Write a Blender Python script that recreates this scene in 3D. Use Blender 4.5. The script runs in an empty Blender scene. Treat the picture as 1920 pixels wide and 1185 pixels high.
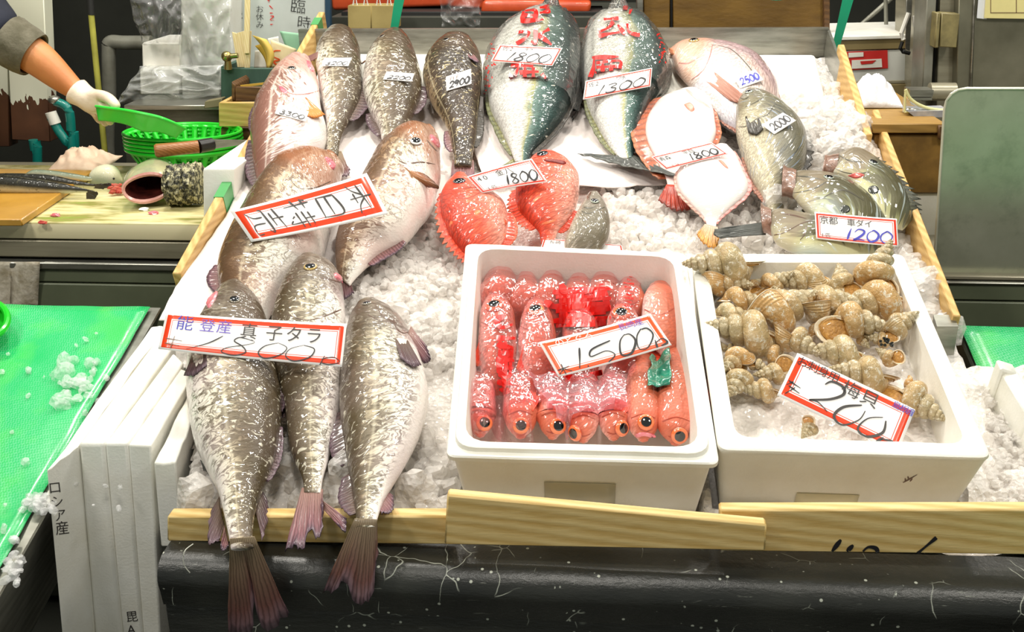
import bpy, bmesh, math, random
import numpy as np
from mathutils import Vector as V, Matrix, noise as mnoise
from mathutils.bvhtree import BVHTree
random.seed(7)
sc = bpy.context.scene
COL = sc.collection
PI = math.pi

# ------------------------------------------------------------------ camera
FPX = 1900.0
CAM = V((0, 0, 1.6))
def _basis(p, psi, roll):
    p, psi, roll = (math.radians(a) for a in (p, psi, roll))
    F = V((-math.sin(psi)*math.cos(p), math.cos(psi)*math.cos(p), -math.sin(p)))
    R = F.cross(V((0, 0, 1))).normalized(); U = R.cross(F)
    return F, R*math.cos(roll)+U*math.sin(roll), -R*math.sin(roll)+U*math.cos(roll)
CF, CR, CU = _basis(22.0, 4.7, -0.7)
cd = bpy.data.cameras.new('camera'); cam = bpy.data.objects.new('camera', cd); COL.objects.link(cam)
cd.sensor_width = 36; cd.lens = FPX/1920*36; cd.clip_start = .02; cd.clip_end = 60
M = Matrix((CR, CU, -CF)).transposed().to_4x4(); M.translation = CAM
cam.matrix_world = M
sc.camera = cam

# ------------------------------------------------------------------ world, lamps, exposure
sc.view_settings.view_transform = 'Standard'; sc.view_settings.look = 'None'
sc.view_settings.exposure = 0.0; sc.view_settings.gamma = 1; sc.view_settings.use_curve_mapping = False
sc.cycles.transparent_max_bounces = 24; sc.cycles.max_bounces = 10
sc.cycles.caustics_reflective = False; sc.cycles.caustics_refractive = False
w = bpy.data.worlds.new('world'); sc.world = w; w.use_nodes = True
w.node_tree.nodes['Background'].inputs[0].default_value = (.86, .9, .82, 1)
w.node_tree.nodes['Background'].inputs[1].default_value = .36
def lamp(x, y, z, power, size, col=(1, .95, .86), aim=None):
    l = bpy.data.lights.new('bulb_or_fill_lamp', 'AREA'); l.shape = 'DISK'; l.size = size; l.energy = power; l.color = col  # one name for the overhead bulbs and the added fill lamps
    o = bpy.data.objects.new('bulb_or_fill_lamp', l); COL.objects.link(o); o.location = (x, y, z)
    d = V(aim or (x, y, 0))-V((x, y, z))
    o.rotation_euler = d.to_track_quat('-Z', 'Y').to_euler()
for x in (-.85, -.05, .75):
    lamp(x, 2.3, 2.65, 11.5, .15, aim=(x*.8, 1.5, .8))
for x in (-.6, .2, 1.0):
    lamp(x, 3.05, 2.7, 5, .15, aim=(x*.7, 1.9, .9))
for x in (-.3, .6):
    lamp(x, 3.8, 2.75, 5, .16, aim=(x*.7, 2.4, 1.0))
lamp(-1.5, 1.9, 2.7, 12, .3, aim=(-1.2, 2.2, .9))
lamp(-1.0, 2.45, 2.9, 9, .25, aim=(-1.0, 2.9, 1.0))  # added fill lamp, brightens the dim foam stacks at the back left
lamp(1.5, 2.2, 2.8, 8, .25, aim=(1.3, 2.2, 1.0))
lamp(0.0, .55, 2.9, 16, .35, aim=(0, 1.3, .8))  # added front fill for the near side of the display
lamp(1.3, .6, 2.6, 15, .35, aim=(1.2, 2.0, .9))  # added fill lamp aimed at the steel plate on the right
lamp(-1.3, .6, 2.6, 15, .35, aim=(-1.2, 2.0, .8))  # added fill lamp lifting the left counter and the foam lids

# ------------------------------------------------------------------ projections from the photo into the place
AL = math.radians(16)
TX, TV, TN = V((1, 0, 0)), V((0, math.cos(AL), math.sin(AL))), V((0, -math.sin(AL), math.cos(AL)))
def ray(px, py): return (CF*FPX+CR*(px-960)-CU*(py-592.5)).normalized()
_r = ray(1090, 60); TP = CAM+_r*(2.64/_r.dot(CF))            # a point of the display's top plane
def hit(px, py, p0, n):
    r = ray(px, py); return CAM+r*((p0-CAM).dot(n)/r.dot(n))
def T(px, py, h=0.0): return hit(px, py, TP+TN*h, TN)        # on the sloping display, h above its board tops
def Yp(px, py, y): return hit(px, py, V((0, y, 0)), V((0, 1, 0)))
def Zp(px, py, z): return hit(px, py, V((0, 0, z)), V((0, 0, 1)))
TO = T(960, 965); TO.x = 0
def uvh(p): d = p-TO; return d.x, d.dot(TV), d.dot(TN)
def L(u, v, h): return TO+TX*u+TV*v+TN*h
def S(px, py, h):                                            # h number: on the display; ('y', v): on an upright plane
    return Yp(px, py, h[1]) if isinstance(h, tuple) else T(px, py, h)
def px_of(p):
    d = p-CAM; z = d.dot(CF); return 960+FPX*d.dot(CR)/z, 592.5-FPX*d.dot(CU)/z

# ------------------------------------------------------------------ materials
def C(s):
    if isinstance(s, str):
        s = s.lstrip('#'); s = [int(s[i:i+2], 16)/255 for i in (0, 2, 4)]
    f = lambda x: x/12.92 if x <= .04045 else ((x+.055)/1.055)**2.4
    return tuple(f(x) for x in s)+(1,)
class G:
    def __init__(s, name):
        s.m = bpy.data.materials.new(name); s.m.use_nodes = True; s.t = s.m.node_tree
        s.b = s.t.nodes['Principled BSDF']; s.out = s.t.nodes['Material Output']
    def a(s, typ, ins=None, out=0, **props):
        n = s.t.nodes.new('ShaderNode'+typ)
        for k, v in props.items(): setattr(n, k, v)
        for k, v in (ins or {}).items(): s.set(n.inputs[k], v)
        return n.outputs[out]
    def set(s, sock, v):
        if isinstance(v, bpy.types.NodeSocket): s.t.links.new(v, sock)
        else: sock.default_value = v
    def p(s, **kw):
        names = dict(col='Base Color', rough='Roughness', metal='Metallic', spec='Specular IOR Level', coat='Coat Weight', crough='Coat Roughness',
                     trans='Transmission Weight', ior='IOR', alpha='Alpha', norm='Normal', sss='Subsurface Weight', sssr='Subsurface Radius', ssss='Subsurface Scale',
                     emit='Emission Color', emits='Emission Strength', cnorm='Coat Normal', sheen='Sheen Weight')
        for k, v in kw.items():
            if k == 'col' and isinstance(v, str): v = C(v)
            s.set(s.b.inputs[names[k]], v)
        return s
    def obj(s): return s.a('TexCoord', out=3)
    def uv(s, n): return s.a('UVMap', uv_map=n)
    def xyz(s, v): n = s.t.nodes.new('ShaderNodeSeparateXYZ'); s.set(n.inputs[0], v); return n.outputs
    def vec(s, x, y, z=0.0): return s.a('CombineXYZ', {0: x, 1: y, 2: z})
    def vmul(s, v, k): return s.a('VectorMath', {0: v, 1: k}, operation='MULTIPLY')
    def noise(s, v, sc_, det=3., rough=.5, dist=0., out=0): return s.a('TexNoise', {'Vector': v, 'Scale': sc_, 'Detail': det, 'Roughness': rough, 'Distortion': dist}, out)
    def vor(s, v, sc_, feat='F1', rnd=1., out=0): return s.a('TexVoronoi', {'Vector': v, 'Scale': sc_, 'Randomness': rnd}, out, feature=feat)
    def math(s, op, a, b=0.0, c=0.0, clamp=False): return s.a('Math', {0: a, 1: b, 2: c}, operation=op, use_clamp=clamp)
    def ramp(s, f, stops, interp='LINEAR'):
        n = s.t.nodes.new('ShaderNodeValToRGB'); s.set(n.inputs[0], f); r = n.color_ramp; r.interpolation = interp
        while len(r.elements) < len(stops): r.elements.new(.5)
        for e, (p, c) in zip(r.elements, stops):
            e.position = p; e.color = C(c) if not isinstance(c, (int, float)) else (c, c, c, 1)
        return n.outputs[0]
    def mix(s, f, a, b, mode='MIX'):
        n = s.t.nodes.new('ShaderNodeMix'); n.data_type = 'RGBA'; n.blend_type = mode; n.clamp_factor = True
        s.set(n.inputs[0], f)
        for i, v in ((6, a), (7, b)): s.set(n.inputs[i], C(v) if isinstance(v, str) else v)
        return n.outputs[2]
    def bump(s, h, st=.3, d=.01): return s.a('Bump', {'Height': h, 'Strength': st, 'Distance': d})
MATS = {}
def simple(name, col, rough=.5, metal=0., col2=None, sc_=12., bump=0., bsc=40., spec=.5, coat=0., stretch=(1, 1, 1), lo=.35, hi=.65, **kw):
    if name in MATS: return MATS[name]
    g = G(name); v = g.vmul(g.obj(), stretch)
    g.p(rough=rough, metal=metal, spec=spec, coat=coat, crough=.08, **kw)
    f = g.noise(v, sc_, 5., .6)
    if col2: g.p(col=g.ramp(f, [(lo, col), (hi, col2)]))
    else: g.p(col=g.mix(g.ramp(f, [(.3, 0.0), (.7, .18)]), col, '#8f8f86', 'MULTIPLY'))
    if bump: g.p(norm=g.bump(g.noise(v, bsc, 4.), bump, .004))
    MATS[name] = g.m; return g.m
def wood(name, c1, c2, axis, rough=.5, sc_=26.):
    if name in MATS: return MATS[name]
    g = G(name); st = [5., 5., 5.]; st[axis] = .55
    v = g.vmul(g.obj(), st)
    ring = g.a('TexWave', {'Vector': v, 'Scale': sc_*.30, 'Distortion': 3., 'Detail': 3., 'Detail Scale': 1.4}, 1, wave_type='BANDS', bands_direction='DIAGONAL')
    f = g.math('ADD', g.math('MULTIPLY', ring, .38), g.math('MULTIPLY', g.noise(v, sc_*2.2, 4., .65), .62))
    kn = g.vor(g.vmul(g.obj(), [2.2 if i != axis else 1. for i in range(3)]), 5.)
    col = g.mix(g.ramp(kn, [(.02, 1.0), (.055, 0.0)]), g.ramp(f, [(.2, c2), (.8, c1)]), '#5a3c1c')
    g.p(col=col, rough=rough, norm=g.bump(f, .25, .002)); MATS[name] = g.m; return g.m

# ------------------------------------------------------------------ objects
def link(name, me, mats, parent=None):
    o = bpy.data.objects.new(name, me); COL.objects.link(o)
    for m in (mats if isinstance(mats, (list, tuple)) else [mats]):
        if m: me.materials.append(m)
    if parent: o.parent = parent
    return o
def tag(o, label, cat, group=None, kind=None):
    if label: o['label'] = label
    if cat: o['category'] = cat
    if group: o['group'] = group
    if kind: o['kind'] = kind
    return o
def struct(o): o['kind'] = 'structure'; return o
def empty(name, loc=(0, 0, 0)):
    o = bpy.data.objects.new(name, None); COL.objects.link(o); o.empty_display_size = .02; return o
def mesh(name, verts, faces, mats, parent=None, uvs=None, smooth=True, mi=None):
    """uvs: {layer: list of per-face lists}"""
    me = bpy.data.meshes.new(name); me.from_pydata([tuple(v) for v in verts], [], faces)
    if uvs:
        for ln, lst in uvs.items():
            l = me.uv_layers.new(name=ln); flat = [c for f in lst for uv in f for c in uv]; l.data.foreach_set('uv', flat)
    if mi: me.polygons.foreach_set('material_index', mi)
    me.polygons.foreach_set('use_smooth', [smooth]*len(me.polygons)); me.update()
    return link(name, me, mats, parent)
class MB:
    """collects shapes into one bmesh"""
    def __init__(s): s.b = bmesh.new()
    def box(s, c, size, rot=None, bev=0., seg=2):
        r = bmesh.ops.create_cube(s.b, size=1.); vs = r['verts']
        m = Matrix.Translation(V(c)) @ (rot.to_4x4() if rot else Matrix()) @ Matrix.Diagonal((*size, 1))
        bmesh.ops.transform(s.b, matrix=m, verts=vs)
        if bev: bmesh.ops.bevel(s.b, geom=list({e for v in vs for e in v.link_edges}), offset=bev, segments=seg, affect='EDGES', profile=.5)
        return s
    def hexa(s, q, bev=0., seg=2):
        """8 corners: bottom 4 then top 4, same winding"""
        v = [s.b.verts.new(p) for p in q]
        fs = [s.b.faces.new([v[i] for i in f]) for f in ((3, 2, 1, 0), (4, 5, 6, 7), (0, 1, 5, 4), (1, 2, 6, 5), (2, 3, 7, 6), (3, 0, 4, 7))]
        if bev: bmesh.ops.bevel(s.b, geom=list({e for f in fs for e in f.edges}), offset=bev, segments=seg, affect='EDGES', profile=.5)
        return s
    def tube(s, pts, r, n=10, cap=True, flat=1.):
        pts = [V(p) for p in pts]; rs = r if isinstance(r, (list, tuple)) else [r]*len(pts)
        rings = []; up = V((0, 0, 1))
        for i, p in enumerate(pts):
            t = (pts[min(i+1, len(pts)-1)]-pts[max(i-1, 0)]).normalized()
            a = t.cross(up if abs(t.z) < .95 else V((0, 1, 0))).normalized(); b = a.cross(t)
            rings.append([s.b.verts.new(p+(a*math.cos(k*2*PI/n)+b*math.sin(k*2*PI/n)*flat)*rs[i]) for k in range(n)])
        for i in range(len(rings)-1):
            for k in range(n): s.b.faces.new((rings[i][k], rings[i][(k+1) % n], rings[i+1][(k+1) % n], rings[i+1][k]))
        if cap: s.b.faces.new(rings[0][::-1]); s.b.faces.new(rings[-1])
        return s
    def grid(s, g):
        vs = [[s.b.verts.new(p) for p in r] for r in g]
        for i in range(len(g)-1):
            for j in range(len(g[0])-1): s.b.faces.new((vs[i][j], vs[i][j+1], vs[i+1][j+1], vs[i+1][j]))
        return s
    def ball(s, c, r, scale=(1, 1, 1), sub=2, jit=0., rot=None):
        res = bmesh.ops.create_icosphere(s.b, subdivisions=sub, radius=r)
        for v in res['verts']:
            q = V((v.co.x*scale[0], v.co.y*scale[1], v.co.z*scale[2]))
            if jit: q *= 1+jit*mnoise.noise(q*(2.2/r)+V(c)*9)
            if rot: q = rot @ q
            v.co = V(c)+q
        return s
    def build(s, name, mats, parent=None, smooth=True, weld=0.):
        if weld: bmesh.ops.remove_doubles(s.b, verts=s.b.verts, dist=weld)
        bmesh.ops.recalc_face_normals(s.b, faces=s.b.faces)
        me = bpy.data.meshes.new(name); s.b.to_mesh(me); s.b.free()
        me.polygons.foreach_set('use_smooth', [smooth]*len(me.polygons))
        if smooth:
            me.update()
            try: me.set_sharp_from_angle(angle=math.radians(40))
            except Exception: pass
        return link(name, me, mats, parent)
def catmull(pts, n):
    """pts: list of tuples; n samples through them"""
    a = np.array(pts, float); k = len(a); out = []
    for i in range(n):
        t = i/(n-1)*(k-1); j = min(int(t), k-2); f = t-j
        p0, p1, p2, p3 = a[max(j-1, 0)], a[j], a[j+1], a[min(j+2, k-1)]
        out.append(.5*((2*p1)+(p2-p0)*f+(2*p0-5*p1+4*p2-p3)*f*f+(3*p1-p0-3*p2+p3)*f**3))
    return out
def vcat(pts, n): return [V(p) for p in catmull([tuple(p) for p in pts], n)]
def sheet(name, grid, thick, mats, parent=None, smooth=True, uvn='tone'):
    """closed thin slab over a grid of points"""
    n, m = len(grid), len(grid[0]); top = []; bot = []
    for i in range(n):
        for j in range(m):
            du = grid[min(i+1, n-1)][j]-grid[max(i-1, 0)][j]; dv = grid[i][min(j+1, m-1)]-grid[i][max(j-1, 0)]
            nn = du.cross(dv); nn = nn.normalized() if nn.length > 1e-12 else TN
            top.append(grid[i][j]+nn*thick*.5); bot.append(grid[i][j]-nn*thick*.5)
    vs = top+bot; N = n*m; F = []; U = []
    uv = lambda i, j: (j/(m-1), i/(n-1))
    for i in range(n-1):
        for j in range(m-1):
            a, b, c, d = i*m+j, (i+1)*m+j, (i+1)*m+j+1, i*m+j+1
            q = [uv(i, j), uv(i+1, j), uv(i+1, j+1), uv(i, j+1)]
            F.append((a, b, c, d)); U.append(q); F.append((N+d, N+c, N+b, N+a)); U.append(q[::-1])
    def wall(seq):
        for (i, j), (k, l) in zip(seq, seq[1:]):
            F.append((i*m+j, N+i*m+j, N+k*m+l, k*m+l)[::-1]); U.append([uv(k, l), uv(k, l), uv(i, j), uv(i, j)])
    wall([(i, 0) for i in range(n-1, -1, -1)]+[(0, j) for j in range(1, m)]+[(i, m-1) for i in range(1, n)]+[(n-1, j) for j in range(m-2, -1, -1)])
    return mesh(name, vs, F, mats, parent, {uvn: U}, smooth)
def fbm(p, o=3, h=.5):
    s = 0; a = 1
    for _ in range(o): s += a*mnoise.noise(p); p = p*2.03; a *= h
    return s
def ribbon(pts, w, n=None, taper=.45):
    n = n or max(6, len(pts)*5); P = catmull(pts, n); vs = []; fs = []
    for i in range(n):
        d = P[min(i+1, n-1)]-P[max(i-1, 0)]; l = math.hypot(d[0], d[1]) or 1; f = i/(n-1)
        ww = w*.5*(1-taper*abs(2*f-1)**3)*(.8+.3*math.sin(f*5+pts[0][0]*9)); nx, ny = -d[1]/l*ww, d[0]/l*ww
        vs += [(P[i][0]+nx, P[i][1]+ny), (P[i][0]-nx, P[i][1]-ny)]
        if i: a = 2*i; fs.append((a-2, a, a+1, a-1))
    return vs, fs
# ------------------------------------------------------------------ common materials
M_foam = simple('foam', '#f4f3ec', .55, col2='#e9e6da', sc_=9, bump=.12, bsc=260, sss=.0)
M_foamd = simple('foam_tape', '#cfc9b2', .3)
M_steel = simple('steel', '#b9b8ae', .32, .85, col2='#8d8c82', sc_=7, stretch=(1, 1, 8))
M_steeld = simple('steel_dark', '#6d6d60', .38, .7, col2='#4a4a40', sc_=6, stretch=(1, 1, 5))
M_pine = wood('pine_across', '#e6cb8e', '#c4a05a', 0, .5)
M_pined = wood('pine_along', '#dcb878', '#b98e4c', 1, .55)
M_black = simple('black_wood', '#141513', .7)
M_tape = simple('green_tape', '#4f9e5c', .35)
M_dark = simple('dark_paint', '#3f4136', .7, col2='#2c2d25', sc_=3)

# ------------------------------------------------------------------ room
def plane_obj(name, q, m): return struct(mesh(name, q, [(0, 1, 2, 3)], m, smooth=False))
plane_obj('floor', [(-4, -1, 0), (4, -1, 0), (4, 5, 0), (-4, 5, 0)], simple('wet_concrete', '#55564f', .25, bump=.1))
plane_obj('wall_back', [(-4, 4.6, 0), (4, 4.6, 0), (4, 4.6, 3.4), (-4, 4.6, 3.4)], simple('dark_wall', '#34352d', .8, col2='#25261f', sc_=2))
plane_obj('wall_left', [(-3.4, -1, 0), (-3.4, 4.6, 0), (-3.4, 4.6, 3.4), (-3.4, -1, 3.4)], simple('wall_grime', '#4c4d43', .8, col2='#33342c', sc_=2))
plane_obj('wall_right', [(3.4, 4.6, 0), (3.4, -1, 0), (3.4, -1, 3.4), (3.4, 4.6, 3.4)], simple('wall_grime', '#4c4d43', .8))

# ------------------------------------------------------------------ display stand
UL, UR = -.735, .622
VB = uvh(T(1090, 58))[1]
YB = T(500, 965, 0).y                                         # plane of the front boards
stand = empty('display_stand', L(0, .8, -.3))
tag(stand, 'large sloping fish display stand with steel rim and black front skirt, heaped with ice', 'display stand')
def child(o, p): o.parent = p; o.matrix_parent_inverse = p.matrix_world.inverted(); return o
def E_build(mb, name, m, parent, **k):
    o = mb.build(name, m, None, **k); o.parent = parent; o.matrix_parent_inverse = Matrix.Translation(-parent.location); return o
b = MB()
VS = uvh(T(330, 640))[1]; UF = uvh(T(318, 965))[0]
for ua, va, vb_ in ((UL, VS+.03, VB+.01), (UF, .012, VS+.03)):
    q = [L(ua, va, -.14), L(UR+.02, va, -.14), L(UR+.02, vb_, -.14), L(ua, vb_, -.14)]
    b.hexa([p-TN*.06 for p in q]+q)
for u in (UF+.05, UR-.03):
    for v in (.1, VB-.1):
        p = L(u, v, -.2); b.box((p.x, p.y, p.z/2), (.06, .06, p.z))
E_build(b, 'tray_base', M_steeld, stand, smooth=False)
# steel back rim and the right-hand return
pb0, pb1 = T(560, 53), T(1556, 55)
b = MB(); yb = (pb0.y+pb1.y)/2+.005
b.box(((pb0.x+pb1.x)/2, yb, pb1.z-.085), (pb1.x-pb0.x, .006, .17))
b.box(((pb0.x+pb1.x)/2, yb+.006, pb1.z), (pb1.x-pb0.x, .02, .006))
q = [T(1552, 58), T(1556, 55), T(1592, 150), T(1588, 152)]
b.hexa([p-TN*.16 for p in q]+q)
E_build(b, 'steel_rim', M_steel, stand, smooth=False)
# black skirt with a rounded front roll
zt = Yp(400, 1016, YB).z
prof = [(YB+.03, zt), (YB-.012, zt)]
for k in range(9):
    a = PI/2-k/8*PI*.62; prof.append((YB-.028-.030*math.cos(a)*1., zt-.030+.030*math.sin(a)))
prof += [(YB-.052, zt-.068), (YB-.045, zt-.073), (YB-.046, zt-.09), (YB-.050, zt-.2), (YB-.052, zt-.5), (YB+.03, zt-.5)]
xl = Yp(290, 1030, YB-.05).x; xs = [xl+i*(1.25-xl)/60 for i in range(61)]
b = MB(); rows = []
for x in xs:
    rows.append([V((x, y+.002*mnoise.noise(V((x*5, z*14, 2))), z+.0015*mnoise.noise(V((x*9, y*9, 5))))) for y, z in prof])
b.grid(rows)
for r in (rows[0], rows[-1]): b.b.faces.new([b.b.verts.new(p) for p in r])
def skirt_mat():
    g = G('black_skirt'); o = g.obj()
    dn = g.noise(o, 9, 3, .6, out=1); warp = g.a('VectorMath', {0: o, 1: g.vmul(dn, (.05, .05, .05))}, operation='ADD')
    cr = g.vor(g.vmul(warp, (1, 1, .8)), 17, 'DISTANCE_TO_EDGE')
    crack = g.math('MULTIPLY', g.ramp(cr, [(.0, 1.0), (.012, 0.0)]), g.ramp(g.noise(o, 13, 2), [(.54, 0.0), (.60, 1.0)]))
    hor = g.noise(g.vmul(o, (6, 1, 70)), 3, 4, .7)
    crack2 = g.math('MULTIPLY', g.ramp(hor, [(.66, 0.0), (.70, 1.0)]), .25)
    fl = g.math('MULTIPLY', g.ramp(g.vor(o, 60), [(.10, 1.0), (.15, 0.0)]), g.ramp(g.noise(o, 31, 1), [(.50, 0.0), (.52, 1.0)]))
    m = g.math('MAXIMUM', g.math('MAXIMUM', crack, fl), crack2)
    g.p(col=g.mix(m, g.ramp(g.noise(o, 8, 4), [(.3, '#1b1c1a'), (.7, '#30312c')]), '#b9bdb0'), rough=.36, spec=.6, norm=g.bump(g.noise(g.vmul(o, (1, 1, 4)), 30, 5, .7), .35, .004))
    return g.m
E_build(b, 'front_skirt', skirt_mat(), stand, weld=1e-5)
# nylon thread hanging over the skirt, stays on it
# front boards
def board(name, TLp, TRp, BRp, BLp, y, th, m, label, group='pine boards edging the display'):
    q = [Yp(*BLp, y), Yp(*BRp, y), Yp(*TRp, y), Yp(*TLp, y)]; d = V((0, th, 0))
    o = MB().hexa(q+[p+d for p in q], .0025, 1).build(name, m, smooth=True); return tag(o, label, 'board', group)
board('pine_board', (313, 968), (850, 968), (850, 1022), (313, 1016), YB, .022, M_pine, 'low pine board along the display front under the hanging cod tails')
BD2 = board('pine_board', (838, 928), (1438, 984), (1435, 1034), (833, 1022), YB-.026, .018, M_pine, 'sloping pine board in front of the foam box of red fish')
BD3 = board('pine_board', (1350, 956), (1990, 955), (1990, 1042), (1350, 1034), YB-.003, .02, M_pine, 'long pine board with black marker strokes in front of the whelk box')
# side boards
def plank(pa, pb, hh, th, label, tapes=(), lo=None):
    """a plank on edge from pa to pb (points of its top edge), hh high, th thick towards +x"""
    root = empty('pine_board', pa); tag(root, label, 'board', 'pine boards edging the display')
    d = (pb-pa); n = TX*th
    def seg(t0, t1, grow):
        A, B_ = pa+d*t0, pa+d*t1; g = TX*grow; t = TN*grow
        q = [A-TN*hh-g, B_-TN*hh-g, B_-TN*hh+n+g, A-TN*hh+n+g, A-g+t, B_-g+t, B_+n+g+t, A+n+g+t]
        return q
    o = MB().hexa(seg(0, 1, 0), .002, 1); E_build(o, 'plank', M_pined, root)
    for t0, t1 in tapes: E_build(MB().hexa(seg(t0, t1, .0012)), 'tape', M_tape, root, smooth=False)
    return root
PA, PB_ = T(597, 22, .0), T(322, 512, 0)
plank(PA, PB_, .10, .018, 'long pine plank with green tape along the left side of the display', [(.035, .075), (.30, .335), (.735, .79)])
plank(T(1571, 83, .02), T(1622, 252, .012), .15, .016, 'short worn pine plank at the upper right of the display')
plank(T(1636, 205, .0), T(1786, 592, 0), .13, .014, 'long thin pine plank along the lower right side of the display')
# grey end post of the right side
e0 = T(1783, 598, 0)
b = MB()
q0 = [T(1757, 612, -.01), T(1797, 612, -.01), T(1788, 590, -.01), T(1750, 590, -.01)]
b.hexa([p-V((0, 0, .12)) for p in q0]+q0)
E_build(b, 'end_plate', M_steel, stand, smooth=False)

# ------------------------------------------------------------------ foam boxes
def ring(quad, inset, r, k=6):
    """rounded inset outline of a quad given in (u,v), counter-clockwise"""
    n = 4; L_ = []
    q = [V((p[0], p[1])) for p in quad]
    for i in range(n):
        a, c = q[i], q[(i+1) % n]; d = (c-a).normalized(); nn = V((-d.y, d.x)); L_.append((a+nn*inset, d))
    out = []; cs = []
    for i in range(n):
        (p1, d1), (p2, d2) = L_[i-1], L_[i]
        den = d1.x*d2.y-d1.y*d2.x; t = ((p2.x-p1.x)*d2.y-(p2.y-p1.y)*d2.x)/den; cs.append(p1+d1*t)
    for i in range(n):
        p = cs[i]; a = (cs[i-1]-p).normalized(); c = (cs[(i+1) % n]-p).normalized()
        for j in range(k):
            t = j/(k-1); out.append((p+a*r)*(1-t)**2+p*2*t*(1-t)+(p+c*r)*t*t)
    # refine the straight runs
    res = []
    for i in range(len(out)):
        a, c = out[i], out[(i+1) % len(out)]; res.append(a)
        if (c-a).length > .05:
            for s_ in range(1, 8): res.append(a+(c-a)*s_/8)
    return res
def foam_box(name, label, px, htop, hbot, layers, m, nicks=()):
    """px: rim corners front-left, front-right, back-right, back-left; layers: (inset, height, corner radius)"""
    quad = [uvh(T(*p, htop))[:2] for p in px]
    rings = [[L(p.x, p.y, h) for p in ring(quad, ins, r)] for ins, h, r in layers]
    n = min(len(r) for r in rings)
    b = MB(); vs = []
    for ri, r in enumerate(rings):
        row = []
        for p in r:
            j = fbm(p*40, 2)*.0007; row.append(b.b.verts.new(p+TN*j))
        vs.append(row)
    for a, c in zip(vs, vs[1:]):
        N = len(a)
        for i in range(N): b.b.faces.new((a[i], a[(i+1) % N], c[(i+1) % N], c[i]))
    b.b.faces.new(vs[0][::-1]); b.b.faces.new(vs[-1])
    o = b.build(name, m, smooth=True); return o, quad
B1_PX = [(836, 852), (1350, 866), (1286, 470), (873, 452)]
H1 = .060
lay1 = [(.022, -.10, .012), (.008, .035, .014), (.004, .046, .014), (0, .0475, .014), (0, .054, .014), (.002, .056, .014), (.010, .056, .03), (.0115, .0625, .03), (.013, .0635, .03), (.022, .0635, .035), (.024, .062, .035), (.034, -.062, .03)]
box1 = empty('foam_box', L(.1, .3, -.08)); tag(box1, 'white foam box holding red fish in pink bags, second from the right at the front', 'box')
o, Q1 = foam_box('body', '', B1_PX, H1, -.1, lay1, M_foam); child(o, box1)
o.parent = box1; o.matrix_parent_inverse = Matrix.Translation(-box1.location)
B2_PX = [(1347, 842), (1862, 858), (1694, 474), (1295, 474)]
H2 = .058
lay2 = [(.02, -.10, .014), (.002, .045, .016), (0, .052, .016), (.001, .056, .016), (.004, .058, .016), (.022, .058, .02), (.026, .056, .024), (.038, -.06, .024)]
box2 = empty('foam_box', L(.45, .3, -.08)); tag(box2, 'white foam box full of whelk shells on ice, at the right front of the display', 'box')
o, Q2 = foam_box('body', '', B2_PX, H2, -.1, lay2, M_foam); o.parent = box2; o.matrix_parent_inverse = Matrix.Translation(-box2.location)
# tape on the box fronts
def frontpatch(parent, quad, hrange, f0, f1, name, m, lay):
    """patch lying on the front wall of a box"""
    a, c = V(quad[0]), V(quad[1]); d = c-a; nn = V((-d.y, d.x)).normalized(); g = []
    for h in hrange:
        row = []
        for k in range(7):
            t = f0+(f1-f0)*k/6; ins = lay[0][0]+(lay[1][0]-lay[0][0])*(h-lay[0][1])/(lay[1][1]-lay[0][1])-.0012
            p = a+d*t+nn*ins; row.append(L(p.x, p.y, h))
        g.append(row)
    o = sheet(name, g, .0006, m); o.parent = parent; o.matrix_parent_inverse = Matrix.Translation(-parent.location); return o
frontpatch(box1, Q1, (-.09, -.05, .0), .36, .63, 'tape_patch', M_foamd, lay1)
frontpatch(box2, Q2, (-.09, -.06, -.035), .33, .57, 'tape_patch', simple('tape_pale', '#e2d7b4', .35), lay2)

# ------------------------------------------------------------------ ice
def inquad(u, v, quad, grow):
    for i in range(4):
        a, c = quad[i], quad[(i+1) % 4]; dx, dy = c[0]-a[0], c[1]-a[1]; l = math.hypot(dx, dy)
        if (-dy*(u-a[0])+dx*(v-a[1]))/l < -grow: return False
    return True
def gauss(u, v, c, r): return math.exp(-((u-c[0])**2+(v-c[1])**2)/r**2)
heap = [(uvh(T(*p))[:2], r, a) for p, r, a in (((1530, 215), .11, .05), ((1565, 270), .12, .05), ((1320, 380), .09, .018), ((740, 520), .10, .02), ((1180, 430), .07, .01),
        ((1730, 520), .06, .03), ((560, 250), .2, .012), ((1000, 150), .25, .012), ((360, 900), .05, .012))]
def ice_h(u, v):
    if inquad(u, v, Q1, .012-.02) or inquad(u, v, Q2, .012-.02): return -.13
    h = -.062+sum(a*gauss(u, v, c, r) for c, r, a in heap)
    h += .010*fbm(V((u*9, v*9, 3)), 2)
    d, pts = mnoise.voronoi(V((u*38, v*38, .5))); h += .010*(.45-d[0])
    d, pts = mnoise.voronoi(V((u*85+3, v*85, 1.5))); h += .004*(.45-d[0])
    return h
def ice_mat(name, tr, col='#eef0ee', rough=.16):
    g = G(name); o = g.obj()
    n1 = g.noise(o, 60, 4, .6); n2 = g.vor(o, 130)
    g.p(col=col, rough=rough, alpha=1-tr*.78, ior=1.31, spec=.5, norm=g.bump(g.math('ADD', n1, n2), .5, .006), coat=.3, crough=.04)
    return g.m
M_icebed = ice_mat('ice_bed', .12, '#f6f0ea', .22)
M_ice = ice_mat('ice_chunks', .70, '#fcf7f2', .07)
_ua, _va = uvh(T(362, 690))[:2]; _ub, _vb = uvh(T(330, 960))[:2]
def ULEFT(v): return _ub+(_ua-_ub)*(v-_vb)/(_va-_vb)-.006
_pa, _pb = uvh(PA), uvh(PB_)
def PLU(v): return _pb[0]+(_pa[0]-_pb[0])*(v-_pb[1])/(_pa[1]-_pb[1])+.012
nu, nv = 230, 290; vs = []; fs = []
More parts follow.
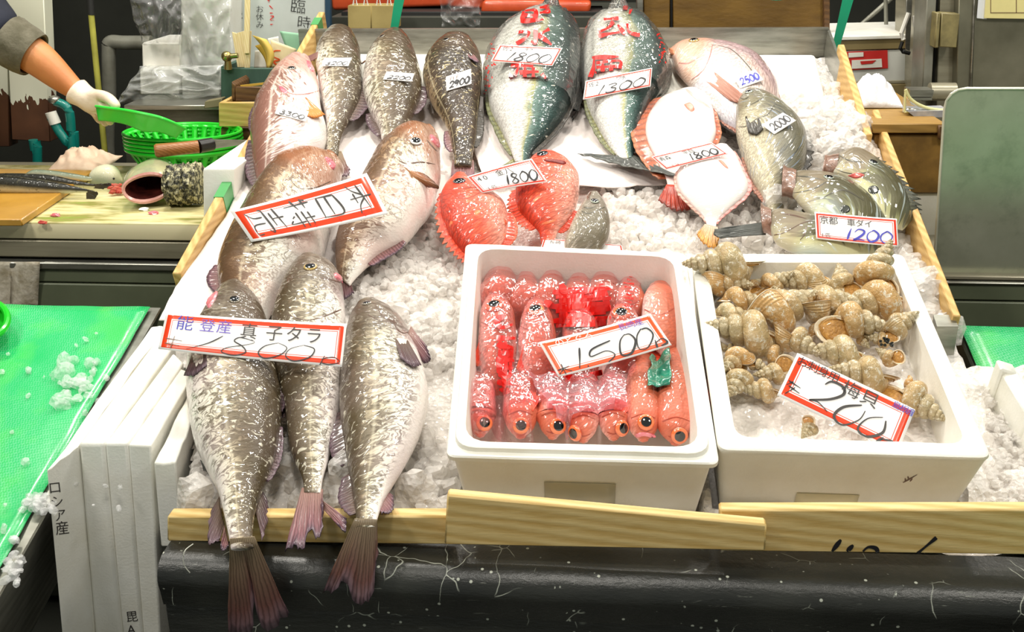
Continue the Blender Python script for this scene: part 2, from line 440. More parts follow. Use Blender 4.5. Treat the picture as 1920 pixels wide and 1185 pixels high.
for j in range(nv+1):
    for i in range(nu+1):
        v = .012+(VB-.03)*j/nv; ul = max(UL+.02, PLU(v)); u = ul+(UR-.01-ul)*i/nu; h = ice_h(u, v)
        k = nu+1; vs.append(L(u, v, h))
        if v < VS and u < ULEFT(v): continue
        if i < nu and j < nv: a = j*k+i; fs.append((a, a+1, a+k+1, a+k))
ICE = mesh('ice_bed', vs, fs, M_icebed); tag(ICE, 'crushed white ice filling the whole sloping display', 'ice', kind='stuff')
_t = bmesh.new(); bmesh.ops.create_icosphere(_t, subdivisions=2, radius=1.)
ICO_V = [v.co.copy() for v in _t.verts]; ICO_F = [tuple(v.index for v in f.verts) for f in _t.faces]; _t.free()
def scatter_ice(name, label, spots, seed, m=M_ice):
    """many broken lumps of ice, each an irregular faceted piece"""
    rnd = random.Random(seed); vs = []; fs = []
    for c, r in spots:
        sx, sy, sz = (r*rnd.uniform(.6, 1.3) for _ in range(3)); R = Matrix.Rotation(rnd.uniform(0, 6.28), 3, V((rnd.gauss(0, 1), rnd.gauss(0, 1), rnd.gauss(0, 1))).normalized())
        sd = V((rnd.uniform(0, 99), rnd.uniform(0, 99), 0)); n = len(vs); c = V(c)
        for q in ICO_V:
            q = q*(1+.42*mnoise.noise(q*1.5+sd)+.12*mnoise.noise(q*4+sd)); vs.append(c+R @ V((q.x*sx, q.y*sy, q.z*sz)))
        fs += [(a+n, b_+n, d+n) for a, b_, d in ICO_F]
    o = mesh(name, vs, fs, m); o.data.set_sharp_from_angle(angle=math.radians(32))
    return tag(o, label, 'ice', kind='stuff')
rnd = random.Random(3); spots = []
def patch(px0, py0, px1, py1, n, r0, r1, lift=.004):
    for _ in range(n):
        x, y = rnd.uniform(px0, px1), rnd.uniform(py0, py1); u, v, _h = uvh(T(x, y, -.05))
        if u < UL+.03 or u > UR-.02 or v < .03 or v > VB-.03 or (v < VS and u < ULEFT(v)+.01): continue
        h = ice_h(u, v)
        if h < -.1: continue
        r = rnd.uniform(r0, r1); spots.append((L(u, v, h+r*.35+lift), r))
patch(1430, 165, 1620, 330, 300, .010, .026)
patch(1130, 330, 1480, 470, 420, .006, .014)
patch(660, 470, 880, 700, 380, .006, .013)
patch(540, 830, 850, 960, 150, .010, .022)
patch(300, 860, 430, 960, 90, .008, .018)
patch(700, 200, 860, 330, 90, .007, .014)
patch(750, 380, 900, 520, 160, .006, .014)
patch(1680, 400, 1790, 640, 160, .011, .028)
patch(1280, 180, 1420, 300, 70, .008, .016)
patch(500, 430, 700, 560, 60, .006, .012)
scatter_ice('ice_chunks', 'loose clear ice chunks lying between the fish on the display', spots, 5)
# a few single lumps one can point at
def lump(px, py, h, r, label, sd):
    b = MB(); b.ball(T(px, py, h), r, (1, .8, 1.15), 2, .5); o = b.build('ice_lump', M_ice, smooth=False)
    return tag(o, label, 'ice lump', 'big single lumps of ice')
lump(642, 880, -.015, .024, 'tall clear ice lump between the second and third hanging cod', 1)
lump(362, 925, -.02, .026, 'rounded ice lump left of the leftmost cod tail, above the pine board', 2)
lump(775, 915, -.03, .028, 'large clear ice lump right of the rightmost cod, near the front board', 3)
lump(1320, 212, -.0, .02, 'smooth ice lump between the sea bream and the upper flounder', 4)
lump(1452, 375, -.005, .028, 'big wet ice lump left of the john dory heads', 5)

# ------------------------------------------------------------------ white cloth under the left-hand fish
def cloth(name, label, rows, n, m, amp, m_, sc_=14, lift=0):
    """rows: list of rows of (px,py,h)"""
    G_ = []
    R = [catmull(r, m) for r in rows]
    for i in range(n):
        row = []
        for j in range(m):
            col = catmull([R[k][j] for k in range(len(rows))], n)[i]; p = T(col[0], col[1], col[2])
            p += TN*(amp*fbm(V((p.x*sc_, p.y*sc_, p.z*6)), 3)+lift); row.append(p)
        G_.append(row)
    return tag(sheet(name, G_, .002, m_), label, 'cloth')
M_cloth = simple('wet_cloth', '#efe7e2', .55, col2='#e6dcd8', sc_=5, bump=.3, bsc=120)
cloth('wet_cloth', 'wet white cloth spread under the cod on the left side of the display', [[(545, 165, -.035), (580, 150, -.03), (700, 150, -.035), (860, 180, -.04)],
      [(478, 300, -.035), (530, 290, -.03), (690, 290, -.035), (860, 300, -.045)], [(410, 425, -.03), (480, 420, -.03), (600, 430, -.035), (800, 400, -.05)],
      [(340, 522, -.008), (400, 520, -.02), (500, 520, -.035), (700, 480, -.055)], [(298, 600, .006), (380, 604, -.02), (470, 600, -.04), (600, 560, -.06)]], 36, 40, .006, M_cloth)
cloth('wet_cloth', 'white paper cloth under the two bagged yellowtail tails', [[(890, 180, -.03), (1000, 200, -.03), (1120, 200, -.03), (1200, 200, -.035)], [(885, 260, -.03), (990, 270, -.025), (1110, 280, -.028), (1230, 290, -.035)],
      [(905, 330, -.04), (1000, 340, -.035), (1120, 350, -.03), (1250, 345, -.045)]], 26, 32, .008, M_cloth, 17)

# ------------------------------------------------------------------ foam lids standing at the left of the display
def lid(pl, pr, fr, fl, bl, br, h, label, broken=0):
    """px of the top: back-left, back-right, front-right, front-left; px of the front bottom"""
    t = [T(*p, h) for p in (pl, pr, fr, fl)]
    yF = t[3].y; dl = Yp(*bl, yF-.0)-t[3]; dr = Yp(*br, t[2].y)-t[2]
    q = [t[0]+dl*1.15, t[1]+dr*1.15, t[2]+dr*1.15, t[3]+dl*1.15]+t
    b = MB().hexa(q)
    bmesh.ops.subdivide_edges(b.b, edges=b.b.edges[:], cuts=6, use_grid_fill=True)
    o = b.build('foam_board', M_foam, smooth=True)
    mod = o.modifiers.new('round', 'BEVEL'); mod.width = .010; mod.segments = 3; mod.limit_method = 'ANGLE'; mod.angle_limit = .7
    if broken:
        for v in o.data.vertices:
            if v.co.z > t[3].z-.02: v.co += V((0, 0, .006*fbm(v.co*50, 2)))
    return tag(o, label, 'foam lid', 'foam lids standing on edge at the left')
lid((283, 612), (312, 612), (146, 838), (88, 884), (116, 1185), (175, 1185), -.006, 'foam lid with black katakana on its end, outermost of the standing lids', 1)
lid((309, 614), (330, 640), (194, 832), (147, 832), (177, 1185), (227, 1185), 0, 'foam lid second from the green mat, plain end')
lid((325, 660), (345, 680), (238, 832), (196, 832), (229, 1185), (266, 1185), -.002, 'foam lid third from the green mat, with a notch in its top edge')
lid((338, 690), (364, 700), (283, 836), (240, 834), (268, 1185), (300, 1185), -.006, 'foam lid nearest the black skirt')
lid((352, 740), (374, 745), (330, 870), (288, 868), (300, 1006), (340, 1006), -.02, 'broken foam lid beside the leftmost hanging cod', 1)

# ------------------------------------------------------------------ side tables with green mesh mats
def mat_mat(name, base='#00b65f'):
    g = G(name); o = g.obj(); r = g.a('VectorRotate', {'Vector': o, 'Axis': (0, 0, 1), 'Angle': .5}, rotation_type='AXIS_ANGLE')
    ch = g.a('TexChecker', {'Vector': r, 'Scale': 330.}, 1)
    sp = g.ramp(g.noise(o, 10, 3, .5), [(.5, 0.0), (.62, .5)])
    c = g.mix(sp, base, '#46c54a')
    hole = g.math('MULTIPLY', ch, g.ramp(g.noise(o, 7, 2), [(.35, .05), (.6, .3)]))
    c = g.mix(hole, c, '#9fdcc0')
    g.p(col=c, rough=.28, spec=.5, coat=.35, crough=.1, norm=g.bump(g.math('ADD', g.math('MULTIPLY', ch, .3), g.math('MULTIPLY', g.noise(o, 14, 4), 1.)), .4, .004))
    return g.m
HM = -.06
uR0 = uvh(T(292, 570, HM))[0]; vbk = uvh(T(292, 570, HM))[1]
left_t = empty('side_table', L(uR0-.4, .3, HM-.1)); tag(left_t, 'steel side table under the green mesh mat left of the display', 'table')
b = MB(); u0, u1 = uR0-1.1, uR0+.006
q = [L(u0, -.6, HM-.014), L(u1, -.6, HM-.014), L(u1, vbk+.01, HM-.014), L(u0, vbk+.01, HM-.014)]
b.hexa([p-V((.14 if p.x > u0+.1 else 0, 0, .34)) for p in q]+q, .003, 1)
for u in (u0+.05, u1-.20):
    for v in (-.5, vbk-.1):
        p = L(u, v, HM-.3); b.box((p.x, p.y, (p.z)/2), (.05, .05, p.z))
E_build(b, 'steel_top', M_steel, left_t, smooth=False)
G_ = []
for j in range(60):
    v = vbk-(vbk+.55)*j/59; row = []
    for i in range(50):
        u = u0+.02+(uR0-.012-u0-.02-.02*max(0, mnoise.noise(V((v*5, 2, 2)))))*i/49; row.append(L(u, v, HM-.008+.0035*fbm(V((u*6, v*9, 1)), 3)))
    G_.append(row)
tag(sheet('green_mesh_mat', G_, .002, mat_mat('green_mesh')), 'bright green mesh mat with wet ice bits, left of the display', 'mat')
# wet film and ice bits on the mat
rnd = random.Random(11); sp = []
def mat_ice(n, x0, y0, x1, y1, r0, r1, hm=HM):
    for _ in range(n): sp.append((T(rnd.uniform(x0, x1), rnd.uniform(y0, y1), hm-.001), rnd.uniform(r0, r1)))
mat_ice(26, 110, 670, 200, 760, .004, .016); mat_ice(34, 0, 600, 250, 960, .002, .006); mat_ice(26, 40, 930, 100, 960, .004, .009); mat_ice(16, 0, 990, 40, 1100, .004, .009)
scatter_ice('ice_bits', 'wet ice bits melting on the green mat left of the display', sp, 8, ice_mat('ice_bits', .9, '#ffffff', .06))
# right-hand table and mat
HR = -.05
uL1, vb1 = uvh(T(1800, 606, HR))[:2]
right_t = empty('side_table', L(uL1+.4, .3, HR-.1)); tag(right_t, 'dark steel side table under the green mat right of the display', 'table')
b = MB(); q = [L(uL1-.004, -.6, HR-.012), L(uL1+1., -.6, HR-.012), L(uL1+1., vb1+.01, HR-.012), L(uL1-.004, vb1+.01, HR-.012)]
b.hexa([p-V((0, 0, .25)) for p in q]+q, .003, 1); E_build(b, 'steel_top', M_steeld, right_t, smooth=False)
G_ = [[L(uL1+.95*i/30, vb1-(vb1+.5)*j/40, HR-.006+.003*fbm(V((i*.2, j*.3, 4)), 2)) for i in range(31)] for j in range(41)]
tag(sheet('green_mesh_mat', G_, .002, mat_mat('green_mesh2', '#00a85c')), 'green mesh mat at the right edge behind the broken foam box', 'mat')
# broken foam box with crushed ice at the right edge
fb = empty('foam_box', L(.75, .25, -.1)); tag(fb, 'broken white foam box heaped with crushed ice at the right edge', 'box')
pw = [T(*p, .0) for p in ((1862, 672), (1905, 680), (1990, 830), (1990, 1000))]
b = MB(); inner = []
wallp = [(1868, 672, .03), (1900, 682, .02), (1960, 780, .02), (2040, 900, .02)]
tp = [T(x, y, h) for x, y, h in wallp]
for a, c in zip(tp, tp[1:]):
    n_ = (c-a).cross(TN).normalized()*.025
    b.hexa([a-TN*.15, c-TN*.15, c-TN*.15+n_, a-TN*.15+n_, a, c, c+n_, a+n_], .003, 1)
E_build(b, 'foam_wall', M_foam, fb)
g_ = []
for j in range(50):
    row = []
    for i in range(50):
        x = 1790+(2030-1790)*i/49; y = 690+(960-690)*j/49
        p = T(x+ (y-690)*.10, y, -.035); row.append(p+TN*(.016*fbm(p*16, 2)+.006*fbm(p*60, 2)))
    g_.append(row)
o = MB().grid(g_).build('crushed_ice', M_icebed); tag(o, None, None, kind='stuff'); o.parent = fb; o.matrix_parent_inverse = Matrix.Translation(-fb.location)
sp = []; rnd = random.Random(5)
for _ in range(260):
    x, y = rnd.uniform(1850, 1960), rnd.uniform(720, 945); sp.append((T(x, y, -.03), rnd.uniform(.004, .009)))
scatter_ice('crushed_ice', 'fine crushed ice piled in the broken foam box at the right edge', sp, 9)

# foam sheet lying along the back of the tray
q = [T(1548, 178, -.02), T(1530, 100, -.012), T(610, 98, -.012), T(600, 165, -.02)][::-1]
o = MB().hexa([p-TN*.05 for p in q]+q, .012, 3).build('foam_sheet', M_foam); tag(o, 'white foam sheet lying along the steel rim at the back of the display', 'foam sheet')
# ------------------------------------------------------------------ fish skins
def skin(name, tones, pat=None, patcol='#3a3324', head=None, lat=None, speck=None, scales=0., rough=.22, bump=.5, bsc=150, blush=None, metal=0., belly_pat=.35, patsc=(1, 1), hi=None, tint=None, patk=.42, pata=.85, bd=.008, net=0.):
    """tones: colour from belly (0) to back (1); pat: scale of the dark mottling; head: (end s, colour, amount)"""
    g = G(name); xy = g.xyz(g.uv('skin')); tx = g.xyz(g.uv('tone'))
    P = g.vec(g.math('MULTIPLY', xy[0], patsc[0]), g.math('MULTIPLY', xy[1], patsc[1]), 0.0)
    wob = g.math('ADD', tx[1], g.math('MULTIPLY', g.math('SUBTRACT', g.noise(P, 14, 3), .5), .28))
    col = g.ramp(wob, tones)
    if scales:
        sc_ = g.vor(g.vec(g.math('MULTIPLY', xy[0], 1.), g.math('MULTIPLY', xy[1], 1.15)), scales)
        col = g.mix(g.ramp(sc_, [(.25, 0.0), (.75, .5)]), col, '#6b5a52', 'MULTIPLY')
    if pat:
        q = g.a('VectorMath', {0: P, 1: g.vmul(g.noise(P, pat*.5, 2, out=1), (.03, .03, 0))}, operation='ADD')
        n = g.noise(q, pat, 2.5, .55, .5)
        big = g.math('MULTIPLY', g.math('SUBTRACT', g.noise(P, pat*.16, 2), .5), .35)
        val = g.math('ADD', g.math('ADD', n, big), g.math('MULTIPLY', g.math('SUBTRACT', tx[1], .5), patk))
        m = g.ramp(val, [(.48, 0.0), (.56, 1.0)])
        am = g.ramp(wob, [(.05, 0.0), (.24, 1.0)])
        col = g.mix(g.math('MULTIPLY', m, g.math('MULTIPLY', am, pata)), col, patcol)
        if net:
            nn = g.noise(q, pat*.85, 1.5, .5, .8); l_ = g.ramp(g.math('ABSOLUTE', g.math('SUBTRACT', nn, .5)), [(.0, 1.0), (.03, .9), (.06, 0.0)])
            col = g.mix(g.math('MULTIPLY', l_, g.ramp(tx[1], [(.07, 0.0), (.2, net), (.72, net*.8), (.95, .1)])), col, patcol)
        if hi:
            n2 = g.noise(q, pat*1.2, 2, .5, .4); col = g.mix(g.math('MULTIPLY', g.ramp(n2, [(.60, 0.0), (.66, .7)]), am), col, hi)
    if lat: col = g.mix(g.ramp(g.math('ABSOLUTE', g.math('SUBTRACT', tx[1], lat[0])), [(0., lat[2]), (lat[1], 0.0)]), col, lat[3])
    if blush: col = g.mix(g.math('MULTIPLY', g.ramp(g.noise(P, 9, 2), [(.45, 0.0), (.62, blush[1])]), g.ramp(tx[1], [(.05, 1.0), (.7, .15)])), col, blush[0])
    if head: col = g.mix(g.math('MULTIPLY', g.ramp(tx[0], [(head[0]-.06, head[2]), (head[0]+.03, 0.0)]), g.ramp(g.noise(P, 30, 3), [(.2, .75), (.7, 1.0)])), col, head[1])
    if speck: col = g.mix(g.math('MULTIPLY', g.ramp(g.noise(P, speck[0], 2, .6), [(speck[2], 0.0), (speck[2]+.05, 1.0)]), .8), col, speck[1])
    fine = g.noise(P, bsc*1.6, 3, .6)
    hgt = g.math('ADD', g.noise(P, bsc*.62, 1.2, .5, .4), g.math('MULTIPLY', g.noise(P, 26, 1.), 1.3))
    if scales: fine = g.math('ADD', fine, g.math('MULTIPLY', sc_, -.8))
    nb = g.bump(fine, bump*.7, .003); nc = g.bump(hgt, bump, bd)
    g.p(col=col, rough=.42, spec=.3, metal=metal, norm=nb, coat=.65, crough=.05, cnorm=nc)
    return g.m
SK_COD = skin('cod_skin', [(0., '#f3eae6'), (.25, '#ece5da'), (.45, '#e2dac6'), (.62, '#c2b598'), (.78, '#7d6c54'), (.9, '#4c3e2e'), (1., '#33291f')], 100, '#51452e', (.24, '#4a3a29', .85), (.60, .03, .3, '#e7dfc4'), patsc=(1, .85), hi='#eae4ce', blush=('#cfb4bd', .4), bsc=100, bump=.5, patk=.36, pata=.75, net=.8)
SK_CODP = skin('pink_cod_skin', [(0., '#f3eeea'), (.35, '#f0e8e2'), (.52, '#e2cfc2'), (.7, '#b88f7f'), (.85, '#6f5448'), (1., '#352a22')], 90, '#7d5548', (.27, '#b8897a', .85), (.62, .03, .5, '#f0e6da'), patsc=(.5, 1.4), blush=('#e0b0a8', .3), bsc=110, bump=.5, patk=.5, pata=.9, net=.6)
SK_CODB = skin('brown_cod_skin', [(0., '#f0ebe4'), (.3, '#e6e0d2'), (.5, '#d0c2a6'), (.68, '#9c7d5c'), (.84, '#5d4632'), (1., '#3d2f22')], 95, '#5f4730', (.26, '#9a5f3c', .8), (.6, .03, .35, '#e9dcc0'), patsc=(1, .9), blush=('#e0a79d', .4), bsc=120, bump=.5, patk=.5, net=.6)
SK_CODD = skin('dark_cod_skin', [(0., '#cfc0a4'), (.3, '#baa988'), (.55, '#948160'), (.8, '#6a5a42'), (1., '#382d20')], 100, '#2e2418', (.24, '#54412f', .6), (.72, .03, .4, '#d9cca8'), patsc=(1, .8), hi='#c2b48a', bsc=120, bump=.7, blush=('#b98a7a', .35))
SK_YT = skin('yellowtail_skin', [(0., '#e9e9e4'), (.35, '#e6e6df'), (.52, '#dcded6'), (.60, '#b5b795'), (.66, '#6f8a80'), (.76, '#3f625a'), (.9, '#27403d'), (1., '#1b2b2a')], None, lat=(.61, .025, .5, '#a7a356'), scales=330, rough=.2, bump=.4, speck=(55, '#f4efe0', .66), bsc=120)
SK_BREAM = skin('bream_skin', [(0., '#f0ede8'), (.35, '#ece3dc'), (.6, '#dcc0b6'), (.8, '#c3a4a8'), (1., '#a27a76')], None, head=(.25, '#d5a07f', .75), scales=150, rough=.2, bump=.4, lat=(.72, .02, .5, '#6e5a58'), blush=('#c9c4dc', .45), bsc=90)
SK_BASS = skin('bass_skin', [(0., '#dcd4bc'), (.3, '#cfc6a8'), (.48, '#aca486'), (.6, '#77756a'), (.74, '#4d5152'), (.88, '#3a3c3a'), (1., '#2c2d28')], 55, '#857f66', (.27, '#6f6850', .85), scales=230, patsc=(.18, 2.6), rough=.22, bump=.35, bsc=110, speck=(60, '#8fa0b8', .62), pata=.5)
SK_FLAT = skin('flatfish_skin', [(0., '#d8cfcb'), (1., '#d8cfcb')], None, blush=('#e9bcb8', .6), rough=.25, bump=.25, bsc=90, lat=(.5, .03, .35, '#e6dcd8'))
SK_RED = skin('redfish_skin', [(0., '#f2b9a8'), (.3, '#f08a72'), (.55, '#ee5c3c'), (.8, '#e4482c'), (1., '#cc3820')], None, scales=170, rough=.22, bump=.4, speck=(34, '#f28a58', .64), bsc=150, head=(.3, '#ee4a2c', .6))
SK_GREY = skin('grey_fish_skin', [(0., '#cfc6b6'), (.4, '#a89f8c'), (.7, '#7b7364'), (1., '#57503f')], 60, '#6b6350', (.4, '#857a6d', .6), scales=200, patsc=(.3, 3.), bump=.4)
SK_DORY = skin('dory_skin', [(0., '#cfcaa8'), (.3, '#bdb98e'), (.5, '#96966a'), (.72, '#6c6b48'), (.88, '#46432f'), (1., '#38362a')], 36, '#4f4b32', (.34, '#97836a', .55), patsc=(.35, 1.3), hi='#c3d0d0', rough=.18, bump=.5, blush=('#a9bcc6', .6), bsc=70, pata=.85, patk=.6)
SK_NODO = skin('rosefish_skin', [(0., '#f6ddd8'), (.35, '#f2bdb2'), (.6, '#e58a72'), (.85, '#cf6040'), (1., '#ad4a2e')], 60, '#c26a4c', (.22, '#e2745a', .5), scales=210, patsc=(.4, 1.3), rough=.22, bump=.35, pata=.5, patk=.6)
SK_MACK = skin('mackerel_skin', [(0., '#d9d8c6'), (.35, '#b9b89f'), (.5, '#6f6c56'), (.6, '#2a2921'), (1., '#17170f')], None, rough=.22, bump=.4, speck=(70, '#4d4b38', .62))
SK_HORSE = skin('cut_fish_skin', [(0., '#e6e2c2'), (.4, '#d6d6b8'), (.7, '#9da68e'), (1., '#5f6b58')], None, rough=.22, bump=.3)
def finmat(name, c1, c2, tip=None, tr=.25):
    g = G(name); t = g.xyz(g.uv('tone'))
    ray_ = g.math('SINE', g.math('ADD', g.math('MULTIPLY', t[0], 95.), g.math('MULTIPLY', g.noise(g.uv('tone'), 6), 6.)))
    col = g.mix(g.math('MULTIPLY', ray_, .5), g.ramp(t[1], [(0, c1), (.75, c2), (1., tip or c2)]), '#4b3a36', 'MULTIPLY')
    g.p(col=col, rough=.4, coat=.25, spec=.3, crough=.12, norm=g.bump(ray_, .2, .002)); return g.m
FN_COD = finmat('cod_fin', '#6a5848', '#5b454a', '#6f5a64'); FN_TAIL = finmat('cod_tail_fin', '#8b7a60', '#6f4a44', '#78626c'); FN_PINK = finmat('cod_fin_pink', '#97756a', '#865c62', '#5f4d5a')
FN_DARK = finmat('dark_fin', '#4a4236', '#38332c'); FN_RED = finmat('red_fin', '#ee5a3a', '#e8452a', '#f07a5a'); FN_ORANGE = finmat('orange_fin', '#d07a4a', '#d98a3c'); FN_YT = finmat('yellowtail_fin', '#8f8a4a', '#6f7250')
FN_FLAT = finmat('flatfish_fin', '#b5623f', '#a4502f', '#c9855f'); FN_REDB = finmat('flatfish_tail', '#e0543c', '#b03a22', '#7c2a1a'); FN_PEC = finmat('pectoral_brown', '#a8703f', '#8c5430', '#5c3a26'); FN_DORY = finmat('dory_fin', '#6b6a55', '#4c4d44')
FN_YEL = finmat('yellow_tail', '#e0b4a0', '#d99a45', '#c98a35'); FN_BREAM = finmat('bream_fin', '#cf9a88', '#a8705c'); FN_TEAL = finmat('dark_grey_fin', '#4f524b', '#3c3f3b', '#5b5d57')
def eyemat(name, iris, rim, pup=.42, white=None):
    g = G(name); t = g.xyz(g.uv('tone'))
    g.p(col=g.ramp(t[0], [(0, '#07070a'), (pup, '#0c0b0e'), (pup+.06, iris), (.78, iris), (.86, rim), (1., rim)]), rough=.05, coat=1., spec=.8, crough=.02); return g.m
EY_COD = eyemat('cod_eye', '#8a8070', '#3a3128', .5); EY_WH = eyemat('cod_eye_pale', '#e6e2dc', '#4a382c', .45); EY_RED = eyemat('redfish_eye', '#3a3a40', '#e0442c', .55); EY_OR = eyemat('rosefish_eye', '#f07a45', '#c8452c', .36)
EY_GOLD = eyemat('bream_eye', '#b59a5a', '#7b5a38', .45); EY_GREY = eyemat('grey_eye', '#a9b0a0', '#3a3a34', .5)
M_mouth = simple('mouth_pink', '#e8909a', .2, col2='#d4606c', sc_=60, coat=.6, bump=.3, bsc=120); M_gill = simple('gill_red', '#9c2b2a', .25, col2='#c95a4c', sc_=50, coat=.5); M_lip = simple('lip_dark', '#6a4a3a', .25, coat=.5)

# ------------------------------------------------------------------ fish builder
class Fish: pass
def attach(o, root): o.parent = root; o.matrix_parent_inverse = Matrix.Translation(-root.location); return o
def fish(name, label, cat, group, st, m, ratio=.75, n=60, k=36, dors=0., gill=.22, sup=2.15, under=.8, nose=.45, mouth=.30, seed=0, lump=.02, h=0., flatbelly=0., onto=None):
    """st: stations nose to tail (left px, right px, height); dors: angle in the cross-section where the back is (0 = right edge, 90 = facing up, 180 = left edge)"""
    F = Fish(); rows = catmull([(a, b_, c, d, 0.) if True else 0 for a, b_, c, d, *_ in st], n)
    hs = [s[4] if len(s) > 4 else h for s in st]
    # points first in 3-D at the stations, then a spline through them
    Ls = [S(s[0], s[1], hh) for s, hh in zip(st, hs)]; Rs = [S(s[2], s[3], hh) for s, hh in zip(st, hs)]
    if onto is not None: Ls = [onto(s[0], s[1]) for s in st]; Rs = [onto(s[2], s[3]) for s in st]
    Lc, Rc = vcat(Ls, n), vcat(Rs, n); Cc = [(a+b_)*.5 for a, b_ in zip(Lc, Rc)]; A = [(b_-a)*.5 for a, b_ in zip(Lc, Rc)]
    Tn = [(Cc[min(i+1, n-1)]-Cc[max(i-1, 0)]).normalized() for i in range(n)]
    rt = ratio if callable(ratio) else (lambda s: ratio*(1-.6*max(0., min(1., (s-.8)/.2))**1.5))
    arc = [0.]
    for i in range(1, n): arc.append(arc[-1]+(Cc[i]-Cc[i-1]).length)
    tot = arc[-1]; dth = math.radians(dors)
    verts = []; uvs_s = []; uvs_t = []; F.Bn = []
    ref = TN.copy()
    rings = []
    # rounded nose ahead of the first station
    pre = []
    for q in (0., .35, .65, .86): pre.append(q)
    seq = [(-1, q) for q in pre]+[(i, 1.) for i in range(n)]
    for i, q in seq:
        if i < 0:
            a = A[0]*math.sqrt(max(1-(1-q)**2, .0001)); c = Cc[0]-Tn[0]*A[0].length*nose*(1-q); s_ = 0.; ar = -A[0].length*nose*(1-q); t = Tn[0]
        else: a, c, s_, ar, t = A[i], Cc[i], arc[i]/tot, arc[i], Tn[i]
        bn = a.cross(t); bn = bn.normalized() if bn.length > 1e-9 else ref
        if bn.dot(ref) < 0: bn = -bn
        ref = bn if i >= 0 else ref
        th = a.length*rt(s_)
        row = []
        for j in range(k):
            an = -PI/2+2*PI*j/k; ca, sa = math.cos(an), math.sin(an)
            e = 2/sup; x = math.copysign(abs(ca)**e, ca); y = math.copysign(abs(sa)**e, sa)
            if y < 0: y *= under
            v = .5+.5*math.cos(an-dth)
            rr = 1.
            if gill and i >= 0:
                gs = gill+.045*math.sin(PI*v)-.02; d = (s_-gs)
                rr *= 1+.035*max(0., min(1., -d/.05))*max(0, 1-abs(d)/.12)*(.3+.7*math.sin(PI*v)) if d < 0 else 1.
                rr *= 1-.06*math.exp(-(d-.008)**2/.00012)*math.sin(PI*min(max(v, .05), .95))
            if mouth and s_ < .11:
                rr *= 1-.20*math.exp(-((v-mouth)/.045)**2)*max(0, 1-s_/.11)
            p = c+(a*x+bn*th*y)*rr
            if lump: p += (a*ca+bn*th*sa)*lump*fbm(V((ar*14, an*1.3*math.cos(an*.5), seed*3.1)), 2)
            row.append(len(verts)); verts.append(p); uvs_s.append((ar, (j/k)*2*PI*a.length*.8)); uvs_t.append((s_, v))
        rings.append(row)
    faces = []; us = []; ut = []
    for a_, b_ in zip(rings, rings[1:]):
        for j in range(k):
            j2 = (j+1) % k; f = (a_[j], a_[j2], b_[j2], b_[j]); faces.append(f)
            us.append([uvs_s[x] if (j2 or x in (a_[j], b_[j])) else (uvs_s[x][0], uvs_s[b_[j]][1]*(1+1/max(j, 1))) for x in f]); ut.append([uvs_t[x] for x in f])
    for row, rev in ((rings[0], 1), (rings[-1], 0)):
        f = tuple(row[::-1] if rev else row); faces.append(f); us.append([uvs_s[x] for x in f]); ut.append([uvs_t[x] for x in f])
    F.root = empty(name, Cc[n//2]-TN*.03); tag(F.root, label, cat, group)
    F.body = attach(mesh('body', verts, faces, m, None, {'skin': us, 'tone': ut}), F.root)
    F.bvh = BVHTree.FromPolygons([tuple(v) for v in verts], faces); F.C, F.A, F.T, F.n, F.rt, F.rings, F.verts, F.k = Cc, A, Tn, n, rt, rings, verts, k
    F.faces = faces; ALLV.append((verts, faces))
    return F
ALLV = []
def on(F, px, py, dflt=None):
    loc, nor, _, _ = F.bvh.ray_cast(CAM, ray(px, py))
    if loc is None: return (T(px, py, .01), TN)
    return loc, (nor if nor.dot(ray(px, py)) < 0 else -nor)
def eye(F, px, py, r, m, squash=.45, name='eye', sub=0., el=1.):
    p, n = on(F, px, py); a = n.orthogonal().normalized(); b_ = n.cross(a)
    vs = [p+n*r*squash]; ts = [(0, 0)]; fs = []; k = 18
    for i in range(1, 8):
        t = i/7; ph = t*PI*.55
        for j in range(k): an = 2*PI*j/k; vs.append(p+(a*math.cos(an)+b_*math.sin(an)*el)*r*math.sin(ph)/math.sin(PI*.5)+n*(r*squash*math.cos(ph)-r*sub)); ts.append((t, 0))
    for j in range(k): fs.append((0, 1+j, 1+(j+1) % k))
    for i in range(6):
        for j in range(k): a0 = 1+i*k; fs.append((a0+j, a0+k+j, a0+k+(j+1) % k, a0+(j+1) % k))
    return attach(mesh(name, vs, fs, m, None, {'tone': [[ts[x] for x in f] for f in fs]}), F.root)
def fin(F, base, tip, m, name='fin', nu=22, nv=8, jag=.06, thick=.0012, wave=.002, seed=1):
    """fan of rays from a line of base points to a line of tip points"""
    b_, t = vcat(base, nu), vcat(tip, nu); g = []; rnd_ = random.Random(seed)
    jg = [1-jag*rnd_.random()*(1 if i % 3 else 0) for i in range(nu)]
    for i in range(nv):
        f = i/(nv-1); row = []
        for j in range(nu):
            p = b_[j].lerp(t[j], f*jg[j]); row.append(p)
        g.append(row)
    for i in range(nv):
        for j in range(nu):
            d = g[min(i+1, nv-1)][j]-g[max(i-1, 0)][j]; e = g[i][min(j+1, nu-1)]-g[i][max(j-1, 0)]; nn = d.cross(e)
            if nn.length > 1e-10: g[i][j] = g[i][j]+nn.normalized()*wave*(i/(nv-1))*(math.sin(j*1.9)*.5+1.2*mnoise.noise(V((j*.35, i*.4, seed))))
    return attach(sheet(name, g, thick, m), F.root)
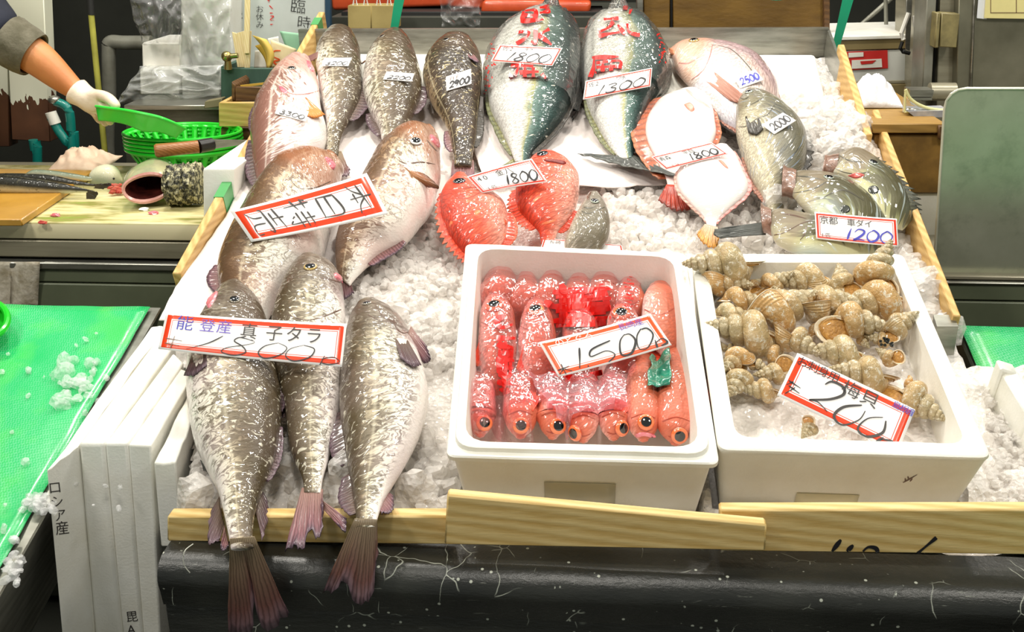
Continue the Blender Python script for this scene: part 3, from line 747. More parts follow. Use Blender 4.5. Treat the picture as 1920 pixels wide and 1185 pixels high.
def edge_fin(F, side, s0, s1, ht, m, name='dorsal_fin', sweep=.3, spiny=0., up=.0, nu=24, seed=1, inset=.12):
    """fin along the left (-1) or right (+1) outline"""
    B_ = []; Tp = []
    for i in range(nu):
        t = i/(nu-1); q = (s0+(s1-s0)*t)*(F.n-1); j = min(int(q), F.n-2); f = q-j
        c = F.C[j].lerp(F.C[j+1], f); a = F.A[j].lerp(F.A[j+1], f)*side; tt = F.T[j]
        hh = ht*(math.sin(PI*(.12+.80*t))**.6)*(1-.0*t)
        if spiny: hh *= 1-spiny*(i % 2)
        an = a.normalized(); B_.append(c+a*(1-inset)); Tp.append(c+a*(1-inset*.3)+an*hh+tt*hh*sweep+TN*up*hh)
    return fin(F, B_, Tp, m, name, nu, 6, .05, seed=seed)
def tail(F, base0, base1, tips, m, name='tail_fin', h=None, yy=None, jag=.05, wave=.003, nu=26, nv=10):
    """base px pair; tips: list of px (or px,py,h) across the tail"""
    i = F.n-1; b0, b1 = S(*base0), S(*base1)
    tp = [S(*t) for t in tips]
    return fin(F, [b0, b0.lerp(b1, .5), b1], tp, m, name, nu, nv, jag, .0015, wave)
def pec(F, base, tip, w0, w1, m, lift=.012, name='pectoral_fin', curl=.0):
    """pectoral fin: px of its root and of its tip, widths in metres"""
    p, n = on(F, *base); q, n2 = on(F, *tip); q = q+n*lift
    d = (q-p); sd = d.cross(n).normalized(); p = p-n*.002
    bs = [p-sd*w0/2, p, p+sd*w0/2]; tp = [q-sd*w1/2-d*.14, q+n*curl, q+sd*w1/2-d*.22]
    return fin(F, bs, tp, m, name, 16, 8, .04, .0016, .0015)
def patchpoly(F, pts, m, name, off=.0012, parent=None):
    """small irregular patch lying on the body, its outline in px (mouth lining, blush, spot)"""
    c = (sum(p[0] for p in pts)/len(pts), sum(p[1] for p in pts)/len(pts)); vs = []; fs = []
    pts2 = [tuple(p) for p in catmull(list(pts)+[pts[0]], len(pts)*4+1)[:-1]]; N = len(pts2); K = 5
    for i in range(K):
        for p in pts2:
            f = 1-i/K; q, n = on(F, c[0]+(p[0]-c[0])*f, c[1]+(p[1]-c[1])*f); vs.append(q+n*off*(1 if i else -.3))
    q, n = on(F, *c); vs.append(q+n*off)
    for i in range(K-1):
        for j in range(N): fs.append((i*N+j, i*N+(j+1) % N, (i+1)*N+(j+1) % N, (i+1)*N+j))
    for j in range(N): fs.append(((K-1)*N+j, (K-1)*N+(j+1) % N, K*N))
    return attach(mesh(name, vs, fs, m), F.root)
FISH = {}
# ------------------------------------------------------------------ three cod hanging over the front
YH = YB-.075
def YY(px, py): return ('y', YH)
def hh(px, py, base=0.0):
    p = T(px, py, base); return base
G_C = 'big cod on the left of the display'
F = fish('pacific_cod', 'mottled cod hanging over the black skirt, leftmost of the three at the front', 'fish', G_C,
    [(404, 556, 452, 532, .035), (388, 578, 482, 560, .03), (368, 618, 500, 600, .02), (354, 668, 514, 664, .01), (350, 710, 524, 712, .006), (354, 770, 528, 766, .004), (364, 828, 522, 830, .004),
     (385, 875, 508, 880, .006), (408, 920, 490, 922, .012), (420, 965, 478, 963, .022), (428, 1002, 474, 998, .034), (433, 1030, 476, 1026, .042)], SK_COD, .78, dors=16, seed=1, gill=.2)
FISH['C1'] = F
tail(F, (431, 1010, .051), (477, 1006, .051), [(428, 1195, ('y', YB-.078)), (452, 1192, ('y', YB-.088)), (473, 1182, ('y', YB-.09)), (475, 1105, ('y', YB-.088)), (492, 1178, ('y', YB-.09)), (520, 1172, ('y', YB-.085)), (540, 1150, ('y', YB-.075))], FN_TAIL)
edge_fin(F, 1, .30, .46, .010, FN_COD, 'dorsal_fin', .8, up=.2); edge_fin(F, 1, .50, .68, .010, FN_COD, 'dorsal_fin', .8, up=.1)
fin(F, [T(483, 905, .0), T(486, 925, .0), T(478, 955, .005)], [T(500, 935, -.01), T(503, 970, -.005), T(492, 1012, ('y', 0)[1]+.02)], FN_COD, 'dorsal_fin', seed=4)
fin(F, [T(412, 930, -.01), T(414, 955, -.0), T(421, 985, .005)], [T(396, 960, -.01), T(390, 1018, .03), T(412, 1012, .03)], FN_COD, 'anal_fin', seed=3)
fin(F, [T(421, 985, .01), T(424, 1000, .015), T(427, 1015, .02)], [T(414, 1025, .035), T(418, 1032, .036), T(428, 1025, .036)], FN_PINK, 'pelvic_fin', seed=9)
fin(F, [T(376, 862, -.02), T(380, 870, -.02), T(392, 885, -.02)], [T(383, 880, -.03), T(405, 903, -.02), T(408, 905, -.02)], FN_TEAL, 'anal_fin', seed=5)
pec(F, (372, 660), (366, 705), .03, .045, FN_COD, .002)
patchpoly(F, [(386, 573), (392, 560), (408, 545), (404, 560), (392, 578)], M_mouth, 'mouth', .003)
eye(F, 440, 562, .010, EY_COD, .4)
F = fish('pacific_cod', 'mottled cod between its two neighbours at the front, head behind the big price card', 'fish', G_C,
    [(562, 486, 598, 484, .03), (543, 510, 632, 508, .028), (520, 560, 645, 556, .02), (510, 620, 648, 616, .01), (514, 690, 646, 690, .0), (530, 750, 640, 752, -.006), (538, 800, 632, 802, -.01),
     (546, 850, 618, 852, -.01), (566, 895, 606, 896, -.004), (569, 925, 602, 926, .006)], SK_COD, .78, dors=164, seed=2, gill=.26)
FISH['C2'] = F
tail(F, (566, 915, .004), (606, 918, .004), [(534, 1034, .035), (552, 1026, .037), (567, 1030, .037), (582, 992, .032), (594, 1014, .034), (604, 990, .030), (604, 945, .02)], FN_PINK)
fin(F, [T(600, 935, .01), T(606, 945, .01), T(606, 955, .01)], [T(650, 972, .02), T(648, 998, .03), T(636, 985, .03)], FN_PINK, 'anal_fin', seed=7)
edge_fin(F, -1, .45, .62, .02, FN_COD, 'dorsal_fin', .6)
patchpoly(F, [(626, 512), (636, 518), (643, 529), (636, 527), (628, 520)], M_mouth, 'mouth', .004)
eye(F, 582, 500, .012, EY_GOLD, .3)
F = fish('pacific_cod', 'mottled cod with pale belly hanging over the front, rightmost of the three', 'fish', G_C,
    [(668, 577, 706, 565, .02), (654, 602, 748, 594, .016), (647, 645, 776, 640, .01), (639, 700, 795, 692, .004), (636, 760, 804, 742, .0), (644, 830, 790, 806, .0),
     (655, 890, 757, 872, .004), (662, 930, 726, 926, .01), (667, 965, 710, 966, .03), (668, 990, 705, 990, .036)], SK_COD, .80, dors=174, seed=3, gill=.2)
FISH['C3'] = F
tail(F, (665, 972, .046), (707, 974, .046), [(605, 1112, ('y', YB-.07)), (626, 1112, ('y', YB-.078)), (645, 1090, ('y', YB-.08)), (664, 1128, ('y', YB-.083)), (684, 1132, ('y', YB-.08)), (698, 1108, ('y', YB-.075)), (707, 1030, ('y', YB-.06))], FN_TAIL)
edge_fin(F, -1, .27, .42, .018, FN_COD, 'dorsal_fin', .8); edge_fin(F, -1, .46, .62, .02, FN_COD, 'dorsal_fin', .8); edge_fin(F, -1, .66, .88, .018, FN_COD, 'dorsal_fin', .8)
fin(F, [T(718, 915, .0), T(714, 930, .01), T(708, 950, .02)], [T(738, 930, .0), T(736, 960, .02), T(716, 962, .03)], FN_PINK, 'anal_fin', seed=3)
fin(F, [T(770, 612, .03), T(766, 622, .035), T(762, 634, .03)], [T(800, 650, .03), T(808, 676, .02), T(794, 682, .01)], FN_PINK, 'pelvic_fin', seed=6)
pec(F, (752, 632), (772, 694), .022, .034, FN_COD, .006)
eye(F, 688, 568, .009, EY_COD, .35)
# ------------------------------------------------------------------ cod behind
F = fish('pacific_cod', 'brown-headed cod lying under the red-bordered special offer card', 'fish', G_C,
    [(610, 294, 640, 322, .045), (572, 298, 634, 352, .04), (528, 322, 622, 396, .03), (486, 366, 612, 438, .02), (456, 415, 600, 480, .01), (428, 465, 566, 515, .0), (411, 512, 528, 552, -.01), (414, 552, 505, 590, -.015), (430, 590, 500, 620, -.02)], SK_CODB, .78, dors=166, seed=4, gill=.24)
FISH['B1'] = F
patchpoly(F, [(608, 294), (620, 299), (629, 312), (625, 319), (614, 306)], M_mouth, 'mouth', .004)
edge_fin(F, -1, .40, .52, .022, FN_COD, 'dorsal_fin', .7); edge_fin(F, -1, .70, .86, .026, FN_PINK, 'dorsal_fin', .6)
F = fish('pacific_cod', 'cod with pale swollen belly and brown raised pectoral fin, head pointing to the upper right', 'fish', G_C,
    [(800, 247, 824, 276, .035), (762, 258, 825, 322, .032), (720, 290, 815, 358, .028), (692, 328, 806, 388, .022), (668, 372, 786, 416, .014), (648, 410, 756, 450, .005), (632, 452, 706, 480, -.004), (630, 492, 672, 514, -.012), (634, 520, 656, 536, -.018)], SK_CODB, .80, dors=172, seed=5, gill=.24)
FISH['B2'] = F
tail(F, (632, 512, -.018), (658, 530, -.018), [(628, 552, -.03), (645, 562, -.03), (662, 548, -.03)], FN_PINK)
_a = [on(F, *q)[0] for q in ((758, 314), (766, 322), (772, 334))]; fin(F, _a, [S(796, 326, .075), S(824, 352, .06), S(800, 350, .055)], FN_PEC, 'pectoral_fin', jag=.02, wave=.001)
edge_fin(F, -1, .50, .66, .018, FN_COD, 'dorsal_fin', .7); edge_fin(F, 1, .62, .80, .02, FN_PINK, 'anal_fin', .5)
eye(F, 780, 265, .012, EY_WH, .4); patchpoly(F, [(806, 252), (820, 262), (824, 278), (816, 272), (808, 262)], M_mouth, 'mouth', .004)
F = fish('pacific_cod', 'pinkish white-bellied cod with tag 3300 beside the left plank', 'fish', G_C,
    [(540, 112, 582, 114, .045), (514, 140, 595, 148, .04), (494, 178, 602, 200, .03), (478, 212, 611, 238, .02), (472, 252, 606, 272, .012), (474, 298, 578, 304, .004), (482, 340, 530, 342, -.01), (488, 362, 512, 362, -.02)], SK_CODP, .75, dors=182, seed=6, gill=.30)
FISH['A0'] = F
eye(F, 547, 128, .010, EY_COD, .4); patchpoly(F, [(574, 112), (582, 118), (590, 134), (584, 134), (576, 122)], M_mouth, 'mouth', .003)
pec(F, (562, 182), (590, 226), .032, .06, FN_ORANGE, .006)
edge_fin(F, -1, .3, .55, .018, FN_COD, 'dorsal_fin', .6); edge_fin(F, -1, .6, .9, .018, FN_COD, 'dorsal_fin', .6)
F = fish('pacific_cod', 'leftmost of three mottled cod at the back, tail touching the brown-headed cod', 'fish', G_C,
    [(612, 66, 664, 66, .05), (600, 84, 673, 86, .045), (592, 110, 677, 112, .035), (597, 150, 679, 146, .025), (604, 190, 674, 184, .015), (612, 230, 655, 224, .005), (612, 262, 640, 258, -.005), (612, 292, 634, 292, -.012)], SK_COD, .85, dors=26, seed=7, gill=.2)
FISH['A1'] = F
tail(F, (608, 284, -.012), (640, 284, -.012), [(606, 318, -.02), (630, 326, -.02), (652, 332, -.02), (654, 318, -.02)], FN_TAIL)
pec(F, (598, 100), (560, 132), .02, .03, FN_PINK, .015)
edge_fin(F, 1, .45, .72, .03, FN_COD, 'anal_fin', .5)
F = fish('pacific_cod', 'mottled cod at the back with its head just below the green strap', 'fish', G_C,
    [(722, 66, 760, 66, .05), (706, 84, 772, 84, .045), (690, 110, 782, 112, .035), (682, 145, 791, 148, .025), (682, 178, 788, 184, .015), (694, 212, 774, 214, .005), (710, 240, 764, 240, -.005), (718, 272, 756, 272, -.012), (726, 300, 750, 300, -.02)], SK_COD, .85, dors=36, seed=8, gill=.2)
FISH['A2'] = F
pec(F, (704, 100), (682, 122), .018, .02, FN_PEC, .006); edge_fin(F, 1, .42, .62, .018, FN_COD, 'anal_fin', .4); edge_fin(F, -1, .62, .8, .02, FN_COD, 'dorsal_fin', .7)
eye(F, 716, 68, .008, EY_COD, .3)
F = fish('pacific_cod', 'dark cod at the back, belly down, beside the bagged yellowtail, with a tilted price tag', 'fish', G_C,
    [(826, 82, 886, 82, .045), (808, 102, 898, 102, .04), (795, 130, 904, 130, .03), (795, 158, 903, 158, .02), (808, 190, 899, 190, .012), (828, 222, 896, 222, .0), (842, 252, 893, 252, -.008), (848, 282, 888, 282, -.014), (852, 312, 884, 312, -.02)], SK_CODD, .85, dors=76, seed=9, gill=.2)
FISH['A3'] = F
pec(F, (876, 92), (892, 122), .02, .025, FN_PINK, .006); edge_fin(F, -1, .72, .88, .016, FN_PINK, 'anal_fin', .5); edge_fin(F, 1, .55, .85, .016, FN_DARK, 'dorsal_fin', .5)
eye(F, 836, 74, .008, EY_COD, .3)
tail(F, (848, 300, -.02), (888, 300, -.02), [(846, 332, -.03), (866, 340, -.03), (890, 332, -.03)], FN_PINK)
# ------------------------------------------------------------------ yellowtail
G_Y = 'bagged yellowtail at the back'
F = fish('yellowtail', 'plump bagged yellowtail with red printed film at the back centre, left of its twin', 'fish', G_Y,
    [(1012, 26, 1046, 24, .06), (985, 38, 1066, 36, .055), (950, 62, 1080, 64, .045), (922, 100, 1087, 110, .03), (912, 150, 1084, 160, .02), (918, 200, 1064, 208, .01), (938, 245, 1034, 250, 0), (956, 280, 1000, 284, -.01), (966, 304, 990, 306, -.02)], SK_YT, .72, dors=4, seed=11, gill=.24)
FISH['Y1'] = F
tail(F, (962, 298, -.02), (992, 300, -.02), [(925, 322, -.03), (962, 316, -.03), (982, 322, -.03), (1010, 338, -.035)], FN_YT); edge_fin(F, -1, .55, .92, .012, FN_YT, 'anal_fin', .8); edge_fin(F, 1, .5, .9, .012, FN_DARK, 'dorsal_fin', .8)
eye(F, 1010, 42, .012, EY_GOLD, .3)
F = fish('yellowtail', 'bagged yellowtail at the back centre with its forked tail crossing behind the flounder', 'fish', G_Y,
    [(1140, 30, 1180, 30, .06), (1120, 42, 1206, 44, .055), (1102, 66, 1232, 72, .045), (1093, 105, 1250, 112, .03), (1094, 150, 1244, 152, .02), (1100, 195, 1222, 190, .01), (1118, 235, 1202, 232, 0), (1140, 272, 1192, 268, -.01), (1164, 300, 1188, 298, -.012)], SK_YT, .72, dors=4, seed=12, gill=.24)
FISH['Y2'] = F
tail(F, (1160, 292, -.01), (1190, 292, -.01), [(1083, 288, -.015), (1120, 298, -.01), (1172, 312, -.01), (1220, 322, -.005), (1282, 334, .0)], FN_TEAL, jag=.0)
edge_fin(F, -1, .6, .94, .012, FN_YT, 'anal_fin', .8); edge_fin(F, 1, .6, .94, .014, FN_DARK, 'dorsal_fin', .8)
eye(F, 1145, 48, .012, EY_GOLD, .3)
# ------------------------------------------------------------------ sea bream, sea bass
F = fish('sea_bream', 'pink sea bream with a 2500 tag at the back right of the display', 'fish', None,
    [(1258, 108, 1254, 94, .02), (1268, 130, 1282, 82, .018), (1294, 158, 1328, 84, .012), (1318, 190, 1382, 96, .006), (1346, 222, 1424, 118, .0), (1386, 245, 1450, 152, .0), (1425, 252, 1460, 188, -.01), (1446, 246, 1466, 214, -.02)], SK_BREAM, .36, dors=0, seed=13, gill=.25)
FISH['SB'] = F
eye(F, 1301, 76, .013, EY_GOLD, .4); pec(F, (1328, 140), (1398, 200), .03, .03, FN_BREAM, .008); edge_fin(F, 1, .32, .9, .014, FN_BREAM, 'dorsal_fin', .5, .3); edge_fin(F, -1, .55, .8, .014, FN_BREAM, 'anal_fin', .5)
patchpoly(F, [(1253, 90), (1262, 92), (1266, 100), (1258, 104)], simple('lip_orange', '#dd8f6a', .3), 'lips', .003)
F = fish('sea_bass', 'grey-backed sea bass with a 2000 tag and dark pectoral fin, beside the flounder', 'fish', None,
    [(1392, 172, 1406, 166, .04), (1382, 194, 1436, 180, .035), (1380, 222, 1470, 204, .03), (1382, 256, 1500, 236, .02), (1392, 294, 1513, 270, .012), (1408, 336, 1508, 316, .004), (1428, 368, 1490, 354, -.004), (1440, 392, 1472, 386, -.012), (1440, 410, 1460, 410, -.016)], SK_BASS, .66, dors=12, seed=14, gill=.26)
FISH['BA'] = F
eye(F, 1404, 172, .010, EY_GREY, .35); pec(F, (1408, 214), (1420, 256), .026, .03, FN_DARK, .004); edge_fin(F, 1, .34, .72, .018, FN_DARK, 'dorsal_fin', .5, .4); edge_fin(F, -1, .5, .8, .01, FN_BREAM, 'anal_fin', .5)
tail(F, (1438, 416, .012), (1436, 440, .012), [(1340, 430, .0), (1338, 440, -.0), (1350, 446, -.0)], FN_TEAL, jag=.02)
# ------------------------------------------------------------------ flounders, belly up
G_F = 'flounders lying white side up'
F = fish('flounder', 'white-bellied flounder with brown fringe fin, upper of the two', 'fish', G_F,
    [(1272, 170, 1306, 166, .015), (1240, 184, 1326, 178, .015), (1220, 208, 1336, 200, .012), (1210, 236, 1341, 228, .01), (1214, 268, 1342, 256, .004), (1232, 304, 1320, 296, -.004), (1248, 334, 1284, 334, -.01), (1252, 352, 1272, 352, -.014)], SK_FLAT, .22, dors=0, seed=15, gill=0, mouth=0)
FISH['F1'] = F
edge_fin(F, -1, .12, .86, .034, FN_FLAT, 'fringe_fin', .25, nu=40); edge_fin(F, 1, .3, .86, .014, FN_FLAT, 'fringe_fin', .3, nu=30)
tail(F, (1250, 346, -.012), (1276, 348, -.012), [(1234, 376, -.02), (1258, 392, -.02), (1282, 396, -.02), (1300, 392, -.02)], FN_REDB)
patchpoly(F, [(1282, 196), (1294, 193), (1303, 204), (1297, 210), (1288, 204)], simple('blush', '#ea8d78', .3), 'pectoral_fin', .003)
patchpoly(F, [(1284, 166), (1286, 170), (1308, 190), (1330, 203), (1331, 201), (1310, 186), (1290, 168)], simple('flat_seam', '#d9a9a2', .3), 'gill_edge', .0015)
F = fish('flounder', 'white-bellied flounder with yellowish tail, lower of the two, overlapping the other', 'fish', G_F,
    [(1346, 270, 1364, 272, .03), (1312, 288, 1380, 290, .028), (1282, 308, 1392, 318, .024), (1267, 332, 1404, 346, .016), (1274, 360, 1396, 368, .008), (1297, 386, 1368, 392, .0), (1321, 410, 1346, 413, -.01), (1326, 430, 1342, 432, -.014)], SK_FLAT, .22, dors=0, seed=16, gill=0, mouth=0)
FISH['F2'] = F
edge_fin(F, -1, .3, .9, .007, finmat('flat_fin_pale', '#e2bdb2', '#d3a596'), 'fringe_fin', .3, nu=34); edge_fin(F, 1, .1, .9, .007, finmat('flat_fin_pink', '#e6b5ae', '#d9908a'), 'fringe_fin', .3, nu=34, inset=.05)
tail(F, (1322, 420, -.012), (1346, 426, -.012), [(1306, 440, -.02), (1318, 456, -.02), (1340, 466, -.02), (1346, 448, -.02)], FN_YEL)
patchpoly(F, [(1346, 300), (1354, 302), (1366, 316), (1360, 314)], MATS['blush'], 'pectoral_fin', .002)
# ------------------------------------------------------------------ red fish and the small grey one
G_K = 'orange-red splendid fish in the middle'
F = fish('red_rockfish', 'orange-red fish with spiny back fin, left of the two, partly behind the foam box', 'fish', G_K,
    [(852, 328, 872, 326, .025), (836, 346, 890, 344, .025), (826, 372, 922, 364, .02), (828, 404, 946, 384, .014), (840, 436, 952, 412, .006), (858, 462, 948, 446, -.004), (878, 484, 930, 476, -.015), (890, 500, 918, 496, -.025)], SK_RED, .55, dors=172, seed=17, gill=.33)
FISH['K1'] = F
edge_fin(F, -1, .22, .92, .020, FN_RED, 'dorsal_fin', .7, .45, nu=30); edge_fin(F, 1, .5, .8, .02, FN_RED, 'anal_fin', .6)
eye(F, 861, 340, .013, EY_RED, .4); pec(F, (898, 392), (950, 424), .035, .02, FN_RED, .004)
F = fish('red_rockfish', 'orange-red fish with closed dark mouth, right of the two, beside the small grey fish', 'fish', G_K,
    [(1010, 290, 1052, 296, .03), (994, 302, 1070, 308, .028), (976, 332, 1084, 330, .02), (966, 364, 1087, 360, .014), (972, 392, 1080, 388, .006), (992, 416, 1064, 414, -.002), (1010, 436, 1046, 436, -.012), (1014, 458, 1040, 458, -.022)], SK_RED, .58, dors=172, seed=18, gill=.33, mouth=0)
FISH['K2'] = F
edge_fin(F, -1, .38, .8, .022, FN_RED, 'dorsal_fin', .7, .3, nu=26); edge_fin(F, 1, .6, .85, .014, FN_RED, 'anal_fin', .6)
eye(F, 1017, 288, .012, EY_RED, .3); patchpoly(F, [(1018, 300), (1036, 300), (1062, 304), (1058, 309), (1042, 306), (1024, 303)], simple('red_mouth', '#7a1f18', .4), 'mouth', .003)
F = fish('grey_reef_fish', 'small grey-brown fish with pointed snout behind the box of red fish', 'fish', None,
    [(1104, 364, 1122, 362, .02), (1090, 386, 1134, 382, .018), (1078, 406, 1142, 404, .014), (1066, 432, 1144, 428, .008), (1058, 456, 1138, 452, .0), (1062, 482, 1120, 480, -.01)], SK_GREY, .6, dors=25, seed=19, gill=.3)
FISH['K3'] = F
eye(F, 1115, 377, .009, EY_GREY, .4); patchpoly(F, [(1100, 372), (1104, 362), (1110, 358), (1107, 366), (1103, 376)], M_lip, 'lips', .002)
# ------------------------------------------------------------------ john dory
G_D = 'john dory at the right edge of the ice'
def dory(key, label, st, spot, ey, sd):
    F = fish('john_dory', label, 'fish', G_D, st, SK_DORY, .36, dors=30, seed=sd, gill=.36, lump=.06, nose=.06, mouth=0); FISH[key] = F
    if spot: patchpoly(F, [(spot[0]+spot[2]*math.cos(a), spot[1]+spot[2]*.8*math.sin(a)) for a in (0, .8, 1.6, 2.4, 3.1, 3.9, 4.7, 5.5)], simple('dory_spot', '#33352f', .2, coat=.5), 'side_spot', .0015)
    if ey: eye(F, ey[0], ey[1], .010, EY_GREY, .3)
    # protruding tube mouth
    c, a, t = F.C[0], F.A[0], F.T[0]; bn = a.cross(t).normalized(); bn = bn if bn.dot(TN) > 0 else -bn; bl = a.length*.5; rg = []
    for dp, s_ in ((.006, 1.0), (-.006, 1.02), (-.014, .98), (-.022, 1.06), (-.025, 1.10), (-.024, .98), (-.014, .80), (.0, .5)):
        rg.append([c+t*dp+(a*math.cos(k/26*2*PI)+bn*bl*math.sin(k/26*2*PI))*s_*(1+.05*mnoise.noise(V((k*.7, dp*300, sd)))) for k in range(26)])
    vs = [p_ for r in rg for p_ in r]; fs = [(i*26+k, i*26+(k+1) % 26, (i+1)*26+(k+1) % 26, (i+1)*26+k) for i in range(7) for k in range(26)]
    attach(mesh('jaw', vs, fs, simple('dory_jaw', '#93705f', .3, col2='#5f4334', sc_=60, coat=.3, bump=.5, bsc=90)), F.root)
    attach(mesh('throat', rg[7]+[c], [(k, (k+1) % 26, 26) for k in range(26)], simple('throat_dark', '#5a2c24', .3, coat=.5)), F.root)
    return F
F = dory('D1', 'john dory with gaping mouth nearest the wooden side plank, furthest back of the three', [(1562, 326, 1567, 294, .03), (1576, 332, 1604, 282, .03), (1600, 346, 1640, 298, .026), (1620, 378, 1672, 326, .02), (1640, 408, 1696, 358, .012), (1668, 424, 1706, 388, .004), (1692, 432, 1710, 412, -.01)], (1638, 356, 11), (1638, 304), 20)
edge_fin(F, 1, .3, .95, .03, FN_DORY, 'dorsal_fin', 1., .6, nu=26); edge_fin(F, 1, .02, .3, .012, FN_DORY, 'head_crest', .6, .6, nu=14)
patchpoly(F, [(1588, 330), (1604, 324), (1622, 328), (1606, 335)], M_gill, 'gills', .002)
F = dory('D2', 'john dory with a dark ringed spot, middle one of the three, above the price card', [(1486, 366, 1490, 324, .03), (1500, 384, 1532, 326, .034), (1530, 412, 1582, 340, .032), (1562, 436, 1626, 368, .024), (1600, 450, 1654, 402, .012), (1640, 456, 1672, 430, .0)], (1585, 392, 10), (1554, 332), 21)
edge_fin(F, 1, .3, .95, .02, FN_DORY, 'dorsal_fin', 1., .5, nu=26); edge_fin(F, 1, .02, .3, .012, FN_DORY, 'head_crest', .6, .6, nu=14)
F = dory('D3', 'john dory lying lowest of the three, partly under the price card', [(1446, 438, 1445, 396, .03), (1456, 456, 1470, 396, .034), (1486, 470, 1520, 406, .034), (1540, 476, 1580, 410, .03), (1596, 478, 1630, 430, .02), (1640, 478, 1660, 452, .004)], None, (1511, 397), 22)

def crease(F, lines, m, w=2.2, name='gill_edge', off=.0006):
    """thin seams on the body: edges of gill covers, jaws"""
    V_, F_ = [], []
    for ln in lines:
        vs, fs = ribbon(ln, w, n=len(ln)*6); ok = []; n = len(V_)
        for q in vs:
            loc = F.bvh.ray_cast(CAM, ray(*q))[0]; ok.append(loc is not None); V_.append(loc-ray(*q)*off if loc is not None else V())
        F_ += [tuple(i+n for i in f) for f in fs if all(ok[i] for i in f)]
    us = sorted({i for f in F_ for i in f}); mp = {i: j for j, i in enumerate(us)}
    if F_: attach(mesh(name, [V_[i] for i in us], [tuple(mp[i] for i in f) for f in F_], m, None), F.root)
M_seam = simple('seam_brown', '#5b3f30', .3, coat=.4); M_seamr = simple('seam_red', '#a83a20', .3, coat=.4); M_seamg = simple('seam_grey', '#4a463a', .3, coat=.4); M_seamp = simple('seam_pink', '#b57a72', .3, coat=.4)
crease(FISH['A0'], [[(524, 166), (548, 176), (575, 176), (598, 170)], [(574, 112), (584, 128), (590, 138)]], M_seamp); patchpoly(FISH['A0'], [(522, 160), (530, 163), (540, 172), (536, 176), (526, 170)], M_mouth, 'gill_slit', .002)
crease(FISH['B2'], [[(742, 296), (760, 306), (790, 304), (816, 308)], [(800, 262), (812, 276), (820, 284)]], M_seam, 2.4)
crease(FISH['C3'], [[(738, 596), (742, 612), (756, 624), (772, 620)], [(700, 566), (716, 590), (744, 606)], [(690, 590), (712, 600), (740, 604)]], M_seam, 2.4)
crease(FISH['C2'], [[(540, 590), (575, 600), (610, 592), (640, 580)], [(600, 520), (620, 524), (640, 530)]], M_seam, 2.6)
crease(FISH['B1'], [[(540, 330), (560, 352), (590, 352), (620, 340)]], M_seam, 2.2)
crease(FISH['BA'], [[(1384, 238), (1400, 236), (1420, 222), (1440, 214), (1452, 196)], [(1398, 200), (1416, 192), (1432, 182)], [(1384, 180), (1394, 186), (1404, 182)]], M_seamg, 2.4)
crease(FISH['SB'], [[(1296, 150), (1318, 132), (1330, 108), (1336, 84)], [(1272, 118), (1292, 118), (1312, 106)]], M_seamp, 2.2); crease(FISH['SB'], [[(1336, 84), (1370, 92), (1400, 120), (1430, 160)]], M_seamg, 1.6, 'lateral_line')
crease(FISH['K1'], [[(852, 362), (866, 372), (890, 366), (906, 356)], [(862, 352), (876, 352), (888, 346)]], M_seamr, 2.4)
crease(FISH['K2'], [[(1000, 320), (1014, 336), (1034, 330), (1050, 316)], [(992, 300), (1006, 306), (1020, 304)]], M_seamr, 2.2)
crease(FISH['K3'], [[(1090, 396), (1104, 400), (1120, 394), (1134, 388)], [(1094, 388), (1106, 390), (1118, 386)]], M_seamg, 2.2)
crease(FISH['D1'], [[(1560, 312), (1580, 322), (1606, 326), (1630, 322)], [(1572, 290), (1590, 300), (1620, 304)]], M_seamg, 2.4); crease(FISH['D2'], [[(1484, 362), (1510, 358), (1534, 350), (1550, 340)], [(1494, 330), (1520, 332), (1546, 338)], [(1540, 372), (1580, 356), (1620, 376)]], M_seamg, 2.4); crease(FISH['D3'], [[(1444, 442), (1470, 436), (1500, 420), (1524, 412)], [(1466, 400), (1490, 404), (1512, 410)], [(1500, 450), (1508, 440), (1512, 424)]], M_seam, 2.4)
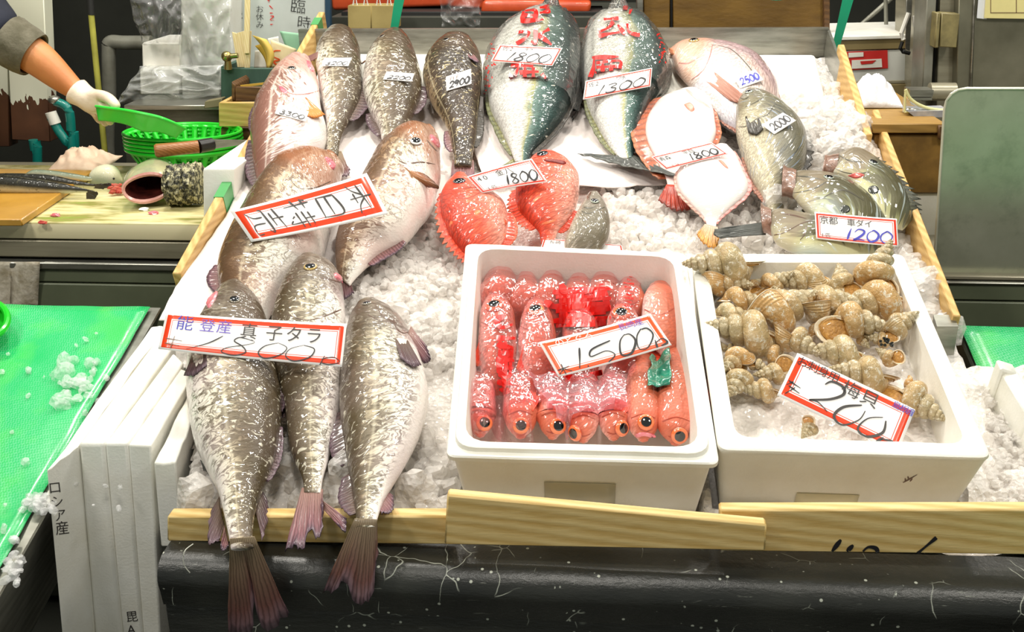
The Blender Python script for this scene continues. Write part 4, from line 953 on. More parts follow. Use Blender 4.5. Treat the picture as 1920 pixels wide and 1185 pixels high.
# ------------------------------------------------------------------ writing
def font_flat(text, weight=-.008, vertical=False):
    """outline of printed-style characters as flat triangles, one em per character; returns list of (verts, faces) per character"""
    out = []
    for ch in text:
        if ch == ' ': out.append(([], [])); continue
        c = bpy.data.curves.new('t', 'FONT'); c.body = ch; c.align_x = 'CENTER'; c.offset = weight; c.resolution_u = 3
        o = bpy.data.objects.new('t', c); COL.objects.link(o); bpy.context.view_layer.update()
        me = bpy.data.meshes.new_from_object(o.evaluated_get(bpy.context.evaluated_depsgraph_get()))
        out.append(([(v.co.x, .36-v.co.y) for v in me.vertices], [tuple(p.vertices) for p in me.polygons]))
        bpy.data.objects.remove(o); bpy.data.curves.remove(c); bpy.data.meshes.remove(me)
    return out
DIG = {'0': [[(.5, .02), (.12, .3), (.05, .7), (.35, 1), (.8, .8), (.95, .35), (.6, .02), (.4, .08)]], '1': [[(.75, 0), (.5, .45), (.25, 1)]],
       '2': [[(.1, .3), (.4, .02), (.85, .1), (.8, .4), (.35, .8), (.05, .98), (.4, .9), (.95, .95)]], '3': [[(.15, .1), (.6, .02), (.8, .2), (.4, .45), (.8, .6), (.75, .9), (.3, 1), (.05, .85)]],
       '5': [[(.3, .05), (.2, .5), (.6, .42), (.85, .7), (.6, .98), (.1, .92)], [(.3, .06), (.9, .0)]], '8': [[(.8, .12), (.45, 0), (.25, .25), (.6, .5), (.8, .8), (.4, 1), (.1, .8), (.5, .5), (.85, .2), (.78, .1)]],
       '9': [[(.8, .2), (.4, .05), (.15, .35), (.5, .5), (.85, .2), (.7, .6), (.4, 1)]], 'W': [[(0, .35), (.02, .8), (.2, .95), (.38, .6), (.42, .9), (.62, .95), (.95, .5), (.9, .15), (.6, .15)]],
       'O': [[(0, .7), (.15, .25), (.4, .05), (.45, .5), (.25, .95), (.1, .8), (.5, .3), (.8, .05), (.95, .4), (.75, .95), (.5, .9)]], 'P': [[(.5, .15), (.3, .6), (.05, 1)], [(.3, .5), (.7, .25), (1, .5), (.7, .8), (.35, .75)]], '/': [[(1, 0), (0, 1)]]}
def num(s, x0, x1, y0, y1, adv=None, sl=0.):
    """handwritten figures as strokes inside a box"""
    out = []; wd = [1.9 if c in 'WO' else (.55 if c == '1' else 1.) for c in s]; tot = sum(wd); x = x0
    for c, w_ in zip(s, wd):
        ww = (x1-x0)*w_/tot
        for st in DIG.get(c, []): out.append([(x+ww*.92*px+sl*(1-py)*(y1-y0), y0+(y1-y0)*py) for px, py in st])
        x += ww
    return out
INK = {k: simple('ink_'+k, v, .45) for k, v in dict(black='#17151a', grey='#3a3634', blue='#3d3fb4', purple='#6a58c4', pink='#d98ac0', red='#d8231c', brown='#6a4a34', orange='#e25a2a', white='#f7f3ee').items()}
def allbvh():
    V_, F_ = [], []
    for v, f in ALLV: n = len(V_); V_ += [tuple(p) for p in v]; F_ += [tuple(i+n for i in q) for q in f]
    return BVHTree.FromPolygons(V_, F_)
def card_mat(name, b0=.0, b1=.13, line=(.17, .19), red='#e2421e', paper='#f3f0ee', rough=.22, w=1., h=1.):
    g = G(name); t = g.xyz(g.uv('tone'))
    s_ = min(w, h); dx = g.math('MULTIPLY', g.math('MINIMUM', t[0], g.math('SUBTRACT', 1., t[0])), w/s_); dy = g.math('MULTIPLY', g.math('MINIMUM', t[1], g.math('SUBTRACT', 1., t[1])), h/s_)
    d = g.math('MINIMUM', dx, dy)
    rd = lambda a, b_: g.math('MULTIPLY', g.math('GREATER_THAN', d, a), g.math('LESS_THAN', d, b_))
    m = rd(b0, b1)
    if line: m = g.math('MAXIMUM', m, rd(*line))
    if b1 <= 0: m = 0.0
    g.p(col=g.mix(m, paper, red), rough=rough, spec=.5, coat=.08, crough=.15); return g.m
def pen(o, surf, items, w, h, parent):
    """writing on a card: surf(u, y, lift) maps card space to the place"""
    by = {}
    rj = random.Random(len(items))
    for it in items:
        if it[0] == 'f':
            _, text, u, y, size, ink = it[:6]; op = it[6] if len(it) > 6 else {}
            sx = op.get('sx', 1.); vert = op.get('vert', False); rot = op.get('rot', 0.); adv = op.get('adv', 1.)
            x = u*w/h
            for ch, (vs, fs) in zip(text, font_flat(text, op.get('wt', -.004))):
                ca, sa = math.cos(rot+rj.uniform(-.05, .05)), math.sin(rot)
                V_ = [((x+(px*ca-py*sa)*size*sx)/(w/h), y+(px*sa+py*ca)*size) for px, py in vs]
                L_ = by.setdefault(ink, ([], [])); n = len(L_[0]); L_[0].extend(V_); L_[1].extend(tuple(i+n for i in f) for f in fs)
                if vert: y += size*adv
                else: x += size*sx*adv
        else:
            _, strokes, wd, ink = it
            for st in strokes:
                vs, fs = ribbon([(p[0]*w/h, p[1]) for p in st], wd)
                L_ = by.setdefault(ink, ([], [])); n = len(L_[0]); L_[0].extend((p[0]/(w/h), p[1]) for p in vs); L_[1].extend(tuple(i+n for i in f) for f in fs)
    for k, (ink, (vs, fs)) in enumerate(by.items()):
        l = mesh('lettering', [surf(min(max(u, .0), 1.), min(max(y, 0.), 1.), .0009+.0001*k) for u, y in vs], fs, INK[ink], None, smooth=False); attach(l, parent)
def card(name, label, cat, group, cpx, items, mat_kw, face=.45, bend=0., bendy=0., th=.0008, bvh=None, lift=.004, at=None, twist=0.):
    """cpx: px of its corners in reading order TL, TR, BR, BL"""
    bvh = bvh or BV; n = (TN*(1-face)-CF*face+CR*twist).normalized(); d = -1e9
    for i in range(7):
        for j in range(5):
            u, y = i/6, j/4; p = [(cpx[0][k]*(1-u)+cpx[1][k]*u)*(1-y)+(cpx[3][k]*(1-u)+cpx[2][k]*u)*y for k in (0, 1)]
            loc = bvh.ray_cast(CAM, ray(*p))[0]
            if loc is not None: d = max(d, loc.dot(n))
    if at is not None: d = T(*at).dot(n)
    p0 = n*(d+lift); c = [hit(*p, p0, n) for p in cpx]
    w, h = ((c[1]-c[0]).length+(c[2]-c[3]).length)/2, ((c[3]-c[0]).length+(c[2]-c[1]).length)/2
    def surf(u, y, l=0.):
        p = c[0].lerp(c[1], u).lerp(c[3].lerp(c[2], u), y)
        return p+n*(bend*w*((2*u-1)**2)+bendy*h*((2*y-1)**2)+l)
    root = empty(name, surf(.5, .5)); tag(root, label, cat, group)
    gr = [[surf(j/20, i/10) for j in range(21)] for i in range(11)]
    attach(sheet('paper', [r[::-1] for r in gr][::1] if False else gr, th, card_mat(name+'_paper', w=w, h=h, **mat_kw)), root)
    pen(root, lambda u, y, l: surf(u, y, l+th*.5), items, w, h, root)
    return root
BV = allbvh()
G_S = 'red-bordered price cards'; G_T = 'small white price tags'
big = dict(b0=.055, b1=.16, line=(.185, .20)); mid = dict(b0=.04, b1=.11, line=(.14, .16), red='#e5402c'); none = dict(b1=0., line=None)
card('price_card', 'big red-bordered card with 本日特売 lying over two cod on the left', 'price card', G_S, [(688, 326), (728, 402), (472, 455), (432, 397)],
     [('s', [[(.2, .12), (.8, .09)], [(.5, .045), (.5, .2)], [(.47, .1), (.32, .16), (.16, .19)], [(.53, .1), (.68, .15), (.86, .17)], [(.38, .165), (.62, .16)]], .014, 'grey'),
      ('s', [[(.27, .30), (.25, .42)], [(.27, .30), (.74, .28), (.76, .43)], [(.26, .36), (.74, .35)], [(.25, .42), (.76, .42)]], .016, 'grey'),
      ('s', [[(.22, .50), (.17, .53)], [(.15, .53), (.42, .52)], [(.28, .48), (.29, .66)], [(.14, .60), (.42, .57)], [(.52, .52), (.84, .51)], [(.67, .485), (.67, .56)], [(.48, .56), (.88, .55)], [(.48, .60), (.88, .59)], [(.75, .56), (.76, .66), (.68, .645)], [(.57, .62), (.62, .64)]], .015, 'grey'),
      ('s', [[(.22, .74), (.8, .71)], [(.5, .69), (.5, .77)], [(.32, .775), (.7, .765)], [(.2, .815), (.18, .84)], [(.2, .815), (.82, .80), (.78, .83)], [(.4, .83), (.38, .89), (.2, .93)], [(.58, .83), (.6, .91), (.85, .92), (.86, .88)]], .015, 'grey'),
      ('s', [[(.9-.02*math.cos(a)*k, .12+.18*q+.012*math.sin(a)) for a in (0, 1.5, 3, 4.5, 6, 7)] for q, k in ((0.2, 2), (1.2, 2), (2.2, 2), (3.6, 1.5))], .004, 'red')], dict(b0=.07, b1=.20, line=(.235, .25)), .55, -.03, .02)
card('price_card', 'long red-bordered card with 真子タラ 1800 across the three hanging cod', 'price card', G_S, [(313, 588), (651, 609), (642, 690), (298, 656)],
     [('f', '能', .115, .25, .42, 'blue', {'wt': -.004}), ('f', '登産', .24, .27, .36, 'purple', {'wt': -.004, 'sx': 1.05, 'adv': 1.05}), ('f', '真', .47, .33, .42, 'grey'), ('f', '子タラ', .61, .33, .42, 'grey', {'adv': 1.1}),
      ('s', [[(.335, .50), (.26, .72), (.15, .92)], [(.50, .56), (.43, .50), (.40, .60), (.45, .72), (.47, .86), (.41, .96), (.34, .90), (.37, .78), (.46, .68), (.51, .60), (.49, .53)], [(.64, .56), (.57, .66), (.54, .84), (.58, .96), (.66, .84), (.69, .66), (.64, .56)],
             [(.78, .57), (.71, .68), (.69, .86), (.74, .96), (.82, .84), (.84, .64), (.78, .57)], [(.90, .78), (.88, 1.0)], [(.885, .86), (.95, .80), (.985, .90), (.93, .97), (.89, .95)]], .028, 'black'),
      ('s', [[(.03, .70), (.12, .73)], [(.03, .83), (.11, .86)], [(.075, .62), (.065, .95)]], .025, 'brown')], big, .5, .012, 0)
card('price_card', 'red-bordered card reading 八 1800 over the two orange-red fish', 'price card', G_S, [(875, 330), (997, 296), (1027, 340), (904, 361)],
     [('f', '40', .12, .30, .30, 'black', {'adv': .7}), ('f', '金八', .44, .26, .30, 'black', {'adv': 1.05}), ('s', num('1800', .42, .92, .42, .86, sl=.1), .065, 'black'), ('f', '1匹', .14, .84, .2, 'black')], mid, .5, -.02)
card('price_card', 'red-bordered card reading 1800 on the left bagged yellowtail', 'price card', G_S, [(937, 84), (1055, 90), (1036, 124), (920, 115)],
     [('f', '佐2', .13, .22, .30, 'grey', {'adv': .8}), ('f', '9水', .46, .20, .28, 'grey', {'adv': .7}), ('s', num('1800', .22, .92, .40, .88, sl=.05), .075, 'black')], mid, .5, .0)
card('price_card', 'red-bordered card reading 1300 on the right bagged yellowtail', 'price card', G_S, [(1098, 152), (1223, 127), (1220, 162), (1093, 187)],
     [('f', '佐2', .10, .28, .30, 'black', {'adv': .8}), ('f', 'ワ水', .50, .22, .26, 'black', {'adv': .8}), ('s', num('1300', .20, .92, .44, .90, sl=.05), .075, 'black')], mid, .5, .0)
card('price_card', 'red-bordered card reading 平目 1800 across the two flounders', 'price card', G_S, [(1221, 294), (1334, 267), (1365, 289), (1249, 318)],
     [('f', '青森', .10, .32, .30, 'black', {'adv': .95}), ('f', '平目', .50, .26, .30, 'grey', {'adv': .95}), ('s', num('1800', .46, .93, .40, .84, sl=.05), .075, 'black'), ('f', '1コ', .14, .84, .2, 'black')], mid, .5, .0)
card('price_card', 'red-bordered card reading 京都 1200 on the john dory', 'price card', G_S, [(1527, 398), (1681, 411), (1684, 463), (1530, 448)],
     [('f', '京都', .11, .28, .32, 'black', {'adv': .95}), ('f', '車ダイ', .44, .28, .30, 'grey', {'adv': .95}), ('s', num('1200', .36, .94, .50, .92, sl=.04), .07, 'blue'), ('f', '1匹', .08, .84, .18, 'black')], mid, .6, .01)
def tagc(label, cpx, txt, kanji=None, face=.35, ink='black'):
    it = [('s', num(txt, .12, .94, .46 if kanji else .25, .88 if kanji else .82, sl=.05), .125, ink)]
    if kanji: it.append(('f', kanji, .24, .26, .30, 'brown', {'adv': .9}))
    return card('price_tag', label, 'price tag', G_T, cpx, it, none, face, 0, 0, .0006, lift=.0015)
tagc('white tag reading 3300 on the pinkish cod', [(522, 195), (579, 209), (573, 228), (515, 213)], '3300', '白子')
tagc('white tag on the cod touching the pinkish cod at the back left', [(608, 109), (660, 108), (653, 124), (602, 124)], '3200', '白子', .5)
tagc('white tag on the mottled cod below the green strap', [(725, 134), (777, 138), (772, 153), (718, 149)], '2200', '白子', .5)
tagc('tilted white tag on the dark cod beside the bagged yellowtail', [(836, 144), (883, 129), (884, 157), (837, 171)], '2900', '白子', .5)
tagc('pale tag reading 2500 on the sea bream', [(1376, 146), (1416, 130), (1432, 150), (1388, 166)], '2500', None, .35, 'blue')
tagc('white tag reading 2000 on the sea bass', [(1428, 234), (1468, 211), (1493, 226), (1452, 252)], '2000')
card('price_card', 'red-bordered card lying flat behind the box of red fish, mostly hidden by its rim', 'price card', G_S, [(1020, 446), (1166, 460), (1170, 478), (1012, 470)], [('f', '長崎', .12, .3, .3, 'black')], mid, .0, 0, 0, at=(1080, 455, -.02))

# ------------------------------------------------------------------ clear film
def filmmat(name, tint, white=.10, rough=.035, bsc=60, bst=.6, gk=1.2):
    g = G(name); o = g.obj(); t = g.t; g.t.nodes.remove(g.b)
    nb = g.bump(g.math('ADD', g.noise(o, bsc, 1.3, .5, .6), g.math('MULTIPLY', g.vor(o, bsc*.45, 'DISTANCE_TO_EDGE'), -1.2)), bst, .01)
    tr = g.a('BsdfTransparent', {'Color': C(tint)}); gl = g.a('BsdfGlossy', {'Color': (1, 1, 1, 1), 'Roughness': rough, 'Normal': nb}); df = g.a('BsdfDiffuse', {'Color': C(tint), 'Normal': nb})
    fr = g.a('Fresnel', {'IOR': 1.45, 'Normal': nb})
    a = g.a('MixShader', {0: white, 1: tr, 2: df}); b_ = g.a('MixShader', {0: g.math('ADD', g.math('MULTIPLY', fr, gk), .015, clamp=True), 1: a, 2: gl})
    g.t.links.new(b_, g.out.inputs[0]); return g.m
M_film = filmmat('clear_film', '#fdfdfb', .04, gk=.8, bst=.35); M_pinkfilm = filmmat('pink_film', '#fbdfe0', .06, gk=.2, bst=.4, bsc=70); M_flap = filmmat('pink_film_fold', '#f3bcc2', .30, gk=.35, bst=.4)
def bagon(key, s_end, top_px, sd):
    F = FISH[key]; n, k = F.n, F.k; rows = []; nose = 4; last = int(s_end*n)
    topp = T(*top_px)
    ring0 = [F.verts[i] for i in F.rings[nose]]; c0 = F.C[0]
    for q in range(6):
        f = q/6; row = []
        for j in range(k*2):
            a = ring0[j//2].lerp(ring0[(j//2+1) % k], .5*(j % 2)); d = a-c0
            row.append(topp.lerp(c0, f)+d*(.10+.95*f**.8)*1.05+d.normalized()*.008*(1-f*.5)*math.sin(j*1.7+sd)*(.4+f))
        rows.append(row)
    for i in range(0, last, 2):
        r = [F.verts[x] for x in F.rings[nose+i]]; c = F.C[i]; row = []; f = i/last
        for j in range(k*2):
            a = r[j//2].lerp(r[(j//2+1) % k], .5*(j % 2)); d = (a-c); l = d.length
            fold = .0035*math.sin(j*1.7+sd)*(1-f)+.005*fbm(V((j*.22, i*.09, sd)), 3)
            row.append(c+d.normalized()*max(l+.003, l*1.035+.004+fold+(.014*f*f if j < k*.5 or j > k*1.6 else 0)))
        rows.append(row)
    vs = []; fs = []; K = k*2
    for r in rows: vs += r
    for i in range(len(rows)-1):
        for j in range(K): fs.append((i*K+j, i*K+(j+1) % K, (i+1)*K+(j+1) % K, (i+1)*K+j))
    return vs, fs
def decal(parent, bvh, strokes, wd, ink, name='lettering', off=.0012):
    vs = []; fs = []
    for st in strokes:
        v2, f2 = ribbon(st, wd, taper=.25, n=max(8, len(st)*7)); n = len(vs); ok = []
        for p in v2:
            loc = bvh.ray_cast(CAM, ray(*p))[0]; ok.append(loc is not None); vs.append(loc-ray(*p)*off if loc is not None else V((0, 0, 0)))
        fs += [tuple(i+n for i in f) for f in f2 if all(ok[i] for i in f)]
    if fs:
        used = sorted({i for f in fs for i in f}); mp = {i: j for j, i in enumerate(used)}
        attach(mesh(name, [vs[i] for i in used], [tuple(mp[i] for i in f) for f in fs], ink, None, smooth=False), parent)
M_print = simple('red_print', '#e0211b', .25, coat=.6)
def bag(key, s_end, top_px, sd, label, strokes, wd):
    vs, fs = bagon(key, s_end, top_px, sd); root = empty('film_bag', FISH[key].C[10]); tag(root, label, 'bag', 'clear bags round the yellowtail')
    attach(mesh('film', vs, fs, M_film, None), root); decal(root, BVHTree.FromPolygons([tuple(v) for v in vs], fs), strokes, wd, M_print)
    bag_small(root, vs, fs, key); return root
def bag_small(root, vs, fs, key):
    bv = BVHTree.FromPolygons([tuple(v) for v in vs], fs); r_ = random.Random(3); st = []
    col = [(917+(i % 2)*7-i*1.2, 84+i*11) for i in range(9)] if key == 'Y1' else [(1236+i*1.5, 66+i*9) for i in range(6)]
    for x, y in col:
        for _ in range(4): a, b_ = x+r_.uniform(-6, 6), y+r_.uniform(-4, 4); st.append([(a, b_), (a+r_.uniform(-6, 6), b_+r_.uniform(-4, 4))])
    decal(root, bv, st, 2.6, M_print)
bag('Y1', .62, (1037, -14, .07), 1., 'clear plastic bag with large red characters round the left yellowtail',
    [[(982, 18), (979, 38)], [(982, 20), (1004, 20), (1002, 38)], [(981, 28), (1003, 29)], [(976, 40), (1020, 36)], [(1012, 14), (1030, 12)], [(1012, 24), (1032, 20)],
     [(1004, 52), (1004, 80), (996, 77)], [(970, 60), (992, 60), (984, 72), (968, 82)], [(1030, 54), (1012, 64)], [(1006, 64), (1022, 74), (1034, 84)],
     [(958, 122), (1000, 124)], [(975, 118), (966, 140), (955, 150)], [(958, 140), (957, 166), (966, 166)], [(974, 136), (1010, 134)], [(984, 126), (984, 148)], [(1000, 126), (1000, 148)], [(972, 148), (1014, 146)], [(992, 146), (984, 158), (972, 164)], [(994, 150), (1010, 162), (1026, 160)], [(1016, 138), (1026, 150)]], 8.5)
bag('Y2', .60, (1160, -10, .07), 2.2, 'clear plastic bag with large red characters round the right yellowtail',
    [[(1168, 14), (1182, 16), (1180, 26)], [(1132, 36), (1160, 34)], [(1150, 40), (1140, 52), (1122, 60)], [(1122, 68), (1138, 64), (1162, 60)], [(1158, 46), (1172, 64)], [(1176, 44), (1180, 60), (1200, 66)],
     [(1110, 108), (1160, 106)], [(1134, 104), (1134, 116)], [(1114, 110), (1112, 130), (1104, 150)], [(1118, 118), (1162, 114), (1160, 132)], [(1118, 126), (1162, 124)], [(1130, 116), (1130, 134)], [(1146, 114), (1146, 134)], [(1116, 136), (1162, 132)], [(1124, 140), (1124, 150), (1136, 146)], [(1148, 138), (1150, 148), (1162, 144)]], 8)

# ------------------------------------------------------------------ rose fish in the left foam box
ALLV.clear()
G_R = 'red-orange fish in the foam box'
def rose(label, st, ey=None, h=.0, dors=90, sd=0, tl=None, er=.012, cr=None, pc_=None):
    F = fish('rosefish', label, 'fish', G_R, st, SK_NODO, .72, n=40, k=28, dors=dors, seed=sd, gill=.3, h=h, nose=.6, lump=.05)
    if ey:
        for e in ey: eye(F, e[0], e[1], er, EY_OR, .45)
    if tl: tail(F, *tl, FN_RED)
    if cr: crease(F, cr, M_seamr, 2.2)
    if pc_: pec(F, pc_[0], pc_[1], .02, .03, FN_RED, .004)
    return F
back = [(938, 500, 38), (986, 508, 29), (1034, 505, 31), (1084, 512, 32), (1132, 504, 32), (1180, 518, 30)]
for i, (x, y, w_) in enumerate(back):
    d = (1090-x)*.02
    rose(['red-orange fish at the back left corner of its box', 'second red-orange fish along the back wall of the box', 'third red-orange fish along the back wall of the box', 'fourth red-orange fish along the back wall of the box', 'fifth red-orange fish along the back wall, above the red printing', 'sixth red-orange fish along the back wall, with red scribble on the film'][i],
         [(x-w_*.4, y+12, x+w_*.4, y+10, .0), (x-w_*.8, y+30, x+w_*.8, y+26, .006), (x-w_+d*-2, y+60, x+w_-d*2, y+56, .0), (x-w_*.8, y+96, x+w_*.8, y+92, -.022), (x-w_*.4, y+125, x+w_*.4, y+125, -.04)], None, 0, (40, 120, 60, 100, 50, 30)[i], 40+i, cr=[[(x-w_*.6, y+46), (x, y+54), (x+w_*.7, y+44)]])
rose('large pink fish along the right wall of the box with a red tail', [(1216, 540, 1256, 538, .01), (1206, 562, 1268, 560, .012), (1204, 600, 1274, 598, .01), (1214, 636, 1276, 634, .004), (1238, 664, 1274, 660, -.004), (1252, 680, 1272, 678, -.01)], None, 0, 20, 47, ((1250, 668, -.01), (1276, 664, -.01), [(1248, 690, -.02), (1264, 696, -.02), (1282, 690, -.02)]), cr=[[(1208, 580), (1236, 590), (1264, 578)]])
rose('red-orange fish at the left wall with a big orange eye at its top', [(910, 566, 942, 560, .024), (900, 588, 962, 582, .026), (897, 625, 968, 622, .022), (898, 672, 968, 670, .014), (906, 716, 958, 716, .0), (920, 742, 946, 742, -.012)], [(927, 574)], 0, 35, 50, er=.0155, cr=[[(902, 604), (930, 614), (960, 602)]], pc_=((906, 640), (900, 690)))
rose('red-orange fish under the left end of the price card, big orange eye at its top', [(988, 574, 1020, 570, .024), (978, 596, 1034, 592, .026), (972, 634, 1042, 632, .022), (974, 680, 1040, 680, .014), (984, 718, 1034, 718, .0), (996, 742, 1020, 742, -.012)], [(1004, 582)], 0, 30, 51, er=.0155, cr=[[(976, 612), (1006, 622), (1036, 610)]], pc_=((992, 650), (984, 706)))
rose('red-orange fish with big orange eye above the right half of the price card', [(1150, 580, 1180, 578, .02), (1140, 600, 1196, 598, .024), (1138, 632, 1202, 632, .02), (1142, 668, 1198, 668, .008), (1152, 700, 1188, 700, -.006)], [(1165, 589)], 0, 40, 52, er=.0155)
rose('pinkish fish in the middle of the box under the price card', [(1070, 590, 1100, 588, .0), (1056, 615, 1120, 612, .004), (1054, 660, 1126, 658, .002), (1066, 710, 1118, 708, -.01), (1078, 740, 1104, 740, -.02)], None, 0, 60, 53)
front = [(900, 762, 30, 812), (976, 758, 33, 814), (1036, 764, 30, 816), (1094, 768, 31, 822), (1150, 764, 30, 818), (1206, 738, 33, 820), (1268, 722, 38, 826)]
fl = ['front-row fish at the left corner of the box, head to the front', 'front-row fish second from the left with a big orange eye', 'front-row fish third from the left under the film fold', 'front-row fish in the middle, its head below the film fold', 'front-row fish third from the right with dark-ringed eye', 'front-row fish second from the right with open pink mouth', 'front-row fish at the right corner, pink flank and raised fin']
fe = [(908, 793), (977, 798), (1046, 799), (1078, 812), (1166, 803), (1211, 792), (1274, 817)]
for i, (x, y0, w_, y1) in enumerate(front):
    F = rose(fl[i], [(x-w_*.3, y1+4, x+w_*.3, y1+4, .002), (x-w_*.7, y1-10, x+w_*.72, y1-10, .008), (x-w_*.96, y1-34, x+w_*.96, y1-34, .014), (x-w_, y0+16, x+w_, y0+16, .012), (x-w_*.95, y0-22, x+w_*.95, y0-22, .004), (x-w_*.75, y0-52, x+w_*.75, y0-52, -.01), (x-w_*.4, y0-80, x+w_*.4, y0-80, -.03)], [fe[i]], 0, (150, 40, 145, 150, 35, 45, 140)[i], 60+i, er=.0125, cr=[[(x-w_*.7, y1-36), (x, y1-44), (x+w_*.7, y1-36)], [(x-w_*.4, y1-8), (x, y1-4), (x+w_*.4, y1-8)]])
    if i in (1, 2, 4): pec(F, (x+w_*.4, y0+8), (x+w_*.7, y0-20), .018, .026, FN_RED, .004)
    if i in (5,): patchpoly(F, [(x-16, y1-6), (x, y1-10), (x+20, y1-6), (x+22, y1), (x, y1-3), (x-14, y1)], M_mouth, 'mouth', .002)
    if i == 6: edge_fin(F, 1, .3, .6, .02, FN_RED, 'pectoral_fin', .4); edge_fin(F, -1, .7, .98, .03, FN_RED, 'dorsal_fin', .3)
BX = allbvh()
def drape(name, label, cat, px, n, m, mat_, off, amp, sc_, sd, parent=None, hmin=-.03):
    """thin film lying over the fish: px = TL, TR, BR, BL"""
    H = np.zeros((n, m)); UVs = []
    for i in range(n):
        for j in range(m):
            a, b_ = j/(m-1), i/(n-1); x, y = [(px[0][k]*(1-a)+px[1][k]*a)*(1-b_)+(px[3][k]*(1-a)+px[2][k]*a)*b_ for k in (0, 1)]
            u, v, _h = uvh(T(x, y, .02)); u += .004*mnoise.noise(V((i*.15, j*.15, sd))); UVs.append((u, v))
            loc = BX.ray_cast(L(u, v, .2), -TN)[0]; H[i, j] = max(uvh(loc)[2], hmin) if loc is not None else hmin
    for _ in range(3):
        P_ = np.pad(H, 1, mode='edge'); H2 = sum(P_[1+a:1+a+n, 1+b_:1+b_+m] for a in (-1, 0, 1) for b_ in (-1, 0, 1))/9; H = np.maximum(H, H2)*.75+H2*.25
    g = []
    for i in range(n):
        row = []
        for j in range(m):
            u, v = UVs[i*m+j]; f = V((u*sc_, v*sc_, sd)); r = 1-abs(mnoise.noise(f))*2; r2 = 1-abs(mnoise.noise(f*2.3+V((5, 1, 2))))*2
            row.append(L(u, v, H[i, j]+off+amp*(r*.6+r2*.4+.6)))
        g.append(row)
    vs = [p for r in g for p in r]; fs = [(i*m+j, i*m+j+1, (i+1)*m+j+1, (i+1)*m+j) for i in range(n-1) for j in range(m-1)]
    return g, vs, fs
fr = empty('pink_film', L(.05, .35, .03)); tag(fr, 'crumpled clear pink film with red print over the fish in the left foam box', 'film')
g, vs, fs = drape('film', '', '', [(898, 484), (1206, 484), (1190, 700), (878, 806)], 90, 90, M_pinkfilm, .002, .004, 30, 1)
attach(mesh('film', vs, fs, M_pinkfilm), fr); FB = BVHTree.FromPolygons([tuple(v) for v in vs], fs)
decal(fr, FB, [[(1036+(i % 3)*6, 548+i*9), (1090, 545+i*9), (1146-(i % 2)*10, 541+i*9)] for i in range(8)]+[[(1020, 566), (1050, 580)], [(1126, 530), (1142, 580)], [(1052, 530), (1062, 560)], [(1030, 700), (1080, 706), (1130, 698)], [(1060, 712), (1100, 716), (1120, 708)]], 13, M_print)
decal(fr, FB, [[(946, 592), (932, 600), (940, 614), (962, 608)], [(930, 634), (966, 634)], [(932, 646), (962, 652)], [(938, 660), (960, 664)], [(930, 674), (964, 676)], [(932, 688), (962, 690)], [(934, 702), (958, 706)], [(932, 716), (960, 720)], [(936, 730), (956, 734)], [(948, 640), (944, 740)], [(938, 640), (936, 700)], [(958, 650), (956, 720)]], 11, M_print)
decal(fr, FB, [[(1172+4*math.sin(i*2.), 516+i*7), (1186+3*math.cos(i*3.), 518+i*7)] for i in range(9)], 3.4, M_print)
attach(mesh('lower_fold', *drape('', '', '', [(984, 706), (1172, 704), (1176, 778), (1046, 800)], 50, 60, M_flap, .010, .006, 30, 4)[1:], M_flap), fr)
attach(mesh('left_fold', *drape('', '', '', [(876, 728), (990, 720), (1000, 812), (872, 812)], 40, 40, M_pinkfilm, .012, .006, 26, 7)[1:], M_pinkfilm), fr)
g, vs, fs = drape('', '', '', [(1222, 656), (1256, 656), (1256, 738), (1212, 740)], 26, 16, None, .002, .006, 30, 9)
tag(sheet('green_film', g, .0008, simple('teal_film', '#1f8a6c', .2, coat=.6, col2='#2a6f5a', sc_=40)), 'crumpled dark green film between fish at the right wall of the box', 'film')
ALLV.append((vs, fs))
ALLV.append(([L(*uvh(p)[:2], uvh(p)[2]+.004) for p in [vv for r in [[T(x, y, .03) for x in (880, 1240)] for y in (500, 800)] for vv in r]], [(0, 1, 3, 2)]))
card('price_card', 'red-bordered card reading 1500 on the pink film in the left foam box', 'price card', G_S, [(1010, 644), (1219, 590), (1259, 649), (1047, 709)],
     [('f', '長崎産', .72, .14, .22, 'purple', {'adv': .95, 'rot': 0}), ('f', 'のどぐろ', .16, .14, .24, 'white', {'adv': 1.0, 'wt': 0.}),
      ('s', [[(.29, .40), (.24, .70), (.20, .92)], [(.27, .92), (.28, .93)], [(.56, .42), (.38, .52), (.34, .70), (.48, .66), (.53, .82), (.45, .96)], [(.70, .36), (.63, .52), (.58, .86), (.66, .90), (.75, .62), (.74, .40), (.69, .38)], [(.85, .34), (.78, .52), (.74, .84), (.81, .88), (.91, .60), (.90, .38), (.85, .36)], [(.90, .74), (.88, .96)], [(.89, .82), (.96, .76), (.98, .90), (.92, .94)]], .05, 'black'),
      ('s', [[(.02, .84), (.13, .80)], [(.075, .70), (.07, .98)], [(.07, .84), (.02, .95)], [(.08, .84), (.13, .94)]], .03, 'black')], dict(b0=.05, b1=.15, line=(.18, .195), red='#ea5a2c'), .45, .02, 0, bvh=allbvh(), lift=.006)
mk = [T(1202, 484, -.01), T(1213, 484, -.01)]

